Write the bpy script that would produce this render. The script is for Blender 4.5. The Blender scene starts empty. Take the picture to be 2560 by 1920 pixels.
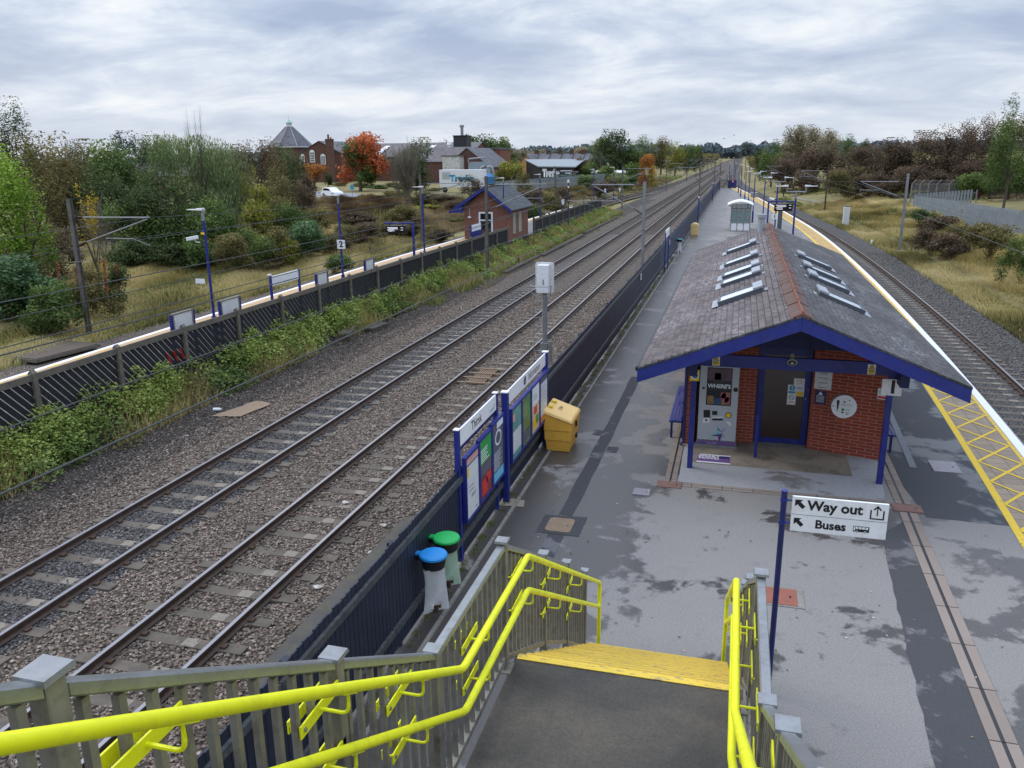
import bpy, math, random
import numpy as np
from math import sin, cos, pi, radians, sqrt
from mathutils import Vector, Matrix
random.seed(7)
rng = np.random.default_rng(11)
scene = bpy.context.scene
COL = scene.collection

# ------------------------------------------------------------------ camera
F = 2037.63; YAW = -0.26941; PITCH = -0.27199; ROLL = -0.01147; EYE = 7.39386 - 0.915
_fw = Vector((sin(YAW)*cos(PITCH), cos(YAW)*cos(PITCH), sin(PITCH)))
_rt0 = Vector((cos(YAW), -sin(YAW), 0)); _up0 = _rt0.cross(_fw)
_rt = _rt0*cos(ROLL) + _up0*sin(ROLL); _up = -_rt0*sin(ROLL) + _up0*cos(ROLL)
cd = bpy.data.cameras.new("camera"); cam = bpy.data.objects.new("camera", cd); COL.objects.link(cam)
m = Matrix.Identity(4)
for i in range(3):
    m[i][0] = _rt[i]; m[i][1] = _up[i]; m[i][2] = -_fw[i]
m[2][3] = EYE
cam.matrix_world = m
cd.sensor_width = 36; cd.lens = 36*F/2560; cd.clip_start = 0.05; cd.clip_end = 9000
scene.camera = cam

# survey helpers: a sighted direction meets a horizontal plane, or a plane at a known distance along the line
def _ray(px, py):
    return _fw + _rt*((px-1280)/F) - _up*((py-960)/F)
def onz(px, py, z=0.):
    d = _ray(px, py); t = (z-EYE)/d.z; return Vector((d.x*t, d.y*t, z))
def ony(px, py, Y):
    d = _ray(px, py); t = Y/d.y; return Vector((d.x*t, Y, EYE+d.z*t))

# ------------------------------------------------------------------ objects
def tag(o, label=None, cat=None, group=None, kind=None):
    if label: o['label'] = label
    if cat: o['category'] = cat
    if group: o['group'] = group
    if kind: o['kind'] = kind
    return o
def thing(name, label, cat, loc=(0,0,0), rz=0., group=None):
    o = bpy.data.objects.new(name, None); COL.objects.link(o)
    o.location = loc; o.rotation_euler = (0,0,rz); o.empty_display_size = .2
    return tag(o, label, cat, group)
def dup(root, loc, rz=None, label=None, group=None, scale=None):
    def cp(o, par):
        c = o.copy(); COL.objects.link(c)
        if par is not None: c.parent = par
        for ch in list(o.children): cp(ch, c)
        return c
    kids = list(root.children)
    r = root.copy(); COL.objects.link(r)
    for ch in kids: cp(ch, r)
    r.location = loc
    if rz is not None: r.rotation_euler = (0,0,rz)
    if scale is not None: r.scale = scale
    if label: r['label'] = label
    if group: r['group'] = group
    return r

class MB:
    def __init__(s): s.v=[]; s.f=[]; s.m=[]
    def quad(s,a,b,c,d,mi=0):
        n=len(s.v); s.v += [tuple(a),tuple(b),tuple(c),tuple(d)]; s.f.append((n,n+1,n+2,n+3)); s.m.append(mi); return s
    def poly(s,pts,mi=0):
        n=len(s.v); s.v += [tuple(p) for p in pts]; s.f.append(tuple(range(n,n+len(pts)))); s.m.append(mi); return s
    def hexa(s,p,mi=0):   # 8 points: bottom 4 ccw, top 4 ccw
        n=len(s.v); s.v += [tuple(q) for q in p]
        for q in ((3,2,1,0),(4,5,6,7),(0,1,5,4),(1,2,6,5),(2,3,7,6),(3,0,4,7)):
            s.f.append(tuple(n+i for i in q)); s.m.append(mi)
        return s
    def box(s,x0,x1,y0,y1,z0,z1,mi=0):
        return s.hexa([(x0,y0,z0),(x1,y0,z0),(x1,y1,z0),(x0,y1,z0),(x0,y0,z1),(x1,y0,z1),(x1,y1,z1),(x0,y1,z1)],mi)
    def bar(s,a,b,w,h,mi=0,upv=(0,0,1)):
        a=Vector(a);b=Vector(b);d=(b-a).normalized();u=Vector(upv)
        if abs(d.dot(u))>.99: u=Vector((0,1,0))
        r=d.cross(u).normalized()*(w/2);t=r.cross(d).normalized()*(h/2)
        return s.hexa([a-r-t,a+r-t,b+r-t,b-r-t,a-r+t,a+r+t,b+r+t,b-r+t],mi)
    def tube(s,pts,r,n=8,mi=0,cap=True,r1=None):
        pts=[Vector(p) for p in pts]; base=len(s.v); k=len(pts)
        ref=Vector((0,0,1)); d0=(pts[1]-pts[0]).normalized()
        if abs(d0.dot(ref))>.95: ref=Vector((1,0,0))
        for i,p in enumerate(pts):
            if i==0: d=(pts[1]-p)
            elif i==k-1: d=(p-pts[i-1])
            else: d=(pts[i+1]-p).normalized()+(p-pts[i-1]).normalized()
            d.normalize()
            a=d.cross(ref)
            if a.length<1e-3: a=d.cross(Vector((0,1,0)))
            a.normalize(); b=d.cross(a).normalized(); ref=-b if False else ref
            sc=1.
            if 0<i<k-1:
                c=max(.35,(pts[i]-pts[i-1]).normalized().dot(d)); sc=1/c
            rr=r if r1 is None else r+(r1-r)*i/(k-1)
            for j in range(n):
                t=2*pi*j/n; s.v.append(tuple(p+a*(rr*cos(t))+b*(rr*sin(t))))
        for i in range(k-1):
            for j in range(n):
                j2=(j+1)%n; s.f.append((base+i*n+j,base+i*n+j2,base+(i+1)*n+j2,base+(i+1)*n+j)); s.m.append(mi)
        if cap:
            s.f.append(tuple(base+j for j in reversed(range(n)))); s.m.append(mi)
            s.f.append(tuple(base+(k-1)*n+j for j in range(n))); s.m.append(mi)
        return s
    def cyl(s,c,r,z0,z1,n=16,mi=0,r1=None):
        return s.tube([(c[0],c[1],z0),(c[0],c[1],z1)],r,n,mi,True,r1)
    def prism(s,pts,vec,mi=0):   # planar polygon extruded by vec
        n=len(pts);b=len(s.v);v=Vector(vec)
        s.v += [tuple(p) for p in pts]+[tuple(Vector(p)+v) for p in pts]
        s.f.append(tuple(b+i for i in reversed(range(n))));s.m.append(mi)
        s.f.append(tuple(b+n+i for i in range(n)));s.m.append(mi)
        for i in range(n):
            j=(i+1)%n;s.f.append((b+i,b+j,b+n+j,b+n+i));s.m.append(mi)
        return s
    def build(s,name,mats,parent=None,loc=None,world=False,smooth=False,bevel=0.):
        me=bpy.data.meshes.new(name)
        off=Vector((0,0,0))
        if world and parent is not None: off=parent_world(parent)
        if loc is not None: off=Vector(loc)
        me.from_pydata([(p[0]-off.x,p[1]-off.y,p[2]-off.z) for p in s.v],[],s.f)
        if not isinstance(mats,(list,tuple)): mats=[mats]
        for mm in mats: me.materials.append(mm)
        if len(mats)>1: me.polygons.foreach_set('material_index',s.m)
        if smooth:
            me.polygons.foreach_set('use_smooth',[True]*len(me.polygons))
        me.validate(); me.update()
        import bmesh as _b
        bm=_b.new(); bm.from_mesh(me); _b.ops.recalc_face_normals(bm,faces=bm.faces)
        if bevel>0:
            _b.ops.bevel(bm,geom=list(bm.edges),offset=bevel,segments=1,affect='EDGES',clamp_overlap=True)
        bm.to_mesh(me); bm.free()
        if smooth:
            try: me.set_sharp_from_angle(angle=radians(40))
            except Exception: pass
        o=bpy.data.objects.new(name,me); COL.objects.link(o)
        if parent is not None: o.parent=parent
        if loc is not None: o.location=loc
        return o
def parent_world(p):
    v=Vector((0,0,0))
    while p is not None:
        v+=Vector(p.location); p=p.parent
    return v
def npmesh(name, V, Fq, mat, tone=None, parent=None, loc=None, matidx=None, smooth=False):
    V=np.asarray(V,dtype=np.float32); Fq=np.asarray(Fq,dtype=np.int32); k=Fq.shape[1]
    me=bpy.data.meshes.new(name); me.vertices.add(len(V)); me.vertices.foreach_set('co',V.ravel())
    me.loops.add(Fq.size); me.loops.foreach_set('vertex_index',Fq.ravel())
    me.polygons.add(len(Fq)); me.polygons.foreach_set('loop_start',np.arange(0,Fq.size,k,dtype=np.int32))
    try: me.polygons.foreach_set('loop_total',np.full(len(Fq),k,dtype=np.int32))
    except Exception: pass
    for mm in (mat if isinstance(mat,(list,tuple)) else [mat]): me.materials.append(mm)
    if matidx is not None: me.polygons.foreach_set('material_index',np.asarray(matidx,dtype=np.int32))
    if tone is not None:
        a=me.attributes.new('tone','FLOAT','POINT'); a.data.foreach_set('value',np.asarray(tone,dtype=np.float32))
    me.polygons.foreach_set('use_smooth',np.full(len(Fq),smooth,dtype=bool))
    me.update(calc_edges=True)
    if name is None: return me
    o=bpy.data.objects.new(name,me); COL.objects.link(o)
    if parent is not None: o.parent=parent
    if loc is not None: o.location=loc
    return o

# ------------------------------------------------------------------ materials
def srgb(h):
    c=[int(h[i:i+2],16)/255 for i in (0,2,4)]
    return tuple((x/12.92 if x<=.04045 else ((x+.055)/1.055)**2.4) for x in c)+(1,)
class NT:
    def __init__(s,name):
        s.m=bpy.data.materials.new(name); s.m.use_nodes=True; s.t=s.m.node_tree; s.n=s.t.nodes
        s.b=s.n['Principled BSDF']; s.out=s.n['Material Output']
        s.geo=s.n.new('ShaderNodeNewGeometry'); s.pos=s.geo.outputs['Position']
    def L(s,a,b): s.t.links.new(a,b)
    def node(s,t,**k):
        n=s.n.new(t)
        for a,b in k.items(): setattr(n,a,b)
        return n
    def noise(s,scale,detail=4,rough=.55,vec=None,dist=0.):
        n=s.node('ShaderNodeTexNoise'); n.inputs['Scale'].default_value=scale; n.inputs['Detail'].default_value=detail
        n.inputs['Roughness'].default_value=rough; n.inputs['Distortion'].default_value=dist
        s.L(vec or s.pos,n.inputs['Vector']); return n.outputs['Fac']
    def vor(s,scale,out='Color',vec=None,feature='F1'):
        n=s.node('ShaderNodeTexVoronoi',feature=feature); n.inputs['Scale'].default_value=scale
        s.L(vec or s.pos,n.inputs['Vector']); return n.outputs[out]
    def ramp(s,fac,stops,interp='LINEAR'):
        n=s.node('ShaderNodeValToRGB'); cr=n.color_ramp; cr.interpolation=interp
        while len(cr.elements)<len(stops): cr.elements.new(.5)
        for e,(p,c) in zip(cr.elements,stops):
            e.position=p; e.color=c if len(c)==4 else tuple(c)+(1,)
        s.L(fac,n.inputs['Fac']); return n.outputs['Color']
    def mix(s,fac,a,b,mode='MIX'):
        n=s.node('ShaderNodeMix',data_type='RGBA',blend_type=mode)
        for sock,val in ((n.inputs[0],fac),(n.inputs[6],a),(n.inputs[7],b)):
            if isinstance(val,(int,float)): sock.default_value=val
            elif isinstance(val,(tuple,list)): sock.default_value=tuple(val) if len(val)==4 else tuple(val)+(1,)
            else: s.L(val,sock)
        return n.outputs[2]
    def math(s,op,a,b=0.,c=None):
        n=s.node('ShaderNodeMath',operation=op)
        for i,val in enumerate((a,b,c)):
            if val is None: continue
            if isinstance(val,(int,float)): n.inputs[i].default_value=val
            else: s.L(val,n.inputs[i])
        return n.outputs[0]
    def scaled(s,sx,sy,sz,vec=None):
        n=s.node('ShaderNodeMapping'); n.inputs['Scale'].default_value=(sx,sy,sz); s.L(vec or s.pos,n.inputs['Vector']); return n.outputs[0]
    def xyz(s):
        n=s.node('ShaderNodeSeparateXYZ'); s.L(s.pos,n.inputs[0]); return n.outputs
    def comb(s,x,y,z):
        n=s.node('ShaderNodeCombineXYZ')
        for i,v in enumerate((x,y,z)):
            if isinstance(v,(int,float)): n.inputs[i].default_value=v
            else: s.L(v,n.inputs[i])
        return n.outputs[0]
    def col(s,c):
        if isinstance(c,tuple): s.b.inputs['Base Color'].default_value=c
        else: s.L(c,s.b.inputs['Base Color'])
    def rough(s,r):
        if isinstance(r,(int,float)): s.b.inputs['Roughness'].default_value=r
        else: s.L(r,s.b.inputs['Roughness'])
    def bump(s,h,strength=.3,dist=.02):
        n=s.node('ShaderNodeBump'); n.inputs['Strength'].default_value=strength; n.inputs['Distance'].default_value=dist
        s.L(h,n.inputs['Height']); s.L(n.outputs[0],s.b.inputs['Normal']); return s
def sc(c,k): return (c[0]*k,c[1]*k,c[2]*k,1)
def paint(name,hexc,rough=.45,var=.18,scale=3.,metal=0.,dirt=None,dirtamt=.5,bump=0.,spec=None):
    t=NT(name); c=srgb(hexc)
    base=t.mix(t.ramp(t.noise(scale,5,.6),[(.3,(0,0,0,1)),(.7,(1,1,1,1))]),sc(c,1-var),sc(c,1+var*.6))
    if dirt:
        base=t.mix(t.math('MULTIPLY',t.ramp(t.noise(scale*2.3,6,.7,dist=.4),[(.48,(0,0,0,1)),(.7,(1,1,1,1))]),dirtamt),base,srgb(dirt))
    t.col(base); t.rough(rough); t.b.inputs['Metallic'].default_value=metal
    if spec is not None: t.b.inputs['Specular IOR Level'].default_value=spec
    if bump>0: t.bump(t.noise(scale*12,4),bump,.01)
    return t.m
M={}
M['blue']=paint('blue_paint','1d2a7c',.42,.22,2.5,dirt='3c456f',dirtamt=.35)
M['blue_dark']=paint('dark_blue_paint','18205a',.5,.25,3.,dirt='333b55',dirtamt=.3)
M['white']=paint('white_paint','e4e6ea',.45,.05,4.,dirt='b5b6b4',dirtamt=.35)
M['white_dirty']=paint('weathered_white','d2d4d4',.6,.08,5.,dirt='8c8c86',dirtamt=.5)
M['black']=paint('black_paint','15161a',.5,.2)
M['yellowrail']=paint('yellow_rail_coating','e9ec14',.42,.10,3.,dirt='a8a235',dirtamt=.3,bump=.05)
M['galv']=paint('galvanised_steel','8f9497',.42,.16,6.,metal=.55,dirt='6b6d62',dirtamt=.45)
M['galv_cap']=paint('galvanised_cap','929599',.34,.14,7.,metal=.6,dirt='6f706b',dirtamt=.5)
M['galv_old']=paint('stained_galvanised_steel','86837b',.5,.22,4.,metal=.3,dirt='544c40',dirtamt=.65)
M['galv_dull']=paint('dull_galvanised_steel','8c8e92',.55,.15,2.,metal=.3,dirt='5d5c58',dirtamt=.4)
M['mast']=paint('weathered_mast_steel','67635f',.7,.25,1.5,dirt='3a332d',dirtamt=.6)
M['mast_rust']=paint('rusty_mast_steel','4a3f36',.75,.3,1.5,dirt='5d3f2b',dirtamt=.5)
M['wire']=paint('wire_metal','3f4244',.5,.2)
M['ins']=paint('brown_insulator','3b2422',.3,.2)
M['conc']=paint('concrete_grey','83807a',.9,.15,3.,dirt='55524b',dirtamt=.6,bump=.2)
M['sleeper']=paint('concrete_sleeper','5e564e',.9,.3,2.2,dirt='453d36',dirtamt=.75,bump=.25)
M['sleeper_light']=paint('chalky_concrete_patch','837b70',.9,.25,14.,dirt='665e57',dirtamt=1.)
M['clip']=paint('rusty_clip','4a3527',.8,.3,20.)
M['timber']=paint('weathered_timber','6a655b',.9,.25,4.,dirt='3b3833',dirtamt=.6,bump=.3)
M['tar']=paint('tarred_boards','181b1f',.8,.35,3.,dirt='34363a',dirtamt=.5,bump=.25)
M['grit']=paint('yellow_grit_bin','e2ad45',.5,.08,3.,dirt='a8823c',dirtamt=.35)
M['grit_pale']=paint('faded_yellow_plastic','dfc083',.55,.06,3.,dirt='b89c66',dirtamt=.3)
M['screen']=paint('screen_black','0d0d16',.15,.2)
M['sgrey']=paint('machine_grey','b3b9bf',.4,.05,2.)
M['slot']=paint('dark_slot','1b1c20',.4,.1)
M['terra']=paint('terracotta_ridge','84513f',.85,.25,5.,dirt='5a4740',dirtamt=.75,bump=.3); M['terra_old']=paint('old_ridge_wing','5f4841',.85,.25,5.,dirt='54443f',dirtamt=.6,bump=.3)
M['lead']=paint('lead_flashing','9da3ac',.5,.12,8.,metal=.2)
M['skyframe']=paint('roof_window_frame','565d66',.45,.12,4.,metal=.3)
M['green_bin']=paint('green_lid','1faf58',.4,.1); M['blue_bin']=paint('blue_lid','1b86cf',.4,.1); M['teal_bin']=paint('teal_lid','2a9c9c',.4,.1)
def glassy(name,c,rough=.08):
    t=NT(name); t.col(t.mix(t.noise(.8,3),sc(srgb(c),.7),sc(srgb(c),1.3))); t.rough(rough); t.b.inputs['Specular IOR Level'].default_value=.8; return t.m
M['glass_dark']=glassy('dark_glass','1b2024'); M['glass_roof']=paint('sky_reflection_roof_glass','dfe6ec',.15,.06,2.); M['door_glass']=glassy('brown_door_glass','3c2b26',.2)  # roof panes: reflected sky painted in as a near-white colour
def film(name,c,alpha,rough=.35):
    t=NT(name); t.col(t.mix(t.noise(14,4,.6,dist=1.),sc(srgb(c),.75),srgb(c))); t.rough(rough); t.b.inputs['Alpha'].default_value=alpha
    return t.m
M['bag']=film('clear_bin_bag','e2e6ec',.55); M['bag_green']=film('green_bin_bag','b9d8c0',.62)
M['pane']=film('shelter_glass','7f9a9a',.42,.08)

# brick: planes may face any compass direction
def brickmat(name,c1,c2,mortar,bw=.225,bh=.075,ms=.012,along=None,grime=.25):
    t=NT(name); x,y,z=t.xyz()
    u=t.math('ADD',x,y) if along is None else along(t,x,y,z)[0]; v=z if along is None else along(t,x,y,z)[1]
    b=t.node('ShaderNodeTexBrick'); b.offset=.5; t.L(t.comb(u,v,0.),b.inputs['Vector'])
    b.inputs['Scale'].default_value=1.; b.inputs['Brick Width'].default_value=bw; b.inputs['Row Height'].default_value=bh; b.inputs['Mortar Size'].default_value=ms
    b.inputs['Color1'].default_value=srgb(c1); b.inputs['Color2'].default_value=srgb(c2); b.inputs['Mortar'].default_value=srgb(mortar); b.inputs['Bias'].default_value=-.1
    g=t.mix(t.math('MULTIPLY',t.ramp(t.noise(1.3,6,.65),[(.42,(0,0,0,1)),(.75,(1,1,1,1))]),grime),b.outputs['Color'],(.05,.035,.03,1))
    t.col(g); t.rough(.85); t.bump(t.math('SUBTRACT',1.,b.outputs['Fac']),.4,.008); return t.m
M['brick']=brickmat('red_brick','9a4230','86372a','a07464',ms=.009,grime=.3)
M['brick2']=brickmat('orange_red_brick','8d4733','6b352b','7d665a',ms=.015,grime=.4)
M['brick_far']=brickmat('old_brown_brick','6b463a','50342c','5b4b43',.5,.16,.02,grime=.4)
def slate(name,c1,c2,c3,u='y',sx=1.075,w=.20,h=.129,lichen='9a9493'):
    t=NT(name); x,y,z=t.xyz()
    uu=y if u=='y' else x; vv=t.math('MULTIPLY',x if u=='y' else y,sx)
    vec=t.comb(uu,vv,0.)
    b=t.node('ShaderNodeTexBrick'); b.offset=.5; t.L(vec,b.inputs['Vector'])
    b.inputs['Scale'].default_value=1.; b.inputs['Brick Width'].default_value=w; b.inputs['Row Height'].default_value=h; b.inputs['Mortar Size'].default_value=.006
    b.inputs['Color1'].default_value=srgb(c1); b.inputs['Color2'].default_value=srgb(c2); b.inputs['Mortar'].default_value=sc(srgb(c1),.35); b.inputs['Bias'].default_value=0.
    # per tile variation
    cells=t.node('ShaderNodeTexWhiteNoise',noise_dimensions='2D')
    cx=t.math('FLOOR',t.math('DIVIDE',uu,w)); cy=t.math('FLOOR',t.math('DIVIDE',vv,h)); t.L(t.comb(cx,cy,0.),cells.inputs['Vector'])
    c=t.mix(cells.outputs['Value'],sc(srgb(c1),.72),srgb(c3)); c=t.mix(.35,c,b.outputs['Color']); c=t.mix(t.ramp(b.outputs['Fac'],[(.3,(0,0,0,1)),(.9,(1,1,1,1))]),c,sc(srgb(c1),.3))
    lm=t.math('MULTIPLY',t.ramp(t.noise(1.1,5,.7,vec=t.scaled(1,.35,1)),[(.44,(0,0,0,1)),(.62,(1,1,1,1))]),t.ramp(t.noise(13,4,.7,vec=t.scaled(1,.6,1)),[(.45,(0,0,0,1)),(.6,(1,1,1,1))]))
    c=t.mix(t.math('MULTIPLY',lm,.6),c,srgb(lichen))
    c=t.mix(t.math('MULTIPLY',t.ramp(t.noise(.55,4,.6),[(.4,(0,0,0,1)),(.7,(1,1,1,1))]),.5),c,sc(srgb(c1),.55))
    t.col(c); t.rough(.75); t.bump(t.math('ADD',t.math('SUBTRACT',1.,b.outputs['Fac']),t.math('MULTIPLY',cells.outputs['Value'],.6)),.8,.018); return t.m
M['tiles_left']=slate('weathered_brown_roof_tiles','524848','433b3b','7b6e6f',lichen='a5a1a1')
M['tiles_right']=slate('shaded_side_roof_tiles','3b3a3d','313033','545357',lichen='888a8e')  # right slope's shade put into a darker tile colour; verge shares it
M['slate_small']=slate('plain_grey_slates','4d5157','43474d','585c62',w=.3,h=.2,lichen='5f6468')
M['slate_far']=slate('old_grey_slate','5f5f66','505058','6b6a70',w=.8,h=.6,lichen='72727a')
M['slate_x']=slate('old_brown_grey_slate','625c5e','534f52','6d686a',u='x',w=.8,h=.6,lichen='777478')

# platform surface with damp patches
def asphalt(name,dry,wet,thr=.52,soft=.03,big=.35,grain=90,bias=None,wr=.35):
    t=NT(name); x,y,z=t.xyz()
    n=t.math('ADD',t.noise(big,5,.62,dist=.3),t.math('MULTIPLY',t.noise(big*7,4,.6),.12))
    if bias: n=t.math('ADD',n,bias(t,x,y))
    mk=t.ramp(n,[(thr,(0,0,0,1)),(thr+soft,(1,1,1,1))])
    d=t.mix(t.noise(.9,5,.7),sc(srgb(dry),.86),sc(srgb(dry),1.12)); d=t.mix(.55,d,t.mix(t.ramp(t.noise(grain*.7,3,.8),[(.35,(0,0,0,1)),(.65,(1,1,1,1))]),sc(srgb(dry),.62),sc(srgb(dry),1.28)))
    stain=t.ramp(t.noise(2.2,6,.75,dist=.8),[(.56,(0,0,0,1)),(.7,(1,1,1,1))]); d=t.mix(t.math('MULTIPLY',stain,.35),d,sc(srgb(dry),.6))
    w=t.mix(t.ramp(t.noise(grain*.7,3,.8),[(.35,(0,0,0,1)),(.65,(1,1,1,1))]),sc(srgb(wet),.72),sc(srgb(wet),1.3))
    t.col(t.mix(mk,d,w)); t.rough(t.mix(mk,(.92,.92,.92,1),(wr,wr,wr,1))); t.bump(t.noise(grain,3),.15,.006); return t.m
def _bias(t,x,y):
    # damper beside the fence and by the foot of the stairs, drier on open ground
    a=t.node('ShaderNodeMapRange'); t.L(x,a.inputs['Value']); a.inputs['From Min'].default_value=-3.9; a.inputs['From Max'].default_value=-1.2; a.inputs['To Min'].default_value=.13; a.inputs['To Max'].default_value=-.03
    out=a.outputs[0]
    for (cx,cy,r_,k) in ((1.5,6.6,1.9,.12),(4.9,12.2,1.3,.13),(-2.6,13.6,1.7,.07),(3.9,9.2,.9,.08)):
        dx=t.math('MULTIPLY',t.math('SUBTRACT',x,cx),1/r_); dy=t.math('MULTIPLY',t.math('SUBTRACT',y,cy),1/r_)
        d2=t.math('ADD',t.math('MULTIPLY',dx,dx),t.math('MULTIPLY',dy,dy)); out=t.math('ADD',out,t.math('MULTIPLY',t.math('MAXIMUM',t.math('SUBTRACT',1.,d2),0.),k))
    for (cx,cy,rx,ry,k) in ((.2,13.2,1.9,3.6,-.07),(1.6,9.8,1.2,2.2,-.05)):
        dx=t.math('MULTIPLY',t.math('SUBTRACT',x,cx),1/rx); dy=t.math('MULTIPLY',t.math('SUBTRACT',y,cy),1/ry)
        d2=t.math('ADD',t.math('MULTIPLY',dx,dx),t.math('MULTIPLY',dy,dy)); out=t.math('ADD',out,t.math('MULTIPLY',t.math('MAXIMUM',t.math('SUBTRACT',1.,d2),0.),k))
    return out
M['platform']=asphalt('damp_platform_asphalt','817e7c','4a4746',.548,.05,.8,55,_bias)
M['tarmac_dark']=asphalt('dark_tarmac','42454a','6a6c6e',.57,.05,.45,80,wr=.8)
M['tarmac_strip']=asphalt('dark_trench_patch','414246','636266',.62,.05,.9,80,wr=.8)
M['apron']=asphalt('pale_concrete_apron','96979c','6d6a68',.63,.06,.7,60,wr=.8)
M['doorpad']=asphalt('stained_concrete_pad','8d8376','665e54',.5,.2,1.2,60,wr=.8)
M['deck']=asphalt('damp_landing_deck','5b554d','35322e',.42,.3,1.3,60,wr=.6)
M['far_tarmac']=asphalt('car_park_tarmac','7f8187','6b6d73',.6,.1,.2,30,wr=.8)
M['path']=asphalt('trodden_path','7c776c','6a6458',.55,.1,1.,20,wr=.9)
def pavers(name,c1,c2,mortar,w,h,var=.5):
    t=NT(name); x,y,z=t.xyz(); b=t.node('ShaderNodeTexBrick'); b.offset=0.; t.L(t.comb(x,y,0.),b.inputs['Vector'])
    b.inputs['Scale'].default_value=1.; b.inputs['Brick Width'].default_value=w; b.inputs['Row Height'].default_value=h; b.inputs['Mortar Size'].default_value=.01
    b.inputs['Color1'].default_value=srgb(c1); b.inputs['Color2'].default_value=srgb(c2); b.inputs['Mortar'].default_value=srgb(mortar)
    c=t.mix(t.math('MULTIPLY',t.noise(1.7,6,.7),var),b.outputs['Color'],sc(srgb(c2),.6)); t.col(c); t.rough(.85); t.bump(t.noise(60,3),.15,.005); return t.m
M['pavers']=pavers('buff_tactile_pavers','a4937e','8d7f70','6f6252',.42,.3,.6)
M['pavers_far']=pavers('buff_edge_slabs','c0a27c','b2946f','8f7a5c',.6,.6,.25)
M['channel']=pavers('pink_channel_blocks','958880','85786f','5c504b',.6,1.,.5)
def worn(name,c,under,thr=.56,scale=6.,stretch=(1,1,1),amt=1.):
    t=NT(name); n=t.noise(scale,6,.75,vec=t.scaled(*stretch),dist=.3)
    mk=t.math('MULTIPLY',t.ramp(n,[(thr,(0,0,0,1)),(thr+.05,(1,1,1,1))]),amt)
    t.col(t.mix(mk,t.mix(t.noise(2.,4),sc(srgb(c),.88),srgb(c)),srgb(under))); t.rough(.7); t.bump(t.noise(60,3),.2,.004); return t.m
M['yline']=worn('worn_yellow_line','dcb92c','8d7f60',.6)
M['yline2']=worn('faded_yellow_line','d8b43a','9b8a66',.53,9.)
M['wline']=worn('white_edge_paint','e4e5e8','a9a9a6',.63,5.)
M['yedge']=worn('step_edge_wear_shading','c9a840','857862',.56,9.,(1.2,5.,5.),.8)  # edge line: worn paint plus riser shading put into the colour
M['ystep']=worn('worn_yellow_step_paint','e8c648','857b6c',.555,7.,(1.2,4.,4.),.85)

# ballast
def ballast(name,hexes,scale=17.,dark=.25,seed=0.,moss=None):
    t=NT(name)
    v=t.vor(scale); d=t.vor(scale,'Distance')
    sep=t.node('ShaderNodeSeparateColor'); t.L(v,sep.inputs[0])
    st=[(i/(len(hexes)-1),srgb(h)) for i,h in enumerate(hexes)]
    c=t.ramp(sep.outputs[0],st)
    big=t.ramp(t.noise(.35,4,.6),[(.3,(0,0,0,1)),(.7,(1,1,1,1))])
    c=t.mix(t.math('MULTIPLY',big,.35),c,sc(srgb(hexes[0]),.8))
    edge=t.ramp(d,[(.25,(1,1,1,1)),(.62,(0,0,0,1))])
    c=t.mix(edge,sc(srgb(hexes[0]),dark),c)
    if moss: c=t.mix(t.math('MULTIPLY',t.ramp(t.noise(.9,5,.7),[(.5,(0,0,0,1)),(.68,(1,1,1,1))]),.7),c,srgb(moss))
    t.col(c); t.rough(.9); t.bump(t.math('SUBTRACT',1.,d),.8,.04); return t.m
M['ballast']=ballast('pinkish_brown_ballast',['5a4f46','7a6c61','938377','685c52','a8998d'],dark=.28)
M['ballast_grey']=ballast('grey_track_ballast',['4b4848','64605f','7a7674','555250','8c8886'])
M['ballast_dark']=ballast('sooty_ballast',['3a3431','4e4742','5f5750','453e39','6b625a'],moss='4c4732')
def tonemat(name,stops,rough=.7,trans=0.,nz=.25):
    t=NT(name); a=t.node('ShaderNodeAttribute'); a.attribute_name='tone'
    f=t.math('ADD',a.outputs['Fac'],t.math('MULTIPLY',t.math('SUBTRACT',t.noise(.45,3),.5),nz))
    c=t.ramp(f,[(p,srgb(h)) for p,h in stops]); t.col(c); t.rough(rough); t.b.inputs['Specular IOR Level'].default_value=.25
    if trans>0:
        tr=t.node('ShaderNodeBsdfTranslucent'); t.L(c,tr.inputs['Color']); mx=t.node('ShaderNodeMixShader'); mx.inputs[0].default_value=trans
        t.L(t.b.outputs[0],mx.inputs[1]); t.L(tr.outputs[0],mx.inputs[2]); t.L(mx.outputs[0],t.out.inputs[0])
    return t.m
M['stones']=tonemat('loose_ballast_stones',[(0,'3b342e'),(.25,'62564c'),(.5,'83756a'),(.75,'9c8d81'),(1,'b9ab9f')],.9)
M['stones_grey']=tonemat('loose_grey_ballast_stones',[(0,'312f2e'),(.3,'4e4b4a'),(.6,'6b6866'),(.85,'878380'),(1,'9e9a97')]
,.9)
M['stones_shoulder']=tonemat('dirty_shoulder_stones',[(0,'322c28'),(.3,'4d4540'),(.6,'6a605a'),(.85,'857a72'),(1,'a0958b')],.9)

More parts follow.
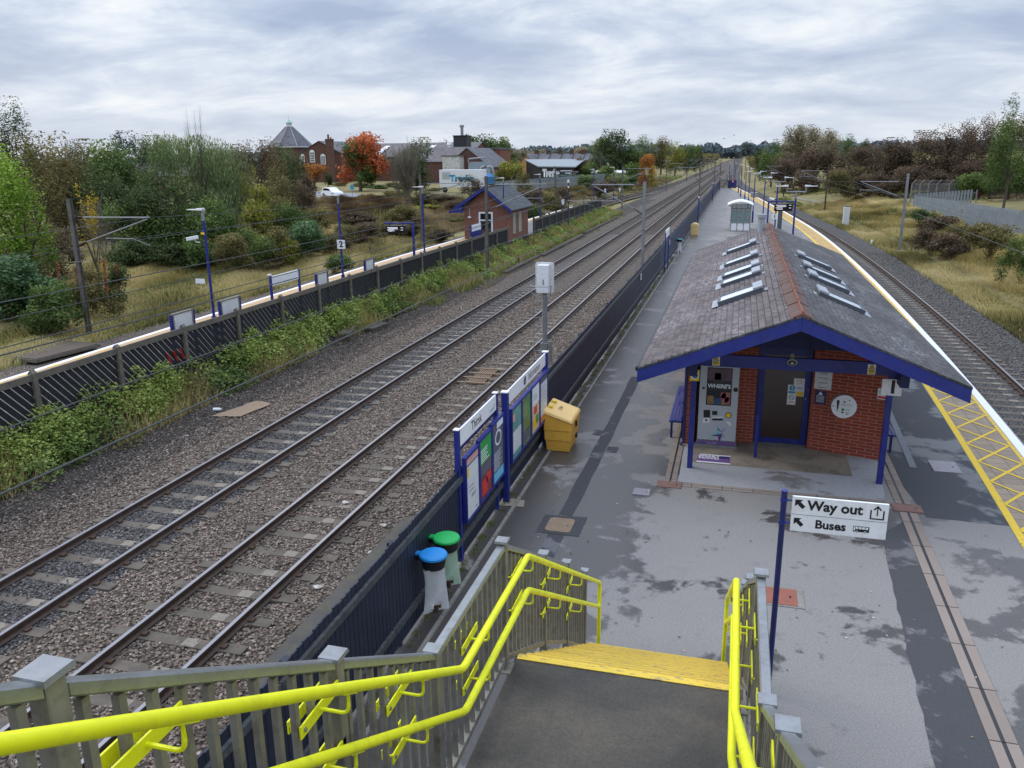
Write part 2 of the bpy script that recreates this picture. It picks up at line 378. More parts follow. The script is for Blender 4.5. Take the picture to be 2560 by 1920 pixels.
# ------------------------------------------------------------------ world and sun
w=bpy.data.worlds.new("World"); scene.world=w; w.use_nodes=True; nt=w.node_tree; N=nt.nodes; Lk=nt.links.new
bg=N['Background']
SUN_EL=radians(38); SUN_AZ=radians(-75)
sky=N.new('ShaderNodeTexSky'); sky.sky_type='NISHITA'; sky.sun_disc=False; sky.sun_elevation=SUN_EL; sky.sun_rotation=SUN_AZ
sky.air_density=1.; sky.dust_density=3.; 
bg.inputs['Strength'].default_value=.1
tc=N.new('ShaderNodeTexCoord')
def mth(op,a,b=0.,clamp=False):
    n=N.new('ShaderNodeMath'); n.operation=op; n.use_clamp=clamp
    for i,v in enumerate((a,b)):
        if isinstance(v,(int,float)): n.inputs[i].default_value=v
        else: Lk(v,n.inputs[i])
    return n.outputs[0]
sp=N.new('ShaderNodeSeparateXYZ'); Lk(tc.outputs['Generated'],sp.inputs[0])
zc=mth('MAXIMUM',sp.outputs[2],0.); den=mth('ADD',zc,.20)
cb=N.new('ShaderNodeCombineXYZ'); Lk(mth('DIVIDE',sp.outputs[0],den),cb.inputs[0]); Lk(mth('DIVIDE',sp.outputs[1],den),cb.inputs[1])
def nz(scale,detail,rough,dist=0.,loc=(0,0,0)):
    mp=N.new('ShaderNodeMapping'); mp.inputs['Location'].default_value=loc; mp.inputs['Rotation'].default_value=(0,0,.3); mp.inputs['Scale'].default_value=(1.,1.25,1); Lk(cb.outputs[0],mp.inputs[0])
    n=N.new('ShaderNodeTexNoise'); n.inputs['Scale'].default_value=scale; n.inputs['Detail'].default_value=detail; n.inputs['Roughness'].default_value=rough; n.inputs['Distortion'].default_value=dist
    Lk(mp.outputs[0],n.inputs['Vector']); return n.outputs['Fac']
def rmp(f,stops):
    n=N.new('ShaderNodeValToRGB'); cr=n.color_ramp
    while len(cr.elements)<len(stops): cr.elements.new(.5)
    for e,(p,c) in zip(cr.elements,stops): e.position=p; e.color=c
    Lk(f,n.inputs[0]); return n.outputs[0]
def mixc(f,a,b):
    n=N.new('ShaderNodeMix'); n.data_type='RGBA'
    for s_,v in ((n.inputs[0],f),(n.inputs[6],a),(n.inputs[7],b)):
        if isinstance(v,(int,float)): s_.default_value=v
        elif isinstance(v,tuple): s_.default_value=v
        else: Lk(v,s_)
    return n.outputs[2]
n1=mth('ADD',mth('MULTIPLY',nz(1.5,9,.58,.35,(3.1,1.7,0)),.8),mth('MULTIPLY',nz(.5,4,.5,.2,(1.,4.,0)),.2))
cl=rmp(n1,[(.37,srgb('a9b8d4')),(.45,srgb('bccae0')),(.51,srgb('cdd8ea')),(.57,srgb('e2eaf5')),(.65,srgb('f7fafd'))])
hz=rmp(mth('MULTIPLY',zc,1.,False),[(0.,(1,1,1,1)),(.14,(0,0,0,1))])
cl=mixc(mth('MULTIPLY',hz,.55),cl,srgb('e6ebf2'))
zen=rmp(zc,[(.3,(1,1,1,1)),(.8,(2.1,2.1,2.1,1))])
# ramp colours clip at 1 in the editor, so brighten overhead with a factor
bright=mth('ADD',1.,mth('MULTIPLY',mth('SUBTRACT',mth('MAXIMUM',zc,.3),.3),2.9))
vm=N.new('ShaderNodeVectorMath'); vm.operation='SCALE'; Lk(cl,vm.inputs[0]); Lk(bright,vm.inputs['Scale'])
vm2=N.new('ShaderNodeVectorMath'); vm2.operation='SCALE'; Lk(vm.outputs[0],vm2.inputs[0]); vm2.inputs['Scale'].default_value=10.6
fin=mixc(.94,sky.outputs[0],vm2.outputs[0])
Lk(fin,bg.inputs['Color'])
sd=bpy.data.lights.new('sun','SUN'); sd.energy=1.5; sd.angle=radians(25); sd.color=(1,.95,.87)
so=bpy.data.objects.new('sun',sd); COL.objects.link(so)
dirv=Vector((sin(SUN_AZ)*cos(SUN_EL),cos(SUN_AZ)*cos(SUN_EL),sin(SUN_EL)))
so.rotation_euler=(-dirv).to_track_quat('-Z','Y').to_euler(); so.location=(0,0,50)
scene.view_settings.view_transform='Standard'; scene.view_settings.look='None'; scene.view_settings.exposure=0; scene.view_settings.gamma=1
scene.render.engine='CYCLES'
scene.cycles.max_bounces=6; scene.cycles.transparent_max_bounces=12
try: scene.cycles.use_denoising=True
except Exception: pass

# ------------------------------------------------------------------ lettering
def text(s,size,mat,parent,mat4,name='lettering',bold=.0,align='CENTER',ext=.0,sx=1.):
    c=bpy.data.curves.new('t','FONT'); c.body=s; c.size=size; c.align_x=align; c.align_y='CENTER'; c.offset=bold*size; c.extrude=ext; c.resolution_u=3
    o=bpy.data.objects.new('t',c); COL.objects.link(o)
    dg=bpy.context.evaluated_depsgraph_get(); me=bpy.data.meshes.new_from_object(o.evaluated_get(dg))
    bpy.data.objects.remove(o); bpy.data.curves.remove(c)
    me.transform(Matrix.Diagonal((sx,1,1,1))); me.transform(mat4); me.materials.clear(); me.materials.append(mat)
    t=bpy.data.objects.new(name,me); COL.objects.link(t); t.parent=parent; return t
def frame_mat(origin,xdir,ydir):
    x=Vector(xdir).normalized(); y=Vector(ydir).normalized(); z=x.cross(y)
    mm=Matrix.Identity(4)
    for i in range(3): mm[i][0]=x[i]; mm[i][1]=y[i]; mm[i][2]=z[i]; mm[i][3]=origin[i]
    return mm
# ------------------------------------------------------------------ line of the curved platform edge and track
_ey=[-40,0,5,10,15,20,24,34,44,54,63,71,83,90,113,135,176,232,300,400,600,1600]
_ex=[2.6,5.5,5.8,6.12,6.4,6.63,6.8,7.06,7.14,7.1,7.03,6.86,6.32,5.85,4.25,2.6,-.9,-4.0,-5.4,-6.0,-6.1,-6.1]
def _smooth():
    ys=np.linspace(-40,1600,1641); xs=np.interp(ys,_ey,_ex)
    for w_ in (3,9,9):
        k=np.ones(2*w_+1)/(2*w_+1); xp=np.pad(xs,w_,mode='edge'); xs2=np.convolve(xp,k,'valid'); xs=xs2
    return ys,xs
_ys,_xs=_smooth()
def XE(y): return float(np.interp(y,_ys,_xs))       # platform 1 edge (right)
def XC(y): return XE(y)+1.58                         # centre of the curved track
def XEn(y): return np.interp(y,_ys,_xs)
ZB=-1.1
def hash2(x,y): return np.sin(x*.37+1.3)*np.cos(y*.29+.7)+.5*np.sin(x*.91+y*.53)
def zg(x,y):
    x=np.asarray(x,float); y=np.asarray(y,float)
    z=np.full(np.broadcast(x,y).shape,-1.32)
    toe=XEn(y)+1.58+2.9
    t=x-toe
    zr=-1.1+np.clip(t,0,9)*.2+np.clip(t-9,0,20)*.09
    zr=zr+np.clip(t,0,3)/3*.10*hash2(x*1.3,y*1.1)
    z=np.where(t>0,zr,z)
    tl=-x-26.2
    zl=-1.1+np.clip(tl,0,14)*.075+np.clip(tl,0,3)/3*.10*hash2(x,y)
    z=np.where(tl>0,zl,z)
    far=np.clip((y-190)/60,0,1)
    z=np.where(x<-16.8,np.maximum(z,-1.32+far*.25),z)
    return z
def zgf(x,y): return float(zg(x,y))
def axis(segs):
    out=[]
    for a,b,s_ in segs: out+=list(np.arange(a,b,s_))
    return np.array(out+[segs[-1][1]])
ax=axis([(-2600,-600,200),(-600,-150,30),(-150,-60,6),(-60,-17,1.),(-17,8,1.2),(8,40,.8),(40,120,5),(120,600,30),(600,2600,200)])
ay=axis([(-120,0,10),(0,140,1.2),(140,300,5),(300,900,25),(900,5200,200)])
GX,GY=np.meshgrid(ax,ay); GZ=zg(GX,GY)
nx,ny=len(ax),len(ay); idx=np.arange(nx*ny).reshape(ny,nx)
Fq=np.stack([idx[:-1,:-1].ravel(),idx[:-1,1:].ravel(),idx[1:,1:].ravel(),idx[1:,:-1].ravel()],1)
t=NT('rough_grass_ground'); n=t.noise(.25,6,.7); n2=t.noise(3.,5,.7)
c=t.ramp(n,[(.3,srgb('5c5a34')),(.45,srgb('7c7345')),(.6,srgb('8f8350')),(.75,srgb('6a6a3c'))]); c=t.mix(t.math('MULTIPLY',n2,.6),c,srgb('4b4630')); t.col(c); t.rough(.95); t.bump(n2,.6,.1)
M['ground']=t.m
g=npmesh('ground',np.stack([GX.ravel(),GY.ravel(),GZ.ravel()],1),Fq,M['ground'],smooth=True); tag(g,kind='structure')

def strip(name,fl,fr,ys,zl,zr,mat,kind='structure',parent=None):
    mb=MB(); ys=list(ys)
    for a,b in zip(ys[:-1],ys[1:]):
        mb.quad((fl(a),a,zl),(fr(a),a,zr),(fr(b),b,zr),(fl(b),b,zl))
    o=mb.build(name,mat,parent)
    if kind and parent is None: tag(o,kind=kind)
    return o
YS=list(np.arange(-30,240,2.5))+list(np.arange(240,1600,20))
strip('ballast_bed',lambda y:-16.55,lambda y:-4.2,[-40,0,40,100,200,400,1600,3500],-1.1,-1.1,M['ballast'])
strip('track_bed_grey',lambda y:-13.0,lambda y:-10.9,[-40,0,40,100,200,400,1600,3500],-1.092,-1.092,M['ballast_grey'])
strip('ballast_shoulder_dark',lambda y:-17.6,lambda y:-14.6-.35*sin(y*.21)-.25*sin(y*.63),[i*1.5-30 for i in range(120)],-1.084,-1.088,M['ballast_dark'])
strip('curved_track_bed',lambda y:XE(y)-.05,lambda y:XC(y)+3.15,YS,-1.096,-1.096,M['ballast_grey'])
strip('loop_track_bed',lambda y:-26.6+min(6.,max(0,y-110)*.07),lambda y:-21.8+min(6.,max(0,y-110)*.07),YS[:110]+[400,600],-1.098,-1.098,M['ballast'])
strip('far_yard_ground',lambda y:-17.4,lambda y:-16.0,[110,200,300,600,1600],-1.07,-1.07,M['ballast_dark'])
# low bank under the far platform's fence
strip('weedy_bank',lambda y:-17.45,lambda y:-16.35-.12*sin(y*.4),[i*1.5-5 for i in range(76)],-.35,-1.12,M['ballast_dark'])

# ------------------------------------------------------------------ rails and sleepers
def rail_mesh(path,zt=-.915):
    prof=[(-.035,0),(.035,0),(.037,-.035),(.012,-.05),(.010,-.12),(.07,-.148),(.07,-.159),(-.07,-.159),(-.07,-.148),(-.010,-.12),(-.012,-.05),(-.037,-.035)]
    mb=MB(); k=len(prof)
    for i,(x,y) in enumerate(path):
        if i==0: dx,dy=path[1][0]-x,path[1][1]-y
        else: dx,dy=x-path[i-1][0],y-path[i-1][1]
        l=sqrt(dx*dx+dy*dy); nx_,ny_=dy/l,-dx/l
        for a,b in prof: mb.v.append((x+nx_*a,y+ny_*a,zt+b))
    for i in range(len(path)-1):
        for j in range(k):
            j2=(j+1)%k; mb.f.append((i*k+j,i*k+j2,(i+1)*k+j2,(i+1)*k+j)); mb.m.append(1 if j==0 else 0)
    mb.f.append(tuple(range(k))); mb.m.append(0)
    return mb
M['railside']=paint('rusty_rail_web','4a3a31',.7,.25,5.,dirt='2c2320',dirtamt=.5)
M['railtop']=paint('polished_rail_head','a9a5a8',.22,.06,3.,metal=.85)
def sleeper_mb(wood=False):
    mb=MB(); 
    xs=[-1.25,-.95,-.5,0,.5,.95,1.25]; zt=[-1.062,-1.062,-1.082,-1.088,-1.082,-1.062,-1.062]
    for i in range(6):
        a,b=xs[i],xs[i+1]; h0,h1=zt[i],zt[i+1]; w_=.13
        mb.hexa([(a,-w_,-1.2),(b,-w_,-1.2),(b,w_,-1.2),(a,w_,-1.2),(a,-w_+.01,h0),(b,-w_+.01,h1),(b,w_-.01,h1),(a,w_-.01,h0)],0)
    mb.box(.12,.38,-.11,.11,-1.087,-1.079,1)
    for s_ in (-.7525,.7525):
        for d in (-.125,.125):
            mb.box(s_+d-.05,s_+d+.05,-.055,.055,-1.065,-1.03,2)
    return mb
sl_mesh=None
def track(name,label,cx,ys,y_end,step,y0,wire=None,heading=True,nmax=100,mats=None):
    root=thing(name,label,'railway track',(cx(y0),y0,-1.1))
    for s_ in (-.7525,.7525):
        pth=[]
        for y in ys:
            x=cx(y); dx=(cx(y+.5)-cx(y-.5)); l=sqrt(dx*dx+1); pth.append((x+s_/l,y-s_*dx/l))
        r=rail_mesh(pth).build('rail',[M['railside'],M['railtop']],root,world=True)
    first=None; n=0; y=y0
    rest=MB()
    while y<y_end:
        a=-math.atan((cx(y+.5)-cx(y-.5)))
        if n<nmax:
            if first is None:
                first=sleeper_mb().build('sleeper',mats or [M['sleeper'],M['sleeper_light'],M['clip']],root); o=first
            else:
                o=first.copy(); COL.objects.link(o); o.parent=root
            o.location=(cx(y)-cx(y0),y-y0,1.1-.004*random.random()); o.rotation_euler=(0,0,a+random.uniform(-.006,.006))
        else:
            c_,s_=cos(a),sin(a); x=cx(y)
            rest.hexa([(x+c_*u-s_*v,y+s_*u+c_*v,z_) for z_ in (-1.15,-1.066) for u,v in ((-1.25,-.13),(1.25,-.13),(1.25,.13),(-1.25,.13))])
        n+=1; y+=step
    if rest.v:
        o=rest.build('sleeper_run',M['sleeper'],root,world=True); o['kind']='stuff'
    return root
XA,XB=-11.942,-8.442
TY=[-25,0,50,150,400,1200,3000]
track('railway_track','straight main line track on grey ballast, the one nearer the far platform',lambda y:XA,TY,420,.793,3.1)
track('railway_track','straight main line track between the six foot and the dark blue fence',lambda y:XB,TY,420,.793,3.5)
track('railway_track','curved track alongside the white and yellow platform edge',XC,YS[:140],330,.70,8.2)
def XD(y): return -23.7+min(6.4,max(0,y-100)*.055) if y<220 else -17.3+min(1.6,(y-220)*.004)
_dy=list(range(-20,700,10)); _dx=[XD(y) for y in _dy]; _dxs=np.convolve(np.pad(_dx,3,mode='edge'),np.ones(7)/7,'valid')
track('railway_track','loop track running behind the far platform toward the trees',lambda y:float(np.interp(y,_dy,_dxs)),_dy,420,.75,14.,nmax=60)

# loose stones on the near ballast
def stones(name,N_,xr,yr,z0,size,mat,skip=None,seed=1,bias=1.6):
    r=np.random.default_rng(seed)
    x=r.uniform(*xr,N_); y=yr[0]+(yr[1]-yr[0])*r.random(N_)**bias
    if skip is not None:
        k=~skip(x,y); x,y=x[k],y[k]
    n_=len(x); base=np.array([(1,0,0),(0,1,0),(-1,0,0),(0,-1,0),(0,0,1),(0,0,-1)],float)
    tri=np.array([(0,1,4),(1,2,4),(2,3,4),(3,0,4),(1,0,5),(2,1,5),(3,2,5),(0,3,5)])
    s_=size*(.55+.9*r.random(n_)**1.5)*(.8+.2*y/yr[1])
    V=base[None]*(1+.45*(r.random((n_,6,3))-.5)); V=V*(np.stack([np.ones(n_),.65+.35*r.random(n_),.45+.4*r.random(n_)],1)[:,None]*s_[:,None,None])
    a=r.uniform(0,2*pi,n_); b=r.uniform(-.6,.6,n_); ca,sa,cb_,sb=np.cos(a),np.sin(a),np.cos(b),np.sin(b)
    X=V[...,0];Yy=V[...,1];Z=V[...,2]
    Z2=Z*cb_[:,None]+X*sb[:,None]; X2=X*cb_[:,None]-Z*sb[:,None]
    X3=X2*ca[:,None]-Yy*sa[:,None]; Y3=X2*sa[:,None]+Yy*ca[:,None]
    P=np.stack([X3+x[:,None],Y3+y[:,None],Z2+(z0+r.uniform(-.012,.022,n_))[:,None]],2).reshape(-1,3)
    Ff=(tri[None]+6*np.arange(n_)[:,None,None]).reshape(-1,3)
    tone=np.repeat(r.beta(2.2,2.4,n_),6)
    o=npmesh(name,P,Ff,mat,tone); tag(o,kind='stuff'); return o
def onsleeper(x,y,margin=.0):
    m_=np.zeros(len(x),bool)
    for cx,y0 in ((XA,3.1),(XB,3.5)):
        d=np.abs(x-cx); ph=np.abs(((y-y0)/.793)-np.round((y-y0)/.793))*.793
        m_|=(d<1.27)&(ph<.135)&(np.random.default_rng(3).random(len(x))<.93)
        m_|=(np.abs(d-.7525)<.085)
    return m_
nrm=lambda x,y: onsleeper(x,y)|((x>-13.)&(x<-10.9))|((x>-6.05)&(y>8.2)&(y<13.6))|(x<-14.9)
stones('ballast_stones',95000,(-15.,-4.3),(6.,46.),-1.09,.036,M['stones'],nrm,1)
stones('grey_ballast_stones',26000,(-13.,-10.9),(6.,46.),-1.085,.034,M['stones_grey'],onsleeper,2)
stones('shoulder_stones',26000,(-17.,-14.2),(8.,48.),-1.08,.036,M['stones_shoulder'],None,5)
o=stones('curve_ballast_stones',30000,(6.3,11.6),(16.,70.),-1.085,.038,M['stones_grey'],lambda x,y:(np.abs(x-XEn(y)-1.58)<1.25)|(x<XEn(y)+.1)|(x>XEn(y)+4.75),4)

# ------------------------------------------------------------------ platform 1
PY=list(np.arange(-12,174.1,2.))
plat=MB()
for a,b in zip(PY[:-1],PY[1:]):
    plat.quad((-4.35,a,0),(XE(a)-1.2,a,0),(XE(b)-1.2,b,0),(-4.35,b,0),0)
    plat.quad((XE(a)-.12,a,-.1),(XE(a)-.12,a,-1.3),(XE(b)-.12,b,-1.3),(XE(b)-.12,b,-.1),1)
    plat.quad((-4.35,a,0),(-4.35,b,0),(-4.35,b,-1.3),(-4.35,a,-1.3),1)
plat.quad((-4.35,174,0),(XE(174),174,0),(XE(174),174,-1.3),(-4.35,174,-1.3),1)
P1=plat.build('platform',[M['platform'],M['conc']]); tag(P1,kind='structure')
pv=MB();pc=MB();yo=MB();yi=MB()
for a,b in zip(PY[:-1],PY[1:]):
    A_,B_=XE(a),XE(b); far=a>26
    pv.quad((A_-1.2,a,.003),(A_-.2,a,.003),(B_-.2,b,.003),(B_-1.2,b,.003),1 if far else 0)
    pc.hexa([(A_-.2,a,-.1),(A_,a,-.1),(B_,b,-.1),(B_-.2,b,-.1),(A_-.2,a,.004),(A_,a,.004),(B_,b,.004),(B_-.2,b,.004)])
    yo.quad((A_-1.34,a,.007),(A_-1.2,a,.007),(B_-1.2,b,.007),(B_-1.34,b,.007))
    yi.quad((A_-.31,a,.008),(A_-.22,a,.008),(B_-.22,b,.008),(B_-.31,b,.008))
pv.build('paving_band',[M['pavers'],M['pavers_far']],P1); pc.build('white_coping',M['wline'],P1); yo.build('outer_yellow_line',M['yline'],P1); yi.build('inner_yellow_line',M['yline2'],P1)
hx=MB(); y=8.
while y<172:
    st=1.18; A_=XE(y)-1.2; B_=XE(y+st)-1.2; A2=XE(y)-.31; B2=XE(y+st)-.31; w_=.055; k=.011
    hx.quad((A_,y-w_,k),(A2,y+st-w_,k),(A2,y+st+w_,k),(A_,y+w_,k)); hx.quad((B_,y+st-w_,k+.001),(B_,y+st+w_,k+.001),(A2,y+w_,k+.001),(A2,y-w_,k+.001)); y+=st
hx.build('yellow_cross_hatching',M['yline'],P1)
def jag(pts,amp,n=10,seed=0,z=.004):
    r=random.Random(seed); out=[]
    for i in range(len(pts)):
        a=Vector(pts[i]).to_2d();b=Vector(pts[(i+1)%len(pts)]).to_2d()
        for k in range(n):
            q=a.lerp(b,k/n); out.append((q.x+r.uniform(-amp,amp),q.y+r.uniform(-amp,amp),z))
    return out
def sheet(name,pts,mat,z=.004,amp=0.,n=8,seed=0):
    mb=MB(); mb.poly(jag([tuple(p)+(0,) for p in pts],amp,n,seed,z) if amp>0 else [(p[0],p[1],z) for p in pts]); o=mb.build(name,mat,P1); return o
def _xo(y): return XE(y)-1.34
sheet('dark_tarmac_area',[(3.66,15.3),(_xo(15.3)-.01,15.25),(_xo(22)-.01,22),(_xo(30)-.01,30),(3.35,34),(3.35,18.2),(3.62,15.8)],M['tarmac_dark'],.0035)
sheet('dark_tarmac_strip',[(2.75,14.3),(3.2,15.0),(3.22,12),(3.14,9),(3.05,4),(2.3,4),(2.42,8.4),(2.52,10.2),(2.62,12.)],M['tarmac_strip'],.0037,.02,8,3)
ap=sheet('concrete_apron',[(-.88,15.93),(3.05,15.86),(3.3,18.4),(-.9,18.5)],M['apron'],.006)
sheet('door_pad',[(-.7,17.13),(2.6,17.07),(2.62,18.75),(-.7,18.75)],M['doorpad'],.0095)
sheet('trench_patch',[(-2.93,13.8),(-2.66,13.8),(-2.62,16.8),(-2.6,20.2),(-2.58,24.),(-2.86,24.),(-2.87,20.2),(-2.9,16.8)],M['tarmac_strip'],.0055,.012,8,5)
sheet('trench_patch',[(-2.98,4.),(-2.68,4.),(-2.66,12.95),(-2.94,12.95)],M['tarmac_strip'],.0055,.012,8,6)
sheet('trench_patch',[(-3.1,18.4),(-2.88,18.4),(-2.88,18.8),(-3.1,18.8)],M['tarmac_strip'],.0045)
sheet('trench_patch',[(-2.6,17.3),(-2.35,17.3),(-2.35,17.7),(-2.6,17.7)],M['tarmac_strip'],.0045)
sheet('cover_surround',[(-3.18,12.97),(-2.39,12.97),(-2.38,13.79),(-3.17,13.72)],M['tarmac_strip'],.0075)
# drainage channels
ch=MB()
def channel(x0,x1,w_,y0,y1,seg):
    y=y0
    while y<y1-.05:
        yb=min(y+seg,y1)-.012; k=lambda q:x0+(x1-x0)*(q-y0)/(y1-y0)
        ch.hexa([(k(y),y,0),(k(y)+w_*.42,y,0),(k(yb)+w_*.42,yb,0),(k(yb),yb,0)]+[(k(y),y,.014),(k(y)+w_*.42,y,.014),(k(yb)+w_*.42,yb,.014),(k(yb),yb,.014)],0)
        ch.hexa([(k(y)+w_*.58,y,0),(k(y)+w_,y,0),(k(yb)+w_,yb,0),(k(yb)+w_*.58,yb,0)]+[(k(y)+w_*.58,y,.014),(k(y)+w_,y,.014),(k(yb)+w_,yb,.014),(k(yb)+w_*.58,yb,.014)],0)
        ch.quad((k(y)+w_*.4,y,.009),(k(y)+w_*.6,y,.009),(k(yb)+w_*.6,yb,.009),(k(yb)+w_*.4,yb,.009),1); y+=seg
channel(3.02,3.22,.3,4.,15.42,1.)
channel(3.22,3.3,.28,15.82,33.,.5)
channel(-1.16,-1.16,.24,15.9,33.,.5)
x=-.78
while x<3.1:
    xb=min(x+.98,3.12); ch.box(x,xb-.012,15.7,15.79,0,.013,0); ch.box(x,xb-.012,15.81,15.9,0,.013,0); ch.quad((x,15.79,.008),(xb,15.79,.008),(xb,15.81,.008),(x,15.81,.008),1); x+=.98
ch.build('drainage_channel',[M['channel'],M['slot']],P1)
M['pinkplate']=paint('pink_access_plate','7f6058',.8,.15,5.,dirt='5b4a44',dirtamt=.4)
M['redplate']=paint('terracotta_access_plate','8e5547',.8,.12,5.,dirt='6b4a40',dirtamt=.3)
M['greyplate']=paint('grey_access_plate','8d8990',.7,.12,8.,dirt='6c6a70',dirtamt=.4)
M['ochreplate']=paint('ochre_manhole','8a7560',.85,.15,8.,dirt='6a5a4a',dirtamt=.5)
def plate(label,x0,x1,y0,y1,mat,surround=None,rot=0,roundc=0.):
    o_=((x0+x1)/2,(y0+y1)/2,0); mb=MB(); a=(x1-x0)/2;b=(y1-y0)/2
    if roundc:
        pts=[]
        for cx,cy,t0 in ((a-roundc,b-roundc,0),(-a+roundc,b-roundc,90),(-a+roundc,-b+roundc,180),(a-roundc,-b+roundc,270)):
            for k in range(5): tt=radians(t0+22.5*k); pts.append((cx+roundc*cos(tt),cy+roundc*sin(tt),.0))
        mb.prism(pts,(0,0,.02))
    else: mb.box(-a,a,-b,b,0,.018)
    r=thing('access_cover',label,'manhole cover',o_)
    mb.build('plate',mat,r)
    k=MB(); k.box(a*.55,a*.65,-.03,.03,.0185,.0215); k.build('keyhole',M['slot'],r)
    if surround:
        s_=MB(); s_.box(-a-.05,a+.1,-b-.04,-b-.002,0,.012); s_.box(a+.002,a+.1,-b,b+.05,0,.012); s_.build('surround',surround,r)
    return r
plate('dull pink access cover at the left corner of the shelter drain',-1.29,-.8,15.57,15.89,M['pinkplate'])
plate('dull pink access cover where the long drain meets the building',3.13,3.65,15.46,15.79,M['pinkplate'])
plate('terracotta square access cover behind the way out sign post',.70,1.19,11.46,11.95,M['redplate'],M['conc'])
plate('pale grey square cover in dark tarmac right of the building',4.28,4.82,17.77,18.44,M['greyplate'])
plate('small whitish square cover beside the puddled asphalt',-1.71,-1.38,15.05,15.38,M['greyplate'])
plate('ochre manhole cover with rounded corners in a dark square',-3.04,-2.57,13.05,13.62,M['ochreplate'],None,0,.08)
pp=MB(); pp.hexa([(3.83,17.88,0),(3.97,17.88,0),(4.2,24,0),(4.06,24,0),(3.83,17.88,.014),(3.97,17.88,.014),(4.2,24,.014),(4.06,24,.014)])
o=pp.build('cable_duct',M['skyframe'],loc=(3.9,20,0)); tag(o,'long thin metal cable duct on dark tarmac right of the building','cable duct')
# kerb and weeds by the fence
kb=MB()
y=-3.
while y<170: kb.box(-3.86,-3.80,y,y+.9,-.02,.035); y+=.915
kb.build('fence_kerb',M['conc'],P1)
# remnant of the old platform slab beyond the fence
sb=MB(); sb.prism([(-6.05,8.35,-.32),(-4.36,6.2,-.32),(-4.36,14.3,-.32),(-5.1,14.3,-.32),(-6.0,13.6,-.32)],(0,0,-.9)); o=sb.build('old_platform_slab',paint('mossy_dark_slab','4b4845',.9,.25,1.6,dirt='5d5a3c',dirtamt=.6,bump=.3)); tag(o,kind='structure')

# ------------------------------------------------------------------ platform 2
p2=MB()
Y2=[-10,10,20,30,40,52,66,80,95,110]
def X2(y): return -21.6-.8*min(1,max(0,(y-15)/30))+(.9*max(0,(y-55))/50 if y>55 else 0)
for a,b in zip(Y2[:-1],Y2[1:]):
    p2.quad((X2(a)+.9,a,0),(-17.3,a,0),(-17.3,b,0),(X2(b)+.9,b,0),0); p2.quad((X2(a)+.06,a,-.1),(X2(b)+.06,b,-.1),(X2(b)+.06,b,-1.3),(X2(a)+.06,a,-1.3),1)
    p2.quad((-17.3,a,0),(-17.3,a,-1.3),(-17.3,b,-1.3),(-17.3,b,0),2)
p2.quad((-17.3,110,0),(-17.3,110,-1.3),(X2(110),110,-1.3),(X2(110),110,0),1)
P2=p2.build('far_platform',[M['platform'],M['conc'],M['tar']]); tag(P2,kind='structure')
pv=MB();pc=MB()
for a,b in zip(Y2[:-1],Y2[1:]):
    pv.quad((X2(a)+.22,a,.004),(X2(a)+.9,a,.004),(X2(b)+.9,b,.004),(X2(b)+.22,b,.004)); pc.hexa([(X2(a),a,-.1),(X2(a)+.22,a,-.1),(X2(b)+.22,b,-.1),(X2(b),b,-.1),(X2(a),a,.005),(X2(a)+.22,a,.005),(X2(b)+.22,b,.005),(X2(b),b,.005)])
pv.build('paving_band',M['pavers_far'],P2); pc.build('white_coping',M['wline'],P2)
hx=MB(); y=14.
while y<24: hx.quad((X2(y)+.2,y,.009),(X2(y)+.3,y,.009),(X2(y)+.3,y+.5,.009),(X2(y)+.2,y+.5,.009)); y+=1.15
hx.build('yellow_dashes',M['yline'],P2)
# car park seen between the trees and the path on the bank
cp=MB(); cp.poly([tuple(onz(*q_,.02)) for q_ in ((792,517),(872,523),(905,484),(784,478))]); o=cp.build('car_park',M['far_tarmac']); tag(o,kind='structure')
pth=[(22,58),(19.5,70),(17.2,82),(15.2,95),(13.2,110),(11.,128),(8.8,145)]
mb=MB()
for (a,b),(c_,d) in zip(pth[:-1],pth[1:]):
    for k in range(5):
        u0,u1=k/5,(k+1)/5; x0,y0,x1,y1=a+(c_-a)*u0,b+(d-b)*u0,a+(c_-a)*u1,b+(d-b)*u1
        mb.quad((x0-.35,y0,zgf(x0-.35,y0)+.06),(x0+.35,y0,zgf(x0+.35,y0)+.06),(x1+.35,y1,zgf(x1+.35,y1)+.06),(x1-.35,y1,zgf(x1-.35,y1)+.06))
o=mb.build('path',M['path']); tag(o,kind='structure')
# ------------------------------------------------------------------ footbridge stairs with landing
ZL=2.35; YL0=4.2; YL1=5.92; NST=14
st=thing('staircase','footbridge stairs with dark landing and worn yellow painted steps','staircase',(-.65,YL1,0))
b=MB(); b.box(-1.62,.26,YL0-.1,YL1-.02,ZL-.16,ZL); b.build('landing',M['deck'],st,world=True)
b=MB(); b.box(-1.6,.2,YL1-.07,YL1+.004,ZL+.003,ZL+.009); b.box(-1.6,.2,YL1+.0045,YL1+.012,ZL-.16,ZL+.002); b.build('landing_nosing',M['ystep'],st,world=True)
rise=ZL/NST; go=.2785
for i in range(1,NST):
    z1=ZL-rise*i; y0=YL1+go*(i-1); y1=YL1+go*i
    b=MB(); b.box(-1.6,.2,y0+.013,y1+.01,z1-.05,z1,0); b.box(-1.6,.2,y1+.0105,y1+.0125,z1-.16,z1-.006,1)
    sp_=b.build('step',[M['ystep'],M['deck']],st,world=True); b=MB(); b.box(-1.6,.2,y1-.012,y1+.0102,z1+.0005,z1+.0015); e_=b.build('step_edge',M['yedge'],sp_); e_.location=-st.location
for i in range(1,16):
    z1=ZL+rise*i; y1=YL0-go*(i-1)-.02
    b=MB(); b.box(-1.6,.24,y1-go-.02,y1,z1-.07,z1); b.build('step',M['deck'],st,world=True)
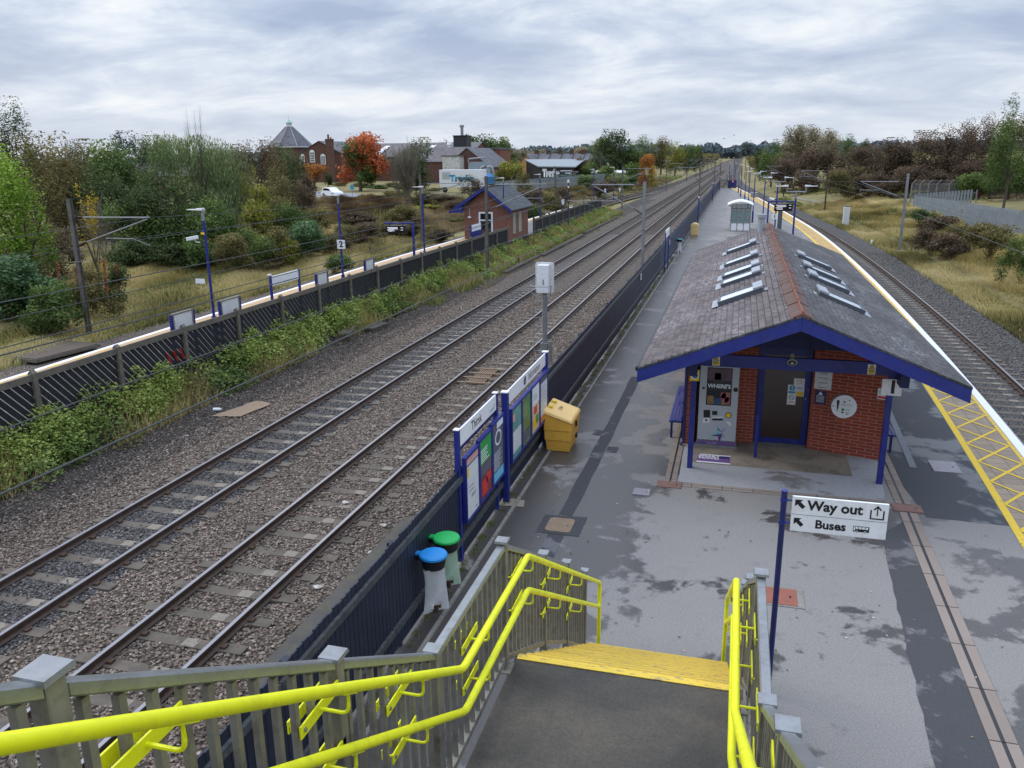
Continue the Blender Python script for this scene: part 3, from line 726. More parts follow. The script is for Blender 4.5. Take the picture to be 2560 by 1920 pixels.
def slope_plate(x,ya,za,yb,zb,h,t_,mb): mb.hexa([(x-t_/2,ya,za-h),(x+t_/2,ya,za-h),(x+t_/2,yb,zb-h),(x-t_/2,yb,zb-h),(x-t_/2,ya,za),(x+t_/2,ya,za),(x+t_/2,yb,zb),(x-t_/2,yb,zb)])
b=MB()
for x in (-1.58,.27):
    slope_plate(x,YL1,ZL-.02,9.6,.0,.26,.02,b); slope_plate(x,YL0-.12,ZL-.0,YL1-.001,ZL-.001,.26,.02,b); slope_plate(x,-.6,ZL+.05+.56*(YL0+.6),YL0-.121,ZL+.12,.26,.02,b)
b.build('stringer',M['galv_old'],st,world=True)
b=MB()
for x in (-1.45,.12):
    for y in (4.5,5.5): b.box(x-.07,x+.07,y-.07,y+.07,0,ZL-.161)
b.build('column',M['galv_dull'],st,world=True)

def balustrade(label,X,posts,bump=0):
    r=thing('balustrade',label,'railing',(X,posts[0][0],posts[0][2]))
    s_=.034
    for (y,zt,zb) in posts:
        q=MB(); q.box(X-s_,X+s_,y-s_,y+s_,zb,zt-.012); po=q.build('post',M['galv_old'],r,world=True,bevel=.004)
        c=MB(); c.hexa([(X-.054,y-.054,zt-.012),(X+.054,y-.054,zt-.012),(X+.054,y+.054,zt-.012),(X-.054,y+.054,zt-.012),(X-.05,y-.05,zt+.006),(X+.05,y-.05,zt+.006),(X+.05,y+.05,zt+.006),(X-.05,y+.05,zt+.006)])
        c.build('cap',M['galv_cap'],po,loc=None).location=-Vector((0,0,0))
        COLc=po.children[0]; COLc.location=(-r.location.x,-r.location.y,-r.location.z)
        bp=MB(); bp.box(X-.07,X+.07,y-.08,y+.08,zb,zb+.014); bpo=bp.build('base_plate',M['galv_old'],po); bpo.location=(-r.location.x,-r.location.y,-r.location.z)
    for (ya,za,ba),(yb,zb,bb) in zip(posts[:-1],posts[1:]):
        za-=.03; zb-=.03; d=.058
        sgn=1 if yb>ya else -1
        q=MB(); k=lambda y,a_,b_: a_+(b_-a_)*(y-ya)/(yb-ya)
        y0,y1=ya+sgn*s_,yb-sgn*s_
        for hw,h0,h1 in ((.031,.052,.0),):
            q.hexa([(X-hw,y0,k(y0,za,zb)-h0),(X+hw,y0,k(y0,za,zb)-h0),(X+hw,y1,k(y1,za,zb)-h0),(X-hw,y1,k(y1,za,zb)-h0),(X-hw,y0,k(y0,za,zb)),(X+hw,y0,k(y0,za,zb)),(X+hw,y1,k(y1,za,zb)),(X-hw,y1,k(y1,za,zb))])
        q.build('top_rail',M['galv_cap'],r,world=True,bevel=.006)
        q=MB(); hb=.13
        q.hexa([(X-.024,y0,k(y0,ba,bb)+hb-.05),(X+.024,y0,k(y0,ba,bb)+hb-.05),(X+.024,y1,k(y1,ba,bb)+hb-.05),(X-.024,y1,k(y1,ba,bb)+hb-.05),(X-.024,y0,k(y0,ba,bb)+hb),(X+.024,y0,k(y0,ba,bb)+hb),(X+.024,y1,k(y1,ba,bb)+hb),(X-.024,y1,k(y1,ba,bb)+hb)])
        q.build('bottom_rail',M['galv_old'],r,world=True)
        n=max(2,int(round(abs(y1-y0)/.1225))); q=MB()
        for i in range(n):
            y=y0+(y1-y0)*(i+.5)/n; q.box(X-.0145,X+.0145,y-.0145,y+.0145,k(y,ba,bb)+hb-.02,k(y,za,zb)-.06)
        q.build('bars',M['galv_old'],r,world=True)
    return r
PL=[(-.1,6.08,4.75),(1.45,5.21,3.92),(2.92,4.30,3.05),(4.13,3.55,ZL),(5.70,3.53,ZL),(7.14,2.70,1.58),(8.30,2.01,.86),(9.5,1.27,.02)]
balustrade('left metal balustrade with square capped posts along the stairs and landing',-1.67,PL)
PR=[(.3,5.85,4.55),(1.75,5.03,3.73),(3.0,4.25,2.98),(4.13,3.55,ZL),(5.66,3.53,ZL),(7.14,2.70,1.50),(8.30,2.01,.82),(9.5,1.27,.0)]
balustrade('right metal balustrade of the stairs beside the way out sign post',.315,PR)
def arc(p0,p1,p2,r=.06,n=4):
    a=Vector(p0);b=Vector(p1);c=Vector(p2);u=(a-b).normalized();v=(c-b).normalized(); s_=b+u*r; e=b+v*r
    return [tuple((s_.lerp(b,t)).lerp(b.lerp(e,t),t)) for t in [i/n for i in range(n+1)]]
def path_round(pts,r=.07):
    out=[pts[0]]
    for i in range(1,len(pts)-1): out+=arc(pts[i-1],pts[i],pts[i+1],r)
    return out+[pts[-1]]
def handrail(label,X,Xf,side,br_u,br_l):
    r=thing('handrail',label,'handrail',(X,9.72,0))
    up=[(X,-.35,6.17),(X,4.2,3.385),(X,5.86,3.33),(X,9.72,.99),(X,9.72,.0)]
    lo=[(X,-.35,5.87),(X,4.22,3.06),(X,5.86,3.02),(X,9.70,.64)]
    q=MB(); q.tube(path_round(up,.06),.0255,14); q.build('upper_rail',M['yellowrail'],r,world=True,smooth=True)
    q=MB(); q.tube(path_round(lo,.06),.0255,14); q.build('lower_rail',M['yellowrail'],r,world=True,smooth=True)
    q=MB(); q.cyl((X,9.72),.055,0,.012,16); q.build('foot_flange',M['yellowrail'],r,world=True)
    def zz(P,y):
        for (a,b_) in zip(P[:-1],P[1:]):
            if a[1]<=y<=b_[1] and b_[1]>a[1]: return a[2]+(b_[2]-a[2])*(y-a[1])/(b_[1]-a[1]),(b_[2]-a[2])/(b_[1]-a[1])
    for P,ys in ((up,br_u),(lo,br_l)):
        for y in ys:
            z,sl=zz(P,y); q=MB(); pz=z-.13; xf=Xf+side*.03
            for dx,L_ in ((0,.17),(-side*.07,.15)):
                x=xf+dx
                q.hexa([(x-.004,y-L_,pz-.03),(x+.004,y-L_,pz-.03),(x+.004,y+L_,pz-.03),(x-.004,y+L_,pz-.03),(x-.004,y-L_,pz+.03),(x+.004,y-L_,pz+.03),(x+.004,y+L_,pz+.03),(x-.004,y+L_,pz+.03)])
            q.tube([(xf,y-.14,pz),(xf-side*.072,y-.14,pz)],.006,6)
            q.tube(path_round([(xf,y,pz),(X,y,pz-.0),(X,y,z-.022)],.04),.0085,8)
            q.hexa([(X-.014,y-.06,z-.030-sl*.06),(X+.014,y-.06,z-.030-sl*.06),(X+.014,y+.06,z-.030+sl*.06),(X-.014,y+.06,z-.030+sl*.06),(X-.014,y-.06,z-.024-sl*.06),(X+.014,y-.06,z-.024-sl*.06),(X+.014,y+.06,z-.024+sl*.06),(X-.014,y+.06,z-.024+sl*.06)])
            br=q.build('bracket',M['yellowrail'],r,world=True)
            q=MB(); q.tube([(xf+side*.004,y-.14,pz),(xf+side*.012,y-.14,pz)],.011,6); bo=q.build('bolt',M['galv_cap'],br); bo.location=-r.location
    return r
handrail('left bright yellow double handrail following stairs and landing',-1.5,-1.67,1,[.75,1.72,2.72,3.55,4.75,6.02,7.15,8.35],[.75,1.72,2.75,3.58,4.75,6.02,7.15,8.35])
handrail('right bright yellow double handrail beside the way out sign',.15,.315,-1,[.8,2.0,3.1,4.45,5.4,6.6,8.0],[.8,2.0,3.1,4.4,5.4,6.6,8.0])

# ------------------------------------------------------------------ waiting room building
XR_,ZR=1.2,3.68; XEL,ZEL=-1.68,2.55; XER,ZER=4.05,2.53; Y0,Y1=15.2,35.5
kL=(ZR-ZEL)/(XR_-XEL); kR=(ZR-ZER)/(XER-XR_)
def zroof(x): return ZR-(XR_-x)*kL if x<XR_ else ZR-(x-XR_)*kR
bd=thing('waiting_room','brick platform waiting room with mossy tiled roof and blue gable','building',(1.2,18.4,0))
q=MB(); wt=2.52
q.prism([(-.95,18.3,0),(-.95,33,0),(-.7,33,0),(-.7,18.3,0)],(0,0,wt))
q.prism([(-.69,18.66,0),(-.69,18.9,0),(.62,18.9,0),(.62,18.66,0)],(0,0,wt))
q.prism([(1.80,18.62,0),(1.80,18.9,0),(3.0,18.9,0),(3.26,18.5,0),(3.28,18.2,0)],(0,0,wt))
q.prism([(3.03,18.92,0),(3.28,18.52,0),(3.28,33,0),(3.03,33,0)],(0,0,wt-.01)); q.prism([(-.69,32.75,0),(-.69,33,0),(3.02,33,0),(3.02,32.75,0)],(0,0,wt-.01))
q.build('brick_wall',M['brick'],bd,world=True)
def roofslope(name,sgn,mat):
    q=MB(); k=kL if sgn<0 else kR; e=XEL if sgn<0 else XER; st=.129/1.075
    i0=math.floor(XR_/st) if sgn<0 else math.ceil(XR_/st)
    xs=[XR_]; i=i0
    while (sgn<0 and i*st>e) or (sgn>0 and i*st<e): xs.append(i*st); i+=int(sgn)
    xs.append(e); r=random.Random(4)
    ysn=[Y0,15.6]+[16+j*1.3 for j in range(15)]+[Y1]
    sag=lambda x,y: -.012*sin((y-Y0)*.55+x)-.01*sin(y*1.7+x*2.1)
    for a,b_ in zip(xs[:-1],xs[1:]):
        j=r.uniform(-.002,.002)
        for y0,y1 in zip(ysn[:-1],ysn[1:]):
            za=zroof(a)+.002; zb=zroof(b_)+.021+j*1.5
            q.quad((a,y0,za+sag(a,y0)),(b_,y0,zb+sag(b_,y0)),(b_,y1,zb+sag(b_,y1)),(a,y1,za+sag(a,y1)))
            q.quad((b_,y0,zb+sag(b_,y0)),(b_,y0,zroof(b_)-.002+sag(b_,y0)),(b_,y1,zroof(b_)-.002+sag(b_,y1)),(b_,y1,zb+sag(b_,y1)))
    q.quad((XR_,Y0,ZR-.02),(e,Y0,zroof(e)-.03),(e,Y1,zroof(e)-.03),(XR_,Y1,ZR-.02))
    return q.build(name,mat,bd,world=True)
roofslope('tiled_roof_slope',-1,M['tiles_left']); roofslope('shaded_roof_slope',1,M['tiles_right'])  # right slope takes the shade-darkened tiles
q=MB()
for (xa,xb) in ((XEL,XR_),(XR_,XER)):
    for (y0,y1,t0,t1) in ((Y0+.005,Y1-.005,.035,.07),):
        q.hexa([(xa,y0,zroof(xa)-t1),(xb,y0,zroof(xb)-t1),(xb,y1,zroof(xb)-t1),(xa,y1,zroof(xa)-t1),(xa,y0,zroof(xa)-t0),(xb,y0,zroof(xb)-t0),(xb,y1,zroof(xb)-t0),(xa,y1,zroof(xa)-t0)])
q.build('soffit',M['blue_dark'],bd,world=True)
for (xa,xb) in ((XEL-.02,XR_),(XR_,XER+.02)):
    q=MB(); za,zb=zroof(max(xa,XEL)),zroof(min(xb,XER))
    q.hexa([(xa,Y0-.05,za-.27),(xb,Y0-.05,zb-.27),(xb,Y0+.0,zb-.27),(xa,Y0+.0,za-.27),(xa,Y0-.05,za-.02),(xb,Y0-.05,zb-.02),(xb,Y0,zb-.02),(xa,Y0,za-.02)])
    q.build('barge_board',M['blue'],bd,world=True,bevel=.004)
    q=MB(); q.hexa([(xa,Y0-.06,za-.018),(xb,Y0-.06,zb-.018),(xb,Y0+.02,zb-.018),(xa,Y0+.02,za-.018),(xa,Y0-.06,za+.02),(xb,Y0-.06,zb+.02),(xb,Y0+.02,zb+.02),(xa,Y0+.02,za+.02)])
    q.build('verge_tiles',M['tiles_right'],bd,world=True)
# ridge tiles
q=MB(); y=Y0-.04; r=random.Random(9)
while y<Y1:
    dz=r.uniform(-.006,.012)-.012*sin((y-Y0)*.55+1.2); ye=y+.44; w_=.2+r.uniform(-.01,.01)
    for s_ in (-1,1):
        k=kL if s_<0 else kR; xo=XR_+s_*w_; zo=ZR-w_*k+.035+dz; zt=ZR+.05+dz
        q.hexa([(XR_,y,zt-.02),(xo,y,zo-.02),(xo,ye,zo-.02),(XR_,ye,zt-.02),(XR_,y,zt),(xo,y,zo),(xo,ye,zo),(XR_,ye,zt)],1)
    q.hexa([(XR_-.022,y,zt-.01),(XR_+.022,y,zt-.01),(XR_+.022,ye,zt-.01),(XR_-.022,ye,zt-.01),(XR_-.01,y,zt+.05),(XR_+.01,y,zt+.05),(XR_+.01,ye,zt+.05),(XR_-.01,ye,zt+.05)])
    y+=.45
q.prism([(XR_-.17,Y0-.045,ZR-.02),(XR_+.17,Y0-.045,ZR-.02),(XR_,Y0-.045,ZR+.06)],(0,.03,0))
q.build('ridge_tiles',[M['terra'],M['terra_old']],bd,world=True)
# beams, posts, gable boarding
q=MB(); q.box(-.79,3.28,16.66,16.74,2.30,2.555); q.build('cross_beam',M['blue'],bd,world=True,bevel=.005)
for x in (-.71,3.22):
    q=MB(); q.box(x-.08,x+.08,16.28,16.655,2.17,2.44); q.box(x-.06,x+.06,16.745,33.5,2.16,2.42); q.build('eaves_beam',M['blue_dark'],bd,world=True,bevel=.004)
for x,y in ((-.70,16.81),(3.07,16.81)):
    q=MB(); q.box(x-.055,x+.055,y-.055,y+.055,.0,2.298); q.build('post',M['blue'],bd,world=True,bevel=.004)
q=MB(); q.tube([(.66,17.75,0),(.66,17.75,1.02)],.035,10); q.build('door_bollard',M['blue'],bd,world=True)
q=MB(); q.prism([(-.9,17.5,2.56),(3.2,17.5,2.56),(3.2,17.5,zroof(3.2)-.08),(1.2,17.5,ZR-.08),(-.9,17.5,zroof(-.9)-.08)],(0,.05,0)); q.build('gable_boarding',M['blue_dark'],bd,world=True)
q=MB(); q.box(.9,1.5,17.46,17.498,3.2,3.42); gp=q.build('gable_window',M['glass_dark'],bd,world=True)
q=MB()
for x in (.72,1.68): q.box(x-.1,x+.1,17.47,17.498,2.6,3.3)
q.build('board_battens',M['blue_dark'],bd,world=True)
q=MB()
for k in range(1): q.tube([(XEL-.03,Y0+.15,ZEL-.05),(XEL-.03,33.3,ZEL-.05)],.055,8)
q.tube([(XER+.03,Y0+.15,ZER-.05),(XER+.03,Y1-.1,ZER-.05)],.055,8); q.build('gutter',M['slot'],bd,world=True)
q=MB(); q.tube([(-.93,18.2,2.2),(-.93,18.2,.12),(-.99,18.12,.04)],.035,8); q.build('downpipe',M['blue_dark'],bd,world=True)
# leaves and moss lying in the left gutter
# door
q=MB()
for a in ((.63,.79,0,2.3),(1.66,1.79,0,2.3),(.79,1.66,.0,.13),(.79,1.66,2.1,2.3)): q.box(a[0],a[1],18.82,18.9,a[2],a[3])
df=q.build('door_frame',M['blue'],bd,world=True,bevel=.004)
q=MB(); q.box(.79,1.66,18.85,18.87,.13,2.1); q.build('door_panel',M['door_glass'],bd,world=True)
q=MB(); q.tube([(1.70,18.8,1.12),(1.70,18.82,1.12)],.018,10); q.tube([(1.74,18.8,1.34),(1.74,18.82,1.34)],.012,10); q.build('lock',M['galv_cap'],bd,world=True)
q=MB(); q.box(.6,1.82,18.5,18.82,.0,.012); q.build('threshold',M['conc'],bd,world=True)
# roof windows
def skyl(name_,x0,x1,y0,w_=.84):
    k=(zroof(x1)-zroof(x0))/(x1-x0); L_=sqrt((x1-x0)**2+(zroof(x1)-zroof(x0))**2); ux=Vector(((x1-x0)/L_,0,(zroof(x1)-zroof(x0))/L_)); uy=Vector((0,1,0)); un=Vector((-ux.z,0,ux.x)); 
    o_=Vector((x0,y0,zroof(x0)))
    P=lambda a,b_,c_: tuple(o_+ux*a+uy*b_+un*c_)
    def bx(mb,a0,a1,b0,b1,c0,c1): mb.hexa([P(a0,b0,c0),P(a1,b0,c0),P(a1,b1,c0),P(a0,b1,c0),P(a0,b0,c1),P(a1,b0,c1),P(a1,b1,c1),P(a0,b1,c1)])
    q=MB()
    for a in ((0,L_,0,.07),(0,L_,w_-.07,w_),(0,.06,.07,w_-.07),(L_-.06,L_,.07,w_-.07)): bx(q,a[0],a[1],a[2],a[3],.0,.105)
    hi=(L_-.2,L_+.02) if x0<XR_ else (-.02,.2)
    fr=q.build('roof_window',M['skyframe'],bd,world=True)
    q=MB(); bx(q,.06,L_-.06,.07,w_-.07,.06,.085); g_=q.build('pane',M['glass_roof'],fr); g_.location=-bd.location
    q=MB(); bx(q,hi[0],hi[1],-.015,w_+.015,.106,.15); g_=q.build('hood',M['lead'],fr); g_.location=-bd.location
    q=MB(); 
    lo=(-.16,-.001) if x0<XR_ else (L_+.001,L_+.16)
    bx(q,lo[0],lo[1],-.06,w_+.06,.022,.03); up_=(L_+.03,L_+.1) if x0<XR_ else (-.1,-.03); bx(q,up_[0],up_[1],-.05,w_*.35,.022,.03); g_=q.build('flashing',M['lead'],fr); g_.location=-bd.location
for y in (19.25,21.98,23.5,26.05,29.7): skyl('l',-.33,.64,y)
for y in (18.95,21.75,23.62,26.2): skyl('r',1.78,2.76,y)
q=MB(); q.cyl((.86,33.6),.14,zroof(.86)-.1,zroof(.86)+.55,12); q.tube([(.86,33.6,zroof(.86)+.55),(.86,33.6,zroof(.86)+.68)],.19,12); q.build('vent_pipe',M['lead'],bd,world=True,smooth=True)

# ------------------------------------------------------------------ things fixed to the front
U=lambda x,y:(1700+x*.25316,860+y*.25316)
def pt(x,y,Y):
    p=ony(*U(x,y),Y); return p.x,p.z
FX=Vector((1,0,0)); FZ=Vector((0,0,1))
# ticket machine, front at Y=18.3
tm=thing('ticket_machine','tall grey ticket machine with dark screen and star emblem','ticket machine',(-.2,18.3,0))
def fb(mb,x0,x1,z0,z1,y0,y1,mi=0): mb.box(x0,x1,y0,y1,z0,z1,mi)
q=MB(); fb(q,-.63,.225,.14,1.95,18.3,18.655); q.build('cabinet',M['sgrey'],tm,world=True,bevel=.008)
q=MB(); fb(q,-.69,.26,0,.05,18.2,18.655); fb(q,-.64,.235,.05,.138,18.26,18.655); q.build('plinth',M['galv_dull'],tm,world=True)
M['purple']=paint('purple_vinyl','6d4d8c',.5,.1); M['purple_deep']=paint('purple_print','6a2a86',.5,.1); M['tealp']=paint('teal_print','2f8fae',.5,.1); M['lilac']=paint('lilac_print','8f8fb5',.5,.1); M['navyp']=paint('navy_print','1b2556',.5,.1); M['yellowp']=paint('yellow_print','e6c21c',.45,.06); M['pale']=paint('pale_print','dfe3e8',.5,.05); M['ink']=paint('black_ink','141519',.5,.1); M['redp']=paint('red_print','c83a33',.5,.2); M['greenp']=paint('green_print','2f9a4c',.5,.15); M['skyp']=paint('sky_blue_print','6cb7d8',.5,.1); M['slatep']=paint('slate_print','5a5e6b',.5,.15); M['salmon']=paint('salmon_print','d09a90',.5,.15); M['orangep']=paint('orange_print','d9893a',.5,.2)
q=MB(); fb(q,-.62,.22,.055,.135,18.25,18.259); q.build('plinth_label',M['purple'],tm,world=True)
text('NOAEL',.075,M['lilac'],tm,frame_mat((-.3-tm.location.x,18.248-18.3,.085),FX,FZ),bold=.02)
s2=lambda x,y:(1720+x*.18086,880+y*.18086)
def q2(x,y): p=ony(*s2(x,y),18.3); return p.x,p.z
def rect2(mb,x0,y0,x1,y1,yy,mi=0,th=.004):
    a=q2(x0,y0); b_=q2(x1,y0); c_=q2(x1,y1); d=q2(x0,y1); mb.prism([(d[0],yy,d[1]),(c_[0],yy,c_[1]),(b_[0],yy,b_[1]),(a[0],yy,a[1])],(0,th,0),mi)
q=MB(); fb(q,-.475,.075,.985,1.865,18.294,18.2995); q.build('screen',M['screen'],tm,world=True)
q=MB()
X_=lambda u:-.475+.55*u; Z_=lambda v:.985+.88*v
def sc_(u0,u1,v0,v1,mi): q.box(X_(u0),X_(u1),18.291,18.2935,Z_(v0),Z_(v1),mi)
M['scr1']=paint('screen_mauve','5b4655',.2,.3,6.); M['scr2']=paint('screen_pink','b5606a',.2,.3,9.,dirt='6a2f46',dirtamt=.6); M['scr3']=paint('screen_gold','94743a',.2,.4,9.,dirt='3b3d5c',dirtamt=.7); M['scr4']=paint('screen_blue','2f4c74',.2,.3,9.); M['scr5']=paint('screen_dim','2b2530',.2,.3,6.)
sc_(.02,.98,.66,.98,0); sc_(.3,.55,.68,.86,4); sc_(.02,.98,.42,.64,4); sc_(.05,.3,.02,.25,2); sc_(.3,.62,.02,.2,3); sc_(.62,.96,.02,.36,2)
for cx,cz,r_ in ((.76,.22,.12),(.68,.28,.08),(.85,.15,.08)):
    q.prism([(X_(cx)+r_*cos(t_)*.8,18.289,Z_(cz)+r_*sin(t_)) for t_ in [i*pi/6 for i in range(12)]],(0,.0015,0),1)
q.build('screen_picture',[M['scr1'],M['scr2'],M['scr3'],M['scr4'],M['scr5']],tm,world=True)
T0=tm.location
text("WHERE'S",.125,M['pale'],tm,frame_mat((-.2-T0.x,18.288-T0.y,1.435),FX,FZ),bold=.03)
q=MB(); rect2(q,215,800,305,905,18.293); rect2(q,333,815,405,868,18.293); rect2(q,335,905,478,945,18.291); q.build('card_reader',M['slot'],tm,world=True)
q=MB(); rect2(q,205,908,298,975,18.294); rect2(q,330,893,480,915,18.290); q.prism([(a[0],18.294,a[1]) for a in (q2(518,960),q2(582,962),q2(602,1028),q2(572,1015),q2(545,985))][::-1],(0,.004,0)); q.build('white_trim',M['white'],tm,world=True)
def disc(mb,cx,cz,r_,y,th=.006,n=20,mi=0): mb.prism([(cx+r_*cos(2*pi*i/n),y,cz+r_*sin(2*pi*i/n)) for i in range(n)],(0,th,0),mi)
q=MB(); a=q2(560,873); disc(q,a[0],a[1],.07,18.293,.005); a=q2(660,522); disc(q,a[0],a[1],.052,18.294); a=q2(215,497); disc(q,a[0],a[1],.03,18.294); a=q2(252,942); disc(q,a[0],a[1],.025,18.2925,.001); q.build('black_button',M['slot'],tm,world=True)
q=MB(); a=q2(560,873); disc(q,a[0],a[1],.056,18.291,.0018); q.build('yellow_sticker',M['yellowp'],tm,world=True)
star=[('tealp',[(402,1032),(480,1118),(408,1080)]),('lilac',[(528,1045),(482,1115),(465,1080)]),('skyp',[(310,1155),(405,1108),(475,1122)]),('navyp',[(310,1157),(478,1128),(412,1162)]),('purple_deep',[(430,1252),(412,1165),(478,1132)]),('tealp',[(486,1138),(508,1185),(480,1165)])]
for mm_,pp_ in star:
    q=MB(); q.prism([(q2(*u)[0],18.295,q2(*u)[1]) for u in pp_],(0,.003,0)); q.build('emblem',M[mm_],tm,world=True)
# purple floor mat
mt=thing('floor_sticker','purple floor sign with white lettering before the ticket machine','floor sign',(-.22,17.43,0))
q=MB(); q.prism([(-.35,-.27,.011),(.35,-.25,.011),(.35,.25,.011),(-.35,.22,.011)],(0,0,.004)); q.build('sheet',M['purple'],mt)
for bb_ in ((-.36,.36,-.28,-.21),(-.3,.36,.2,.25)): q=MB(); q.box(*bb_,.0155,.0165); q.build('white_border',M['white'],mt)
text('SMART',.15,M['pale'],mt,frame_mat((-.1,.12,.0165),(1,0,0),(0,1,0)),bold=.03); text('MOVE!',.15,M['pale'],mt,frame_mat((-.1,-.0,.0165),(1,0,0),(0,1,0)),bold=.03)
q=MB(); q.box(.02+.05,.33,.04,.16,.0155,.0162); q.build('dark_stripe',M['navyp'],mt)
# help point
p=ony(*U(1620,620),18.33); hp=thing('help_point','round white help point panel on the red brick wall','help point',(p.x,18.36,p.z))
q=MB(); q.tube([(0,.12,0),(0,-.02,0)],.262,36); q.build('housing',M['sgrey'],hp,smooth=True)
q=MB(); q.tube([(0,-.0205,0),(0,-.032,0)],.262,36); q.build('face',M['white'],hp,smooth=True)
q=MB(); q.prism([(-.13-.03,-.036,.12),(-.13-.01,-.036,-.07),(-.13+.01,-.036,-.07),(-.13+.03,-.036,.12),(-.13+.02,-.036,.145),(-.13-.02,-.036,.145)],(0,.003,0)); disc(q,-.135,-.1,.013,-.036,.003); 
for x,z in ((-.225,.01),(.1,.15),(.075,-.165)): disc(q,x,z,.014,-.036,.003)
q.box(-.02,.02,-.036,-.033,.09,.125); q.build('symbols',M['slot'],hp)
q=MB(); disc(q,-.02,-.065,.032,-.037,.004); q.build('green_button',M['greenp'],hp); q=MB(); disc(q,-.025,-.13,.022,-.037,.004); q.build('blue_button',M['navyp'],hp)
text('Help Point',.052,M['slatep'],hp,frame_mat((.055,-.0335,.045),FX,FZ),bold=.0)
q=MB()
for k in range(2): q.box(.03,.13,-.0345,-.0332,-.072-.065*k,-.062-.065*k)
q.build('print_lines',M['slatep'],hp)
# small notices
def notice(name,label,cat,x,z,w_,h_,Y,base='white',extra=None,rot=0,slant=0.):
    r=thing(name,label,cat,(x,Y,z)); q=MB(); q.box(-w_/2,w_/2,-.006,0,-h_/2,h_/2); q.build('plate',M[base],r)
    if slant: r.rotation_euler=(0,0,slant)
    if extra: extra(r)
    return r
def tri_warn(w_,h_):
    def f(r):
        q=MB(); s_=w_*.42; q.prism([(-s_,-.009,h_*.02),(s_,-.009,h_*.02),(0,-.009,h_*.02+s_*1.7)],(0,.002,0)); q.build('triangle_edge',M['ink'],r)
        s_*=.74; q=MB(); q.prism([(-s_,-.012,h_*.02+.012),(s_,-.012,h_*.02+.012),(0,-.012,h_*.02+.012+s_*1.7)],(0,.002,0)); q.build('triangle',M['yellowp'],r)
        q=MB(); k=w_*.09; zc_=h_*.02+s_*.75; q.prism([(-k*.2,-.0145,zc_+k*1.7),(k*.9,-.0145,zc_+k*1.7),(k*.3,-.0145,zc_+k*.3),(k,-.0145,zc_+k*.3),(-k*.6,-.0145,zc_-k*2),(-k*.1,-.0145,zc_-k*.2),(-k*.9,-.0145,zc_-k*.2)],(0,.002,0)); q.build('bolt_symbol',M['ink'],r)
        q=MB(); q.box(-w_*.42,w_*.42,-.009,-.007,-h_*.45,-h_*.04); q.build('caption',M['yellowp'],r)
        q=MB(); q.box(-w_*.36,w_*.36,-.0105,-.0092,-h_*.17,-h_*.09); 
        for k_ in range(3): q.box(-w_*.3,w_*.3,-.0105,-.0092,-h_*(.24+.07*k_)-.004,-h_*(.24+.07*k_)); 
        q.build('caption_lines',M['ink'],r)
    return f
x,z=pt(357,167,16.64); notice('warning_sign','yellow triangle electricity sign on the beam above the ticket machine','sign',x,z,.145,.20,16.652,extra=tri_warn(.145,.2))
x,z=pt(1893,252,16.64); notice('warning_sign','yellow triangle electricity sign at the right end of the beam','sign',x,z,.145,.20,16.652,extra=tri_warn(.145,.2))
def ex_cctv(r):
    q=MB(); disc(q,0,0,.085,-.009,.002); q.build('eye_white',M['pale'],r); q=MB(); disc(q,.01,-.005,.055,-.012,.002); q.build('eye_blue',M['navyp'],r); q=MB(); disc(q,.01,-.005,.03,-.0145,.002); q.build('eye_centre',M['tealp'],r)
x,z=pt(145,310,16.74); notice('camera_sign','yellow sign with a blue eye on the left front post','sign',x,z,.19,.24,16.752,'yellowp',ex_cctv)
# platform number sign
x,z=pt(2100,430,16.74); ns=thing('platform_number_sign','white square sign with black 1 at the right front post','sign',(x-.015,16.748,z)); q=MB(); q.box(-.185,.185,-.012,0,-.165,.165); q.build('plate',M['white'],ns,bevel=.003)
text('1',.36,M['ink'],ns,frame_mat((.02,-.0135,0),FX,FZ),bold=.04)
def ex_lines(cols,y0=.36,y1=-.4,n=6,mat='ink',w_=.35):
    def f(r):
        pl=r.children[0]; d=pl.dimensions
        ws=[v.co for v in pl.data.vertices]; W_=max(v.x for v in ws)*2; H_=max(v.z for v in ws)*2
        q=MB(); rr=random.Random(hash(r.name)%99)
        for k in range(n):
            zz_=H_*(y0+(y1-y0)*k/(n-1)); ww=W_*w_*rr.uniform(.6,1.); q.box(-ww,ww,-.0085,-.0068,zz_-.006,zz_+.006)
        q.build('print_lines',M[mat],r)
    return f
slw=-math.atan2(.42,1.48)
def onwall(xp): return 18.62-(xp-1.80)*.42/1.48-.004
x,z=pt(1420,360,18.45); notice('notice_board','pale grey notice above a navy notice on the brick wall','notice',x,z-.02,.36,.42,onwall(x),'white_dirty',ex_lines(0,n=4,mat='slatep',w_=.3),slant=slw)
def ex_navy(r):
    q=MB(); q.prism([(-.05,-.009,.06),(.05,-.009,.06),(0,-.009,.14)],(0,.002,0)); q.build('triangle',M['pale'],r)
    q=MB()
    for k in range(6): q.box(-.085,.085,-.0085,-.0068,.03-k*.027,.038-k*.027)
    q.build('print_lines',M['pale'],r)
x,z=pt(1388,535,18.5); notice('navy_notice','navy notice with white triangle left of the help point','notice',x,z,.235,.31,onwall(x),'navyp',ex_navy,slant=slw)
def ex_ns(r):
    q=MB(); disc(q,0,.05,.065,-.009,.002); q.build('disc_edge',M['ink'],r); q=MB(); disc(q,0,.05,.055,-.0115,.002); q.build('disc',M['pale'],r)
    q=MB(); q.box(-.035,.035,-.0135,-.0118,.045,.055); q.prism([(-.04,-.0155,.085),(-.034,-.0155,.092),(.04,-.0155,.015),(.034,-.0155,.008)],(0,.0015,0)); q.build('cigarette_symbol',M['ink'],r)
    q=MB(); q.box(-.09,.09,-.009,-.007,-.1,-.045); q.build('red_band',M['redp'],r)
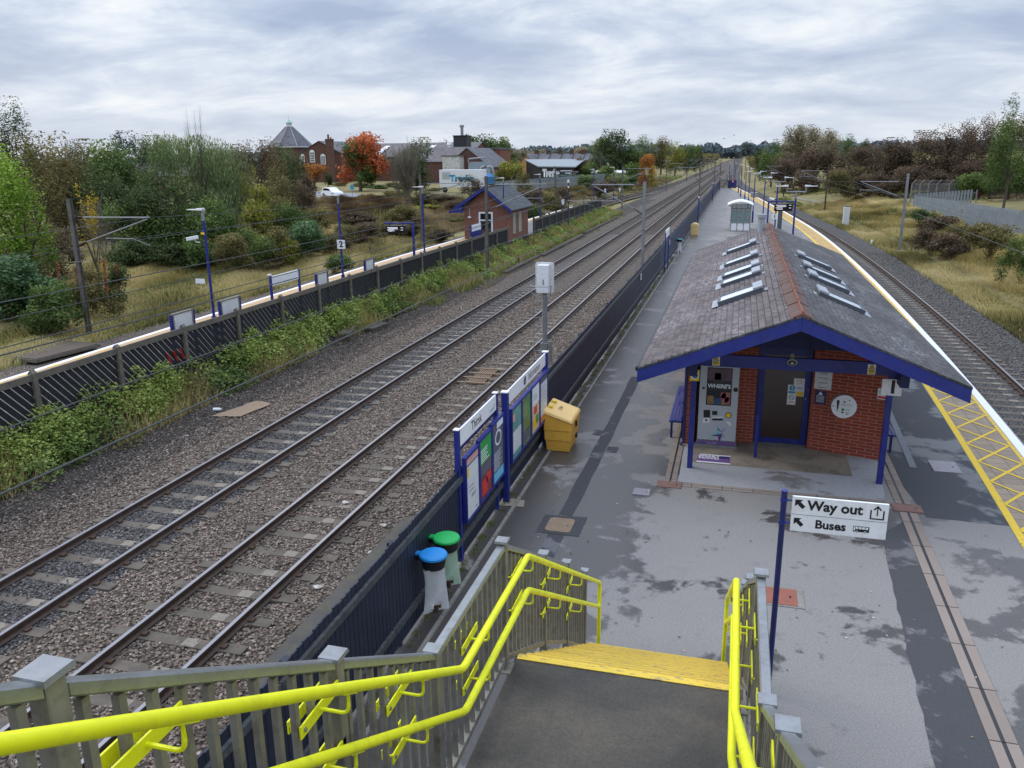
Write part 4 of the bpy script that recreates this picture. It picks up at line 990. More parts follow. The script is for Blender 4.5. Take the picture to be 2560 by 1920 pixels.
x,z=pt(1995,485,18.3); notice('no_smoking_sign','small no smoking sign partly behind the platform number sign','sign',x,z,.2,.24,onwall(x),'white',ex_ns,slant=slw)
x,z=pt(1175,430,18.84); 
def ex_round(r):
    q=MB(); disc(q,0,.13,.055,-.009,.002); q.build('round_mark',M['orangep'],r); q=MB(); disc(q,0,.13,.04,-.0115,.002); q.build('round_mark_centre',M['pale'],r); q=MB(); q.box(-.1,.1,-.009,-.007,-.205,-.1); q.build('yellow_band',M['yellowp'],r); q=MB(); q.box(-.08,.08,-.009,-.007,-.01,.005); q.box(-.05,.05,-.009,-.007,-.04,-.025); q.build('print_lines',M['tealp'],r)
notice('door_notice','white and yellow notice with a round mark on the door glass','notice',x,z,.235,.42,18.848,'white',ex_round)
x,z=pt(1103,500,18.84)
def ex_door2(r):
    q=MB(); disc(q,0,.16,.065,-.009,.002); q.build('blue_disc',M['tealp'],r); q=MB(); q.prism([(-.012,-.012,.2),(.012,-.012,.2),(.006,-.012,.145),(-.006,-.012,.145)],(0,.002,0)); disc(q,0,.125,.009,-.012,.002); q.build('exclamation',M['pale'],r)
    q=MB(); q.box(-.075,.075,-.009,-.007,.035,.085); q.build('blue_band',M['tealp'],r)
    q=MB(); disc(q,0,-.065,.062,-.009,.002); q.build('ring',M['ink'],r); q=MB(); disc(q,0,-.065,.05,-.0115,.002); q.build('ring_centre',M['pale'],r); q=MB(); q.box(-.035,.035,-.0135,-.0118,-.07,-.06); q.prism([(-.035,-.0155,-.036),(-.03,-.0155,-.031),(.037,-.0155,-.095),(.032,-.0155,-.1)],(0,.0015,0)); q.build('cigarette_symbol',M['ink'],r)
    q=MB(); q.box(-.06,.06,-.009,-.007,-.165,-.155); q.box(-.07,.07,-.009,-.007,-.19,-.178); q.build('print_lines',M['redp'],r)
notice('door_notice','narrow white door notice with blue disc above no smoking ring','notice',x,z,.185,.47,18.835,'white',ex_door2)
# loudspeaker
x,z=pt(1105,160,16.6); ls=thing('loudspeaker','cream horn loudspeaker hanging on the blue beam','loudspeaker',(x,16.62,z))
M['cream']=paint('cream_plastic','b8b59f',.5,.1)
q=MB(); q.tube([(0,.02,.09),(0,-.05,.05)],.045,14); q.tube([(0,-.05,.05),(0,-.14,-.02)],.04,18,r1=.095); q.build('horn',M['cream'],ls,smooth=True)
q=MB(); q.tube([(0,-.142,-.022),(0,-.144,-.0235)],.078,18); q.build('horn_mouth',M['slot'],ls); q=MB(); q.tube([(0,-.145,-.0245),(0,-.16,-.036)],.03,12); q.build('horn_core',M['cream'],ls)
# benches beside the walls
def bench(label,x,y0,y1,side):
    r=thing('bench',label,'bench',(x,(y0+y1)/2,0)); q=MB(); L_=(y1-y0)/2
    for k in range(4): q.box(side*(.04+.075*k),side*(.1+.075*k),-L_,L_,.44,.475)
    q.build('seat',M['blue'],r); q=MB()
    for k in range(4): q.box(side*.0,side*.03,-L_,L_,.55+.11*k,.63+.11*k)
    q.build('backrest',M['blue'],r)
    for yy in (-L_+.2,L_-.2):
        q=MB(); q.box(side*.02,side*.3,yy-.03,yy+.03,.38,.439); q.box(side*.25,side*.3,yy-.03,yy+.03,0,.379); q.box(side*.0,side*.05,yy-.03,yy+.03,0,.54); q.build('leg',M['blue_dark'],r)
    return r
bench('blue slatted bench against the left brick wall of the waiting room',-.97,18.5,21.6,-1)
bench('blue bench against the right brick wall facing the curved track',3.3,18.6,21.,1)

# ------------------------------------------------------------------ way out sign
wo=thing('direction_sign','white way out and buses direction sign on a blue post','sign',(.70,9.24,0))
q=MB(); q.tube([(0,0,0),(0,0,2.72)],.034,14); q.build('post',M['blue_dark'],wo,smooth=True)
q=MB(); q.tube([(0,0,2.72),(0,0,2.735)],.038,14); q.build('post_cap',M['blue'],wo)
for z in (2.62,2.34):
    q=MB(); q.tube([(0,0,z),(.10,0,z)],.012,8); q.tube([(0,0,z-.02),(0,0,z+.02)],.042,14); q.build('clamp',M['blue'],wo)
q=MB(); q.box(.09,1.12,-.014,.014,2.245,2.68); bdm=q.build('board',M['white'],wo,bevel=.004)
q=MB(); q.box(.092,1.118,-.0165,-.0145,2.457,2.461); q.build('divider',M['slatep'],wo)
text('Way out',.165,M['ink'],wo,frame_mat((.555,-.0165,2.578),FX,FZ),bold=.032); text('Buses',.145,M['ink'],wo,frame_mat((.525,-.0165,2.353),FX,FZ),bold=.032)
def arrow(mb,cx,cz,s_):  # pointing up-left
    base=[(-.5,.5),(.25,.5),(.02,.27),(.5,-.2),(.22,-.48),(-.26,0),(-.5,-.25)]
    n=len(base); mb.poly([(cx+s_*a,-.0165,cz+s_*b_) for a,b_ in base][::-1])
q=MB(); arrow(q,.18,2.585,.115); arrow(q,.18,2.36,.11); q.build('arrow',M['ink'],wo)
q=MB(); e=-.0168
def rc(x0,x1,z0,z1,mb=None): (mb or q).poly([(x0,e,z0),(x1,e,z0),(x1,e,z1),(x0,e,z1)])
rc(.93,.945,2.50,2.60); rc(.93,1.08,2.485,2.50); rc(1.065,1.08,2.50,2.60); rc(.999,1.011,2.53,2.63)
q.poly([(1.005,e-.0003,2.655),(1.05,e-.0003,2.605),(1.037,e-.0003,2.595),(1.005,e-.0003,2.632),(.973,e-.0003,2.595),(.96,e-.0003,2.605)]); q.build('exit_symbol',M['ink'],wo)
q=MB(); rc(.77,.94,2.315,2.385); q.build('bus_symbol',M['ink'],wo)
q=MB(); e=-.0172
for k in range(4): rc(.795+k*.035,.823+k*.035,2.350,2.378)
q.poly([(.773,e,2.33),(.79,e,2.33),(.79,e,2.38),(.779,e,2.38)]); 
for x in (.81,.9): q.poly([(x+.014*cos(i*pi/6),e,2.315+.014*sin(i*pi/6)) for i in range(12)])
q.build('bus_windows',M['pale'],wo)
q=MB(); e=-.0176
for x in (.81,.9): q.poly([(x+.008*cos(i*pi/6),e,2.315+.008*sin(i*pi/6)) for i in range(12)])
q.build('bus_wheels',M['ink'],wo)

# ------------------------------------------------------------------ poster boards by the fence (faces look toward +X)
FY=Vector((0,1,0))
def panel(root,x,y0,y1,z0,z1,art):
    L0=root.location
    q=MB(); q.box(x-.06,x,y0,y1,z0,z1); fr=q.build('poster_case',M['blue'],root,world=True,bevel=.006)
    q=MB()
    for a in ((y0,y0+.045,z0,z1),(y1-.045,y1,z0,z1),(y0+.046,y1-.046,z0,z0+.045),(y0+.046,y1-.046,z1-.05,z1)): q.box(x+.001,x+.016,a[0],a[1],a[2],a[3])
    g_=q.build('case_rim',M['blue'],fr); g_.location=-L0
    H=z1-z0-.1; W_=y1-y0-.1
    mats=[]; q=MB(); 
    for (u0,u1,v0,v1,mn,lay) in art:
        if mn not in mats: mats.append(mn)
        q.quad((x+.003+.0012*lay,y0+.05+W_*u0,z0+.05+H*v0),(x+.003+.0012*lay,y0+.05+W_*u1,z0+.05+H*v0),(x+.003+.0012*lay,y0+.05+W_*u1,z0+.05+H*v1),(x+.003+.0012*lay,y0+.05+W_*u0,z0+.05+H*v1),mats.index(mn))
    g_=q.build('poster',[M[k] for k in mats],fr); g_.location=-L0
def lines(u0,u1,v0,v1,n,mat,lay=1,duty=.45):
    r=random.Random(int(v0*999+n)); st_=(v1-v0)/n
    return [(u0,u0+(u1-u0)*r.uniform(.6,1.),v0+k*st_,v0+k*st_+st_*duty,mat,lay) for k in range(n)]
M['mapw']=paint('off_white_print','d5d8db',.3,.06,3.,dirt='a8acae',dirtamt=.35); M['tealg']=paint('sea_green_print','5a9a90',.3,.15,5.,dirt='2f6f66',dirtamt=.6); M['leafp']=paint('leafy_picture','4f7a55',.3,.5,9.,dirt='8c8b3c',dirtamt=.8); M['redpic']=paint('dark_red_picture','8c3038',.3,.5,8.,dirt='2f2f3c',dirtamt=.9); M['fruit']=paint('colourful_picture','d8c9b0',.3,.3,6.,dirt='c5513a',dirtamt=.9)
ths=thing('station_name_board','blue posted Thirsk board with three poster cases by the fence','sign board',(-4.12,12.7,0))
for y in (11.62,13.78):
    q=MB(); q.box(-4.17,-4.09,y-.045,y+.045,0,2.30); q.build('post',M['blue'],ths,world=True,bevel=.004); q=MB(); q.box(-4.18,-4.08,y-.055,y+.055,2.301,2.315); q.build('post_cap',M['white'],ths,world=True)
q=MB(); q.box(-4.13,-4.10,11.666,13.734,1.995,2.285); q.build('name_plate',M['white'],ths,world=True,bevel=.003)
q=MB(); q.box(-4.15,-4.131,11.66,13.74,1.90,2.28); q.build('backing_rail',M['blue_dark'],ths,world=True)
T0=ths.location
text('Thirsk',.22,M['ink'],ths,frame_mat((-4.0985-T0.x,12.55-T0.y,2.14),FY,FZ),bold=.012)
q=MB(); q.box(-4.0995,-4.0985,13.35,13.62,2.05,2.055); q.box(-4.0995,-4.0985,13.35,13.62,2.07,2.09); q.box(-4.0995,-4.0985,13.58,13.61,2.1,2.16); q.build('operator_mark',M['tealp'],ths,world=True)
panel(ths,-4.03,11.69,12.42,.64,1.80,[(0,1,0,1,'mapw',0),(0,1,.9,1,'salmon',1),(.0,1,.86,.89,'slatep',1),(0,.2,.68,.84,'yellowp',1)]+lines(.35,.8,.3,.36,2,'slatep')+lines(.2,.6,.42,.56,2,'slatep',1,.2)+lines(.7,.9,.05,.09,1,'slatep'))
panel(ths,-4.03,12.43,13.19,.66,1.84,[(0,1,0,1,'redpic',0),(0,1,.58,1,'greenp',1),(0,1,.38,.56,'slatep',1),(.1,.6,.05,.3,'redp',2),(.5,.95,.2,.36,'redp',2)]+lines(.05,.8,.62,.86,6,'pale',2))
panel(ths,-4.03,13.20,13.96,.66,1.88,[(0,1,0,1,'slatep',0),(.4,1,.88,1,'pale',1),(0,1,0,.16,'skyp',1)]+lines(.06,.9,.2,.52,9,'pale',1,.3))
q=MB(); q.prism([(-4.0235,13.58+.2*cos(i*pi/9),1.52+.15*sin(i*pi/9)) for i in range(18)],(.0008,0,0)); q.build('ring_mark',M['pale'],ths,world=True)
q=MB(); q.prism([(-4.0225,13.58+.15*cos(i*pi/9),1.52+.11*sin(i*pi/9)) for i in range(18)],(.0008,0,0)); q.build('ring_centre',M['slatep'],ths,world=True)
inf=thing('information_board','blue posted Information board with four poster cases beside the yellow bin','sign board',(-4.05,15.8,0))
for y in (14.13,17.48):
    q=MB(); q.box(-4.10,-3.98,y-.06,y+.06,0,2.22); q.build('post',M['blue'],inf,world=True,bevel=.005); q=MB(); q.box(-4.11,-3.97,y-.07,y+.07,2.221,2.24); q.build('post_cap',M['white'],inf,world=True)
    if y<15: q=MB(); q.prism([(-4.2,13.9,.0045),(-3.65,13.95,.0045),(-3.7,14.25,.0045),(-4.2,14.3,.0045)],(0,0,.01)); q.build('concrete_pad',M['doorpad'],inf,world=True)
q=MB(); q.box(-4.05,-4.02,14.192,17.418,1.93,2.21); q.build('title_plate',M['white'],inf,world=True,bevel=.003)
T0=inf.location; text('Information',.23,M['ink'],inf,frame_mat((-4.0185-T0.x,16.35-T0.y,2.07),FY,FZ),bold=.0,sx=.95)
q=MB(); q.poly([(-4.0185,15.55+.095*cos(i*pi/10),2.07+.095*sin(i*pi/10)) for i in range(20)]); q.build('information_symbol',M['ink'],inf,world=True)
text('i',.17,M['pale'],inf,frame_mat((-4.0175-T0.x,15.55-T0.y,2.07),FY,FZ),name='information_letter',bold=.03)
arts=[[(0,1,0,1,'mapw',0),(0,1,.55,1,'tealg',1),(.05,.3,.75,.9,'salmon',2),(0,1,0,.12,'tealg',1)]+lines(.35,.9,.6,.95,5,'tealp',2,.2),
 [(0,1,0,1,'leafp',0),(.1,.9,.08,.3,'slatep',1),(.55,.8,.5,.9,'greenp',1)],
 [(0,1,0,1,'fruit',0),(0,1,.6,1,'pale',1),(.3,.7,.38,.55,'redp',2),(.15,.6,.1,.3,'yellowp',2),(.55,.9,.15,.33,'greenp',2)]+lines(.2,.8,.7,.85,3,'slatep',2,.25),
 [(0,1,0,1,'mapw',0),(0,1,.88,1,'slatep',1),(0,1,0,.14,'orangep',1)]+lines(.1,.9,.2,.84,9,'slatep',1,.1)]
for k,art in enumerate(arts): panel(inf,-3.965,14.3+k*.775,15.06+k*.775,.72,1.84,art)
# ------------------------------------------------------------------ dark blue fence
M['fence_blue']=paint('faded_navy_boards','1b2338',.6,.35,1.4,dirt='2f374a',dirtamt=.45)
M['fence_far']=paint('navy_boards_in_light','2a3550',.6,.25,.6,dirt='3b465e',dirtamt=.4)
M['fence_rail']=paint('weathered_dark_rail','3f4348',.75,.3,5.,dirt='77766c',dirtamt=.4)
nf=thing('platform_fence','long dark navy close boarded fence beside the main line','fence',(-4.12,30,0))
def boards(mb,y0,y1,x,st_,wd,zt,zb,lean=0.,rr=None):
    y=y0
    while y<y1:
        z=zt+rr.uniform(-.012,.012); 
        mb.box(x-.011,x+.011,y,y+wd,zb,z); y+=st_
rr=random.Random(5)
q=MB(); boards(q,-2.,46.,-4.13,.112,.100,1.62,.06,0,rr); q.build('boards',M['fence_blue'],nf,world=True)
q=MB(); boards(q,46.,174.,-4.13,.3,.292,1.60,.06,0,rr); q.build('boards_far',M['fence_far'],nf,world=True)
q=MB(); y=-2.
while y<174:
    ye=min(y+2.7,174); q.box(-4.118,-4.072,y,ye-.012,1.40,1.495); q.box(-4.118,-4.072,y,ye-.012,.34,.43); y+=2.7
q.build('rails',M['fence_rail'],nf,world=True)
y=1.; np_=0
while y<174:
    q=MB(); q.box(-4.25,-4.142,y-.05,y+.05,-.2,1.56); q.build('post',M['fence_blue'],nf,world=True); y+=2.7
def fsign(y,label):
    r=thing('fence_notice',label,'sign',(-4.068,y,1.25)); q=MB(); q.box(0,.006,-.15,.15,-.14,.14); q.build('plate',M['white'],r); q=MB()
    for k in range(3): q.box(.0065,.0075,-.09,.09,.05-.05*k,.07-.05*k)
    q.build('print_lines',M['slatep'],r)
fsign(36.6,'small white notice on the navy fence, nearest of three'); fsign(52.,'small white notice on the navy fence beside the teal lidded bin'); fsign(96.,'small white notice on the navy fence, furthest of three')
# end fence of the platform with gate
ef=thing('end_fence','dark fence with navy panel closing the far platform end','fence',(-2.6,172.5,0))
q=MB(); x=-3.98
while x<-2.6: q.box(x,x+.05,172.48,172.52,.0,1.65); x+=.14
q.box(-4,-2.6,172.44,172.48,1.5,1.58); q.box(-4,-2.6,172.44,172.48,.15,.23); q.build('pale_bars',M['black'],ef,world=True)
q=MB(); q.box(-2.55,-.9,172.46,172.5,.0,1.5); q.build('panel',M['blue_dark'],ef,world=True)
q=MB(); q.box(-1.75,-1.45,172.42,172.455,1.,1.6); q.build('red_sign',M['redp'],ef,world=True); q=MB(); q.box(-1.70,-1.50,172.40,172.418,1.2,1.4); q.build('white_patch',M['white'],ef,world=True)
# ------------------------------------------------------------------ litter hoops
def bin_(name,label,x,y,lid,bagm,zt,zb,tilt=0.):
    r=thing(name,label,'litter bin',(x,y,0)); n=28
    q=MB(); q.tube([(0,0,zt-.04),(0,0,zt-.012)],.2,n); q.tube([(0,0,zt-.012),(0,0,zt+.006)],.2,n,r1=.185); q.box(-.27,-.1,-.05,.05,zt-.035,zt-.01); q.build('lid',lid,r,smooth=True)
    q=MB(); q.tube([(0,0,zt-.2),(0,0,zt-.045)],.155,n,r1=.185); q.build('band',M['black'],r,smooth=True)
    q=MB(); q.box(-.33,-.17,-.03,.03,zt-.12,zt-.05); q.build('wall_bracket',M['black'],r)
    q=MB(); rows=9; pr=[]
    for k in range(rows):
        t_=k/(rows-1); z=zt-.19+(zb-zt+.19)*t_
        for j in range(n):
            a=2*pi*j/n; w_=.15*(1-t_)+.2*t_**1.3; d=.15*(1-t_**1.1)+.012
            wr=1+.06*sin(a*5+t_*4)*(1-abs(2*t_-1)*.3)
            pr.append((w_*cos(a)*wr*.75+.02*t_,d*sin(a)*wr+.02*sin(t_*3)+w_*cos(a)*.65,z+.01*sin(a*3)))
    q.v=pr
    for k in range(rows-1):
        for j in range(n): q.f.append((k*n+j,k*n+(j+1)%n,(k+1)*n+(j+1)%n,(k+1)*n+j)); q.m.append(0)
    q.build('bag',bagm,r,smooth=True)
    q=MB(); rr=random.Random(3)
    for k in range(9): 
        cx,cy,cz=rr.uniform(-.08,.08),rr.uniform(-.05,.1),zb+rr.uniform(.03,.09); s_=rr.uniform(.02,.04); q.box(cx-s_,cx+s_,cy-s_*.6,cy+s_*.6,cz-s_,cz+s_,k%2)
    q.build('litter',[M['white'],M['clip']],r)
    return r
bin_('litter_bin','blue lidded litter hoop with clear bag hung on the navy fence',-3.86,9.72,M['blue_bin'],M['bag'],1.12,.22)
bin_('litter_bin','green lidded litter hoop with greenish bag beside the blue lidded one',-3.86,10.26,M['green_bin'],M['bag_green'],1.12,.32)
bin_('litter_bin','teal lidded litter hoop with white bag far along the fence',-3.82,57.4,M['teal_bin'],M['bag'],.93,.02)
# ------------------------------------------------------------------ grit bins
def grit(label,x0,x1,y0,y1,h0,h1,body,lid,closed=True,lean=True):
    r=thing('grit_bin',label,'grit bin',((x0+x1)/2,(y0+y1)/2,0)); a=(x1-x0)/2; b_=(y1-y0)/2
    q=MB()
    lv=[(0,.84,.86),(.27,.9,.92),(.29,.96,.96),(.52,.98,.98)] 
    def ring(z,fx,fy,zz=None): return [(-a*fx,-b_*fy,z),(a*fx,-b_*fy,z),(a*fx,b_*fy,z),(-a*fx,b_*fy,z)]
    q.hexa(ring(.0,.82,.86)+ring(.26,.9,.92)); q.hexa(ring(.262,.95,.95)+ring(.5,.97,.97))
    top=[(-a,-b_,h1-.1),(a,-b_,h0-.1),(a,b_,h0-.1),(-a,b_,h1-.1)]
    q.hexa(ring(.502,1.,1.)+top); q.build('box',body,r,bevel=.012)
    q=MB(); e=.03
    q.hexa([(-a-e,-b_-e,h1-.095),(a+e,-b_-e,h0-.095),(a+e,b_+e,h0-.095),(-a-e,b_+e,h1-.095),(-a-.0,-b_-.0,h1-.01),(a+.0,-b_-.0,h0-.01),(a+.0,b_+.0,h0-.01),(-a-.0,b_+.0,h1-.01)]); q.build('lid',lid,r,bevel=.02)
    q=MB(); 
    for yy in (-.2,.2): q.box(-a+.02,-a+.16,yy-.03,yy+.03,h1-.03,h1+.0)
    q.build('hinge',M['yellowp'],r)
    q=MB(); q.box(a+.004,a+.035,-.05,.05,.5,.62); q.box(a*.9,a*.95+.02,.15,.25,.15,.25); q.build('catch',M['slot'],r)
    return r
g1=grit('yellow grit bin with slanted lid next to the Information board',-3.98,-3.34,17.05,18.05,.78,1.0,M['grit'],paint('pale_yellow_lid','e6c078',.5,.05,3.))
text('4812',.13,M['clip'],g1,frame_mat((-.03,.0,.905),Vector((0,-1,0)),Vector((1,0,-.33))),name='faint_number')
def round_bin():
    r=thing('grit_bin','pale yellow round topped bin by the fence near the glass shelter','grit bin',(-3.5,70.3,0)); q=MB()
    q.hexa([(-.28,-.3,0),(.28,-.3,0),(.28,.3,0),(-.28,.3,0),(-.32,-.34,.75),(.32,-.34,.75),(.32,.34,.75),(-.32,.34,.75)]); q.build('box',M['grit_pale'],r,bevel=.03)
    q=MB(); pts=[(-.34+.0,-.36,.76)]+[(.34*cos(pi-i*pi/10),-.36,.76+.26*sin(i*pi/10)) for i in range(11)]+[(.34,-.36,.76)]
    q.prism(pts[1:-1],(0,.72,0)); q.build('lid',M['grit_pale'],r,smooth=True)
round_bin()
M['scrapm']=paint('muddy_white_plastic','b5b1ab',.6,.2,20.,dirt='77706a',dirtamt=.6)
# ------------------------------------------------------------------ platform lamps
def lamp(name,label,loc,h=4.8,double=False,side=1,group=None,rot=0.,sleeve=True):
    r=thing('platform_lamp',label,'lamp',loc,rot,group)
    q=MB(); q.tube([(0,0,1.05 if sleeve else 0),(0,0,h-.35)],.05,10); q.build('pole',M['blue'],r,smooth=True)
    if sleeve: q=MB(); q.tube([(0,0,0),(0,0,1.02),(0,0,1.08)],.088,12); q.build('base_sleeve',M['blue'],r,smooth=True)
    q=MB(); q.tube([(0,0,h-.35),(0,0,h-.02)],.055,10); q.build('pole_top',M['galv_dull'],r,smooth=True)
    def head(x0,sg,z):
        q=MB(); q.hexa([(x0,-.12,z-.03),(x0+sg*.62,-.09,z-.01),(x0+sg*.62,.09,z-.01),(x0,.12,z-.03),(x0,-.12,z+.03),(x0+sg*.62,-.09,z+.02),(x0+sg*.62,.09,z+.02),(x0,.12,z+.03)]); q.hexa([(x0-sg*.02,-.07,z+.03),(x0+sg*.3,-.05,z+.025),(x0+sg*.3,.05,z+.025),(x0-sg*.02,.07,z+.03),(x0,-.06,z+.07),(x0+sg*.28,-.04,z+.05),(x0+sg*.28,.04,z+.05),(x0,.06,z+.07)])
        q.build('lamp_head',M['white_dirty'],r,bevel=.01)
    if double:
        q=MB(); q.tube([(-.5,0,h-.0),(.5,0,h-.0)],.035,8)
        for sg in (-1,1): q.tube([(sg*.47,0,h),(sg*.47,0,h+.27)],.032,8)
        q.build('cross_arm',M['galv_dull'],r,smooth=True)
        head(-.42,-1,h+.28); head(.42,1,h+.28)
    else: head(side*-.05,side,h+.02)
    return r
A_=lambda x,y:(1700+x*.13562,340+y*.13562)
G1='lamps along the main platform'
first=None
dl=["double headed platform lamp just behind the roof ridge, nearest of its row","double headed platform lamp with the small white number 1 sign","double headed platform lamp directly behind the roof vent pipe","double headed platform lamp right behind the glass shelter"]
for k,(x,y) in enumerate([(2145,1010),(1810,830),(1580,735),(1395,655)]):
    p=onz(*A_(x,y),4.6)
    if k==3: p=Vector((1.28,84.88,0))
    if first is None: first=lamp('platform_lamp',dl[0],(p.x,p.y,0),4.55,True,group=G1)
    else: dup(first,(p.x,p.y,0),label=dl[k])
first=None
for k,(x,y) in enumerate([(1300,600),(1230,570),(1150,545),(1105,525),(1030,505),(945,487)]):
    p=onz(*A_(x,y),4.75); lb=['first','second','third','fourth','fifth','farthest'][k]+' single headed blue lamp of the receding platform row beyond the shelter'
    if first is None: first=lamp('platform_lamp',lb,(p.x,p.y,0),4.75,False,1,group=G1)
    else: dup(first,(p.x,min(p.y,171),0),label=lb)
G2='lamps along the far platform'
first=None
for k,((x,y),lb) in enumerate([((505,521),'far platform lamp carrying the white security camera'),((844.6,495),'far platform lamp carrying the white number 2 sign'),((1055,468),'far platform lamp next to the departure screen gantry'),((1258,446),'far platform lamp head rising behind the small brick waiting room'),((1350,437),'far platform lamp just right of the small brick waiting room'),((1484.8,424),'far platform lamp near the end of the far platform, second from its end'),((1534.8,419),'last far platform lamp before the platform end fence')]):
    p=onz(x,y,4.8)
    if k<3: p=ony(x,y,[25.,35.7,46.][k])
    if first is None: first=lamp('platform_lamp',lb,(p.x,p.y,0),4.8,False,-1,group=G2)
    else: dup(first,(p.x,p.y,0),label=lb)
# camera and signs on the far lamps
def cctv(label,loc,sg=-1):
    r=thing('security_camera',label,'security camera',loc); q=MB(); q.tube([(0,0,-.12),(sg*.12,-.05,-.1),(sg*.16,-.08,0)],.02,6); q.build('arm',M['white'],r)
    q=MB(); q.bar((sg*.02,-.05,.07),(sg*.38,-.22,.0),.12,.12); q.build('housing',M['white'],r,bevel=.012); q=MB(); q.bar((sg*.385,-.222,.0),(sg*.39,-.225,-.001),.08,.08); q.build('lens',M['slot'],r)
p=ony(505,597,25.); cctv('white security camera on the nearest far platform lamp',(p.x-.05,p.y-.06,p.z))
def plain_sign(name,label,cat,c,w_,h_,txt=None,mat='white',tm_='ink',size=None):
    r=thing(name,label,cat,c); q=MB(); q.box(-w_/2,w_/2,-.015,0,-h_/2,h_/2); q.build('plate',M[mat],r,bevel=.003)
    if txt: text(txt,size or h_*.95,M[tm_],r,frame_mat((0,-.017,0),FX,FZ),bold=.035)
    return r
p=ony(501,703,24.9); plain_sign('small_sign','small white sign halfway up the nearest far platform lamp','sign',(p.x,24.9,p.z),.38,.17)
p=ony(505,568,24.9); plain_sign('small_sign','tiny pale label just below the white security camera','sign',(p.x+.0,24.9,p.z-.22),.14,.08,mat='yellowp')
p=ony(853,611,35.6); plain_sign('platform_number_sign','white square sign with black 2 on a far platform lamp','sign',(p.x,35.6,p.z),.42,.42,'2')
p=ony(1937,541.5,57.4); plain_sign('platform_number_sign','white square sign with black 1 behind the roof on a lamp pole','sign',(p.x,57.45,p.z),.36,.36,'1')
# ------------------------------------------------------------------ departure screens
def gantry(label,loc,L_,h,side,sw,sh):
    r=thing('departure_screen',label,'departure screen',loc); q=MB(); q.box(-.06,.06,-.06,.06,0,h); q.build('post',M['blue'],r,bevel=.006)
    q=MB(); q.box(min(side*.0,side*L_)-.06,max(0,side*L_)+.06,-.07,.07,h+.001,h+.09); q.build('arm',M['blue'],r,bevel=.006)
    xm=side*L_*.62
    q=MB(); 
    for k in (-.35,.35): q.box(xm+k*sw-.02,xm+k*sw+.02,-.02,.02,h-.09,h)
    q.box(xm-sw/2,xm+sw/2,-.14,.14,h-.1-sh,h-.09); q.build('display',M['screen'],r,bevel=.008)
    M.setdefault('led',None)
    q=MB(); rr=random.Random(2)
    for k in range(4):
        z=h-.2-k*(sh-.15)/4; q.box(xm-sw*.42+(.08 if k%2 else 0),xm+sw*rr.uniform(-.05,.15),-.147,-.1415,z-.028,z+.012)
        if k in (0,2): q.box(xm+sw*.3,xm+sw*.42,-.147,-.1415,z-.024,z+.01)
    q.build('display_text',M['ledm'],r); return r
tl=NT('screen_lettering'); tl.col(srgb('e8e8f0')); tl.b.inputs['Emission Color'].default_value=(1,1,1,1); tl.b.inputs['Emission Strength'].default_value=.35; M['ledm']=tl.m
gantry('blue gantry with departure screen on the far platform',(ony(1032,557,45.5).x,45.5,0),1.75,2.72,-1,1.2,.42)
gantry('blue gantry with departure screen beyond the waiting room roof',(1.98,62.3,0),1.65,3.15,1,1.25,.52)
cctv('white camera cap on top of the gantry beyond the roof',(1.98,62.3,3.35),1)
# ------------------------------------------------------------------ glass shelter
sh=thing('glass_shelter','glazed platform shelter with white curved roof and panelled base','shelter',(.13,76,0))
x0,x1,y0,y1=-.68,.95,74.45,77.6
for x,y in ((x0,y0),(x1,y0),(x0,y1),(x1,y1)):
    q=MB(); q.box(x-.035,x+.035,y-.035,y+.035,0,2.25); q.build('corner_post',M['galv_dull'],sh,world=True)
q=MB()
for z in (.06,.72,1.22,1.75): q.box(x0+.036,x1-.036,y0-.02,y0+.02,z-.025,z+.025)
for k in (1,2): q.box(x0+k*(x1-x0)/3-.02,x0+k*(x1-x0)/3+.02,y0-.022,y0+.022,.0,1.75)
for x in (x0,x1):
    for z in (.72,1.75): q.box(x-.02,x+.02,y0+.036,y1-.036,z-.025,z+.025)
for z in (.72,1.75): q.box(x0+.036,x1-.036,y1-.02,y1+.02,z-.025,z+.025)
for k in (1,2,3): q.box(x0+k*(x1-x0)/4-.02,x0+k*(x1-x0)/4+.02,y1-.022,y1+.022,.0,2.2)
q.build('frame_bars',M['galv_dull'],sh,world=True)
q=MB()
for k in range(3): q.box(x0+.05+k*(x1-x0)/3,x0-.05+(k+1)*(x1-x0)/3,y0-.01,y0+.01,.09,.69)
q.build('base_panel',M['white'],sh,world=True)
q=MB(); q.box(x0+.04,x1-.04,y0-.004,y0+.004,.75,1.74); q.box(x0+.04,x1-.04,y1-.004,y1+.004,.2,2.2); q.box(x0-.004,x0+.004,y0+.04,y1-.04,.75,2.1); q.build('glazing',M['pane'],sh,world=True)
q=MB(); n=10
for k in range(n):
    a,b_=k/n,(k+1)/n; X=lambda t:-1.02+2.16*t; Z=lambda t:2.22+.30*sin(pi*t)
    q.hexa([(X(a),y0-.35,Z(a)),(X(b_),y0-.35,Z(b_)),(X(b_),y1+.2,Z(b_)),(X(a),y1+.2,Z(a)),(X(a),y0-.35,Z(a)+.06),(X(b_),y0-.35,Z(b_)+.06),(X(b_),y1+.2,Z(b_)+.06),(X(a),y1+.2,Z(a)+.06)])
q.build('curved_roof',M['white'],sh,world=True)
q=MB(); q.box(-.9,1.0,y0-.28,y0-.2,2.14,2.24); q.build('roof_beam',M['galv_dull'],sh,world=True)
q=MB(); q.box(x0+.1,x1-.3,y1-.5,y1-.15,.42,.46); q.build('seat',M['blue_dark'],sh,world=True); q=MB(); q.box(.05,.25,y0+.01,y0+.02,1.3,1.6); q.build('poster',M['white'],sh,world=True)
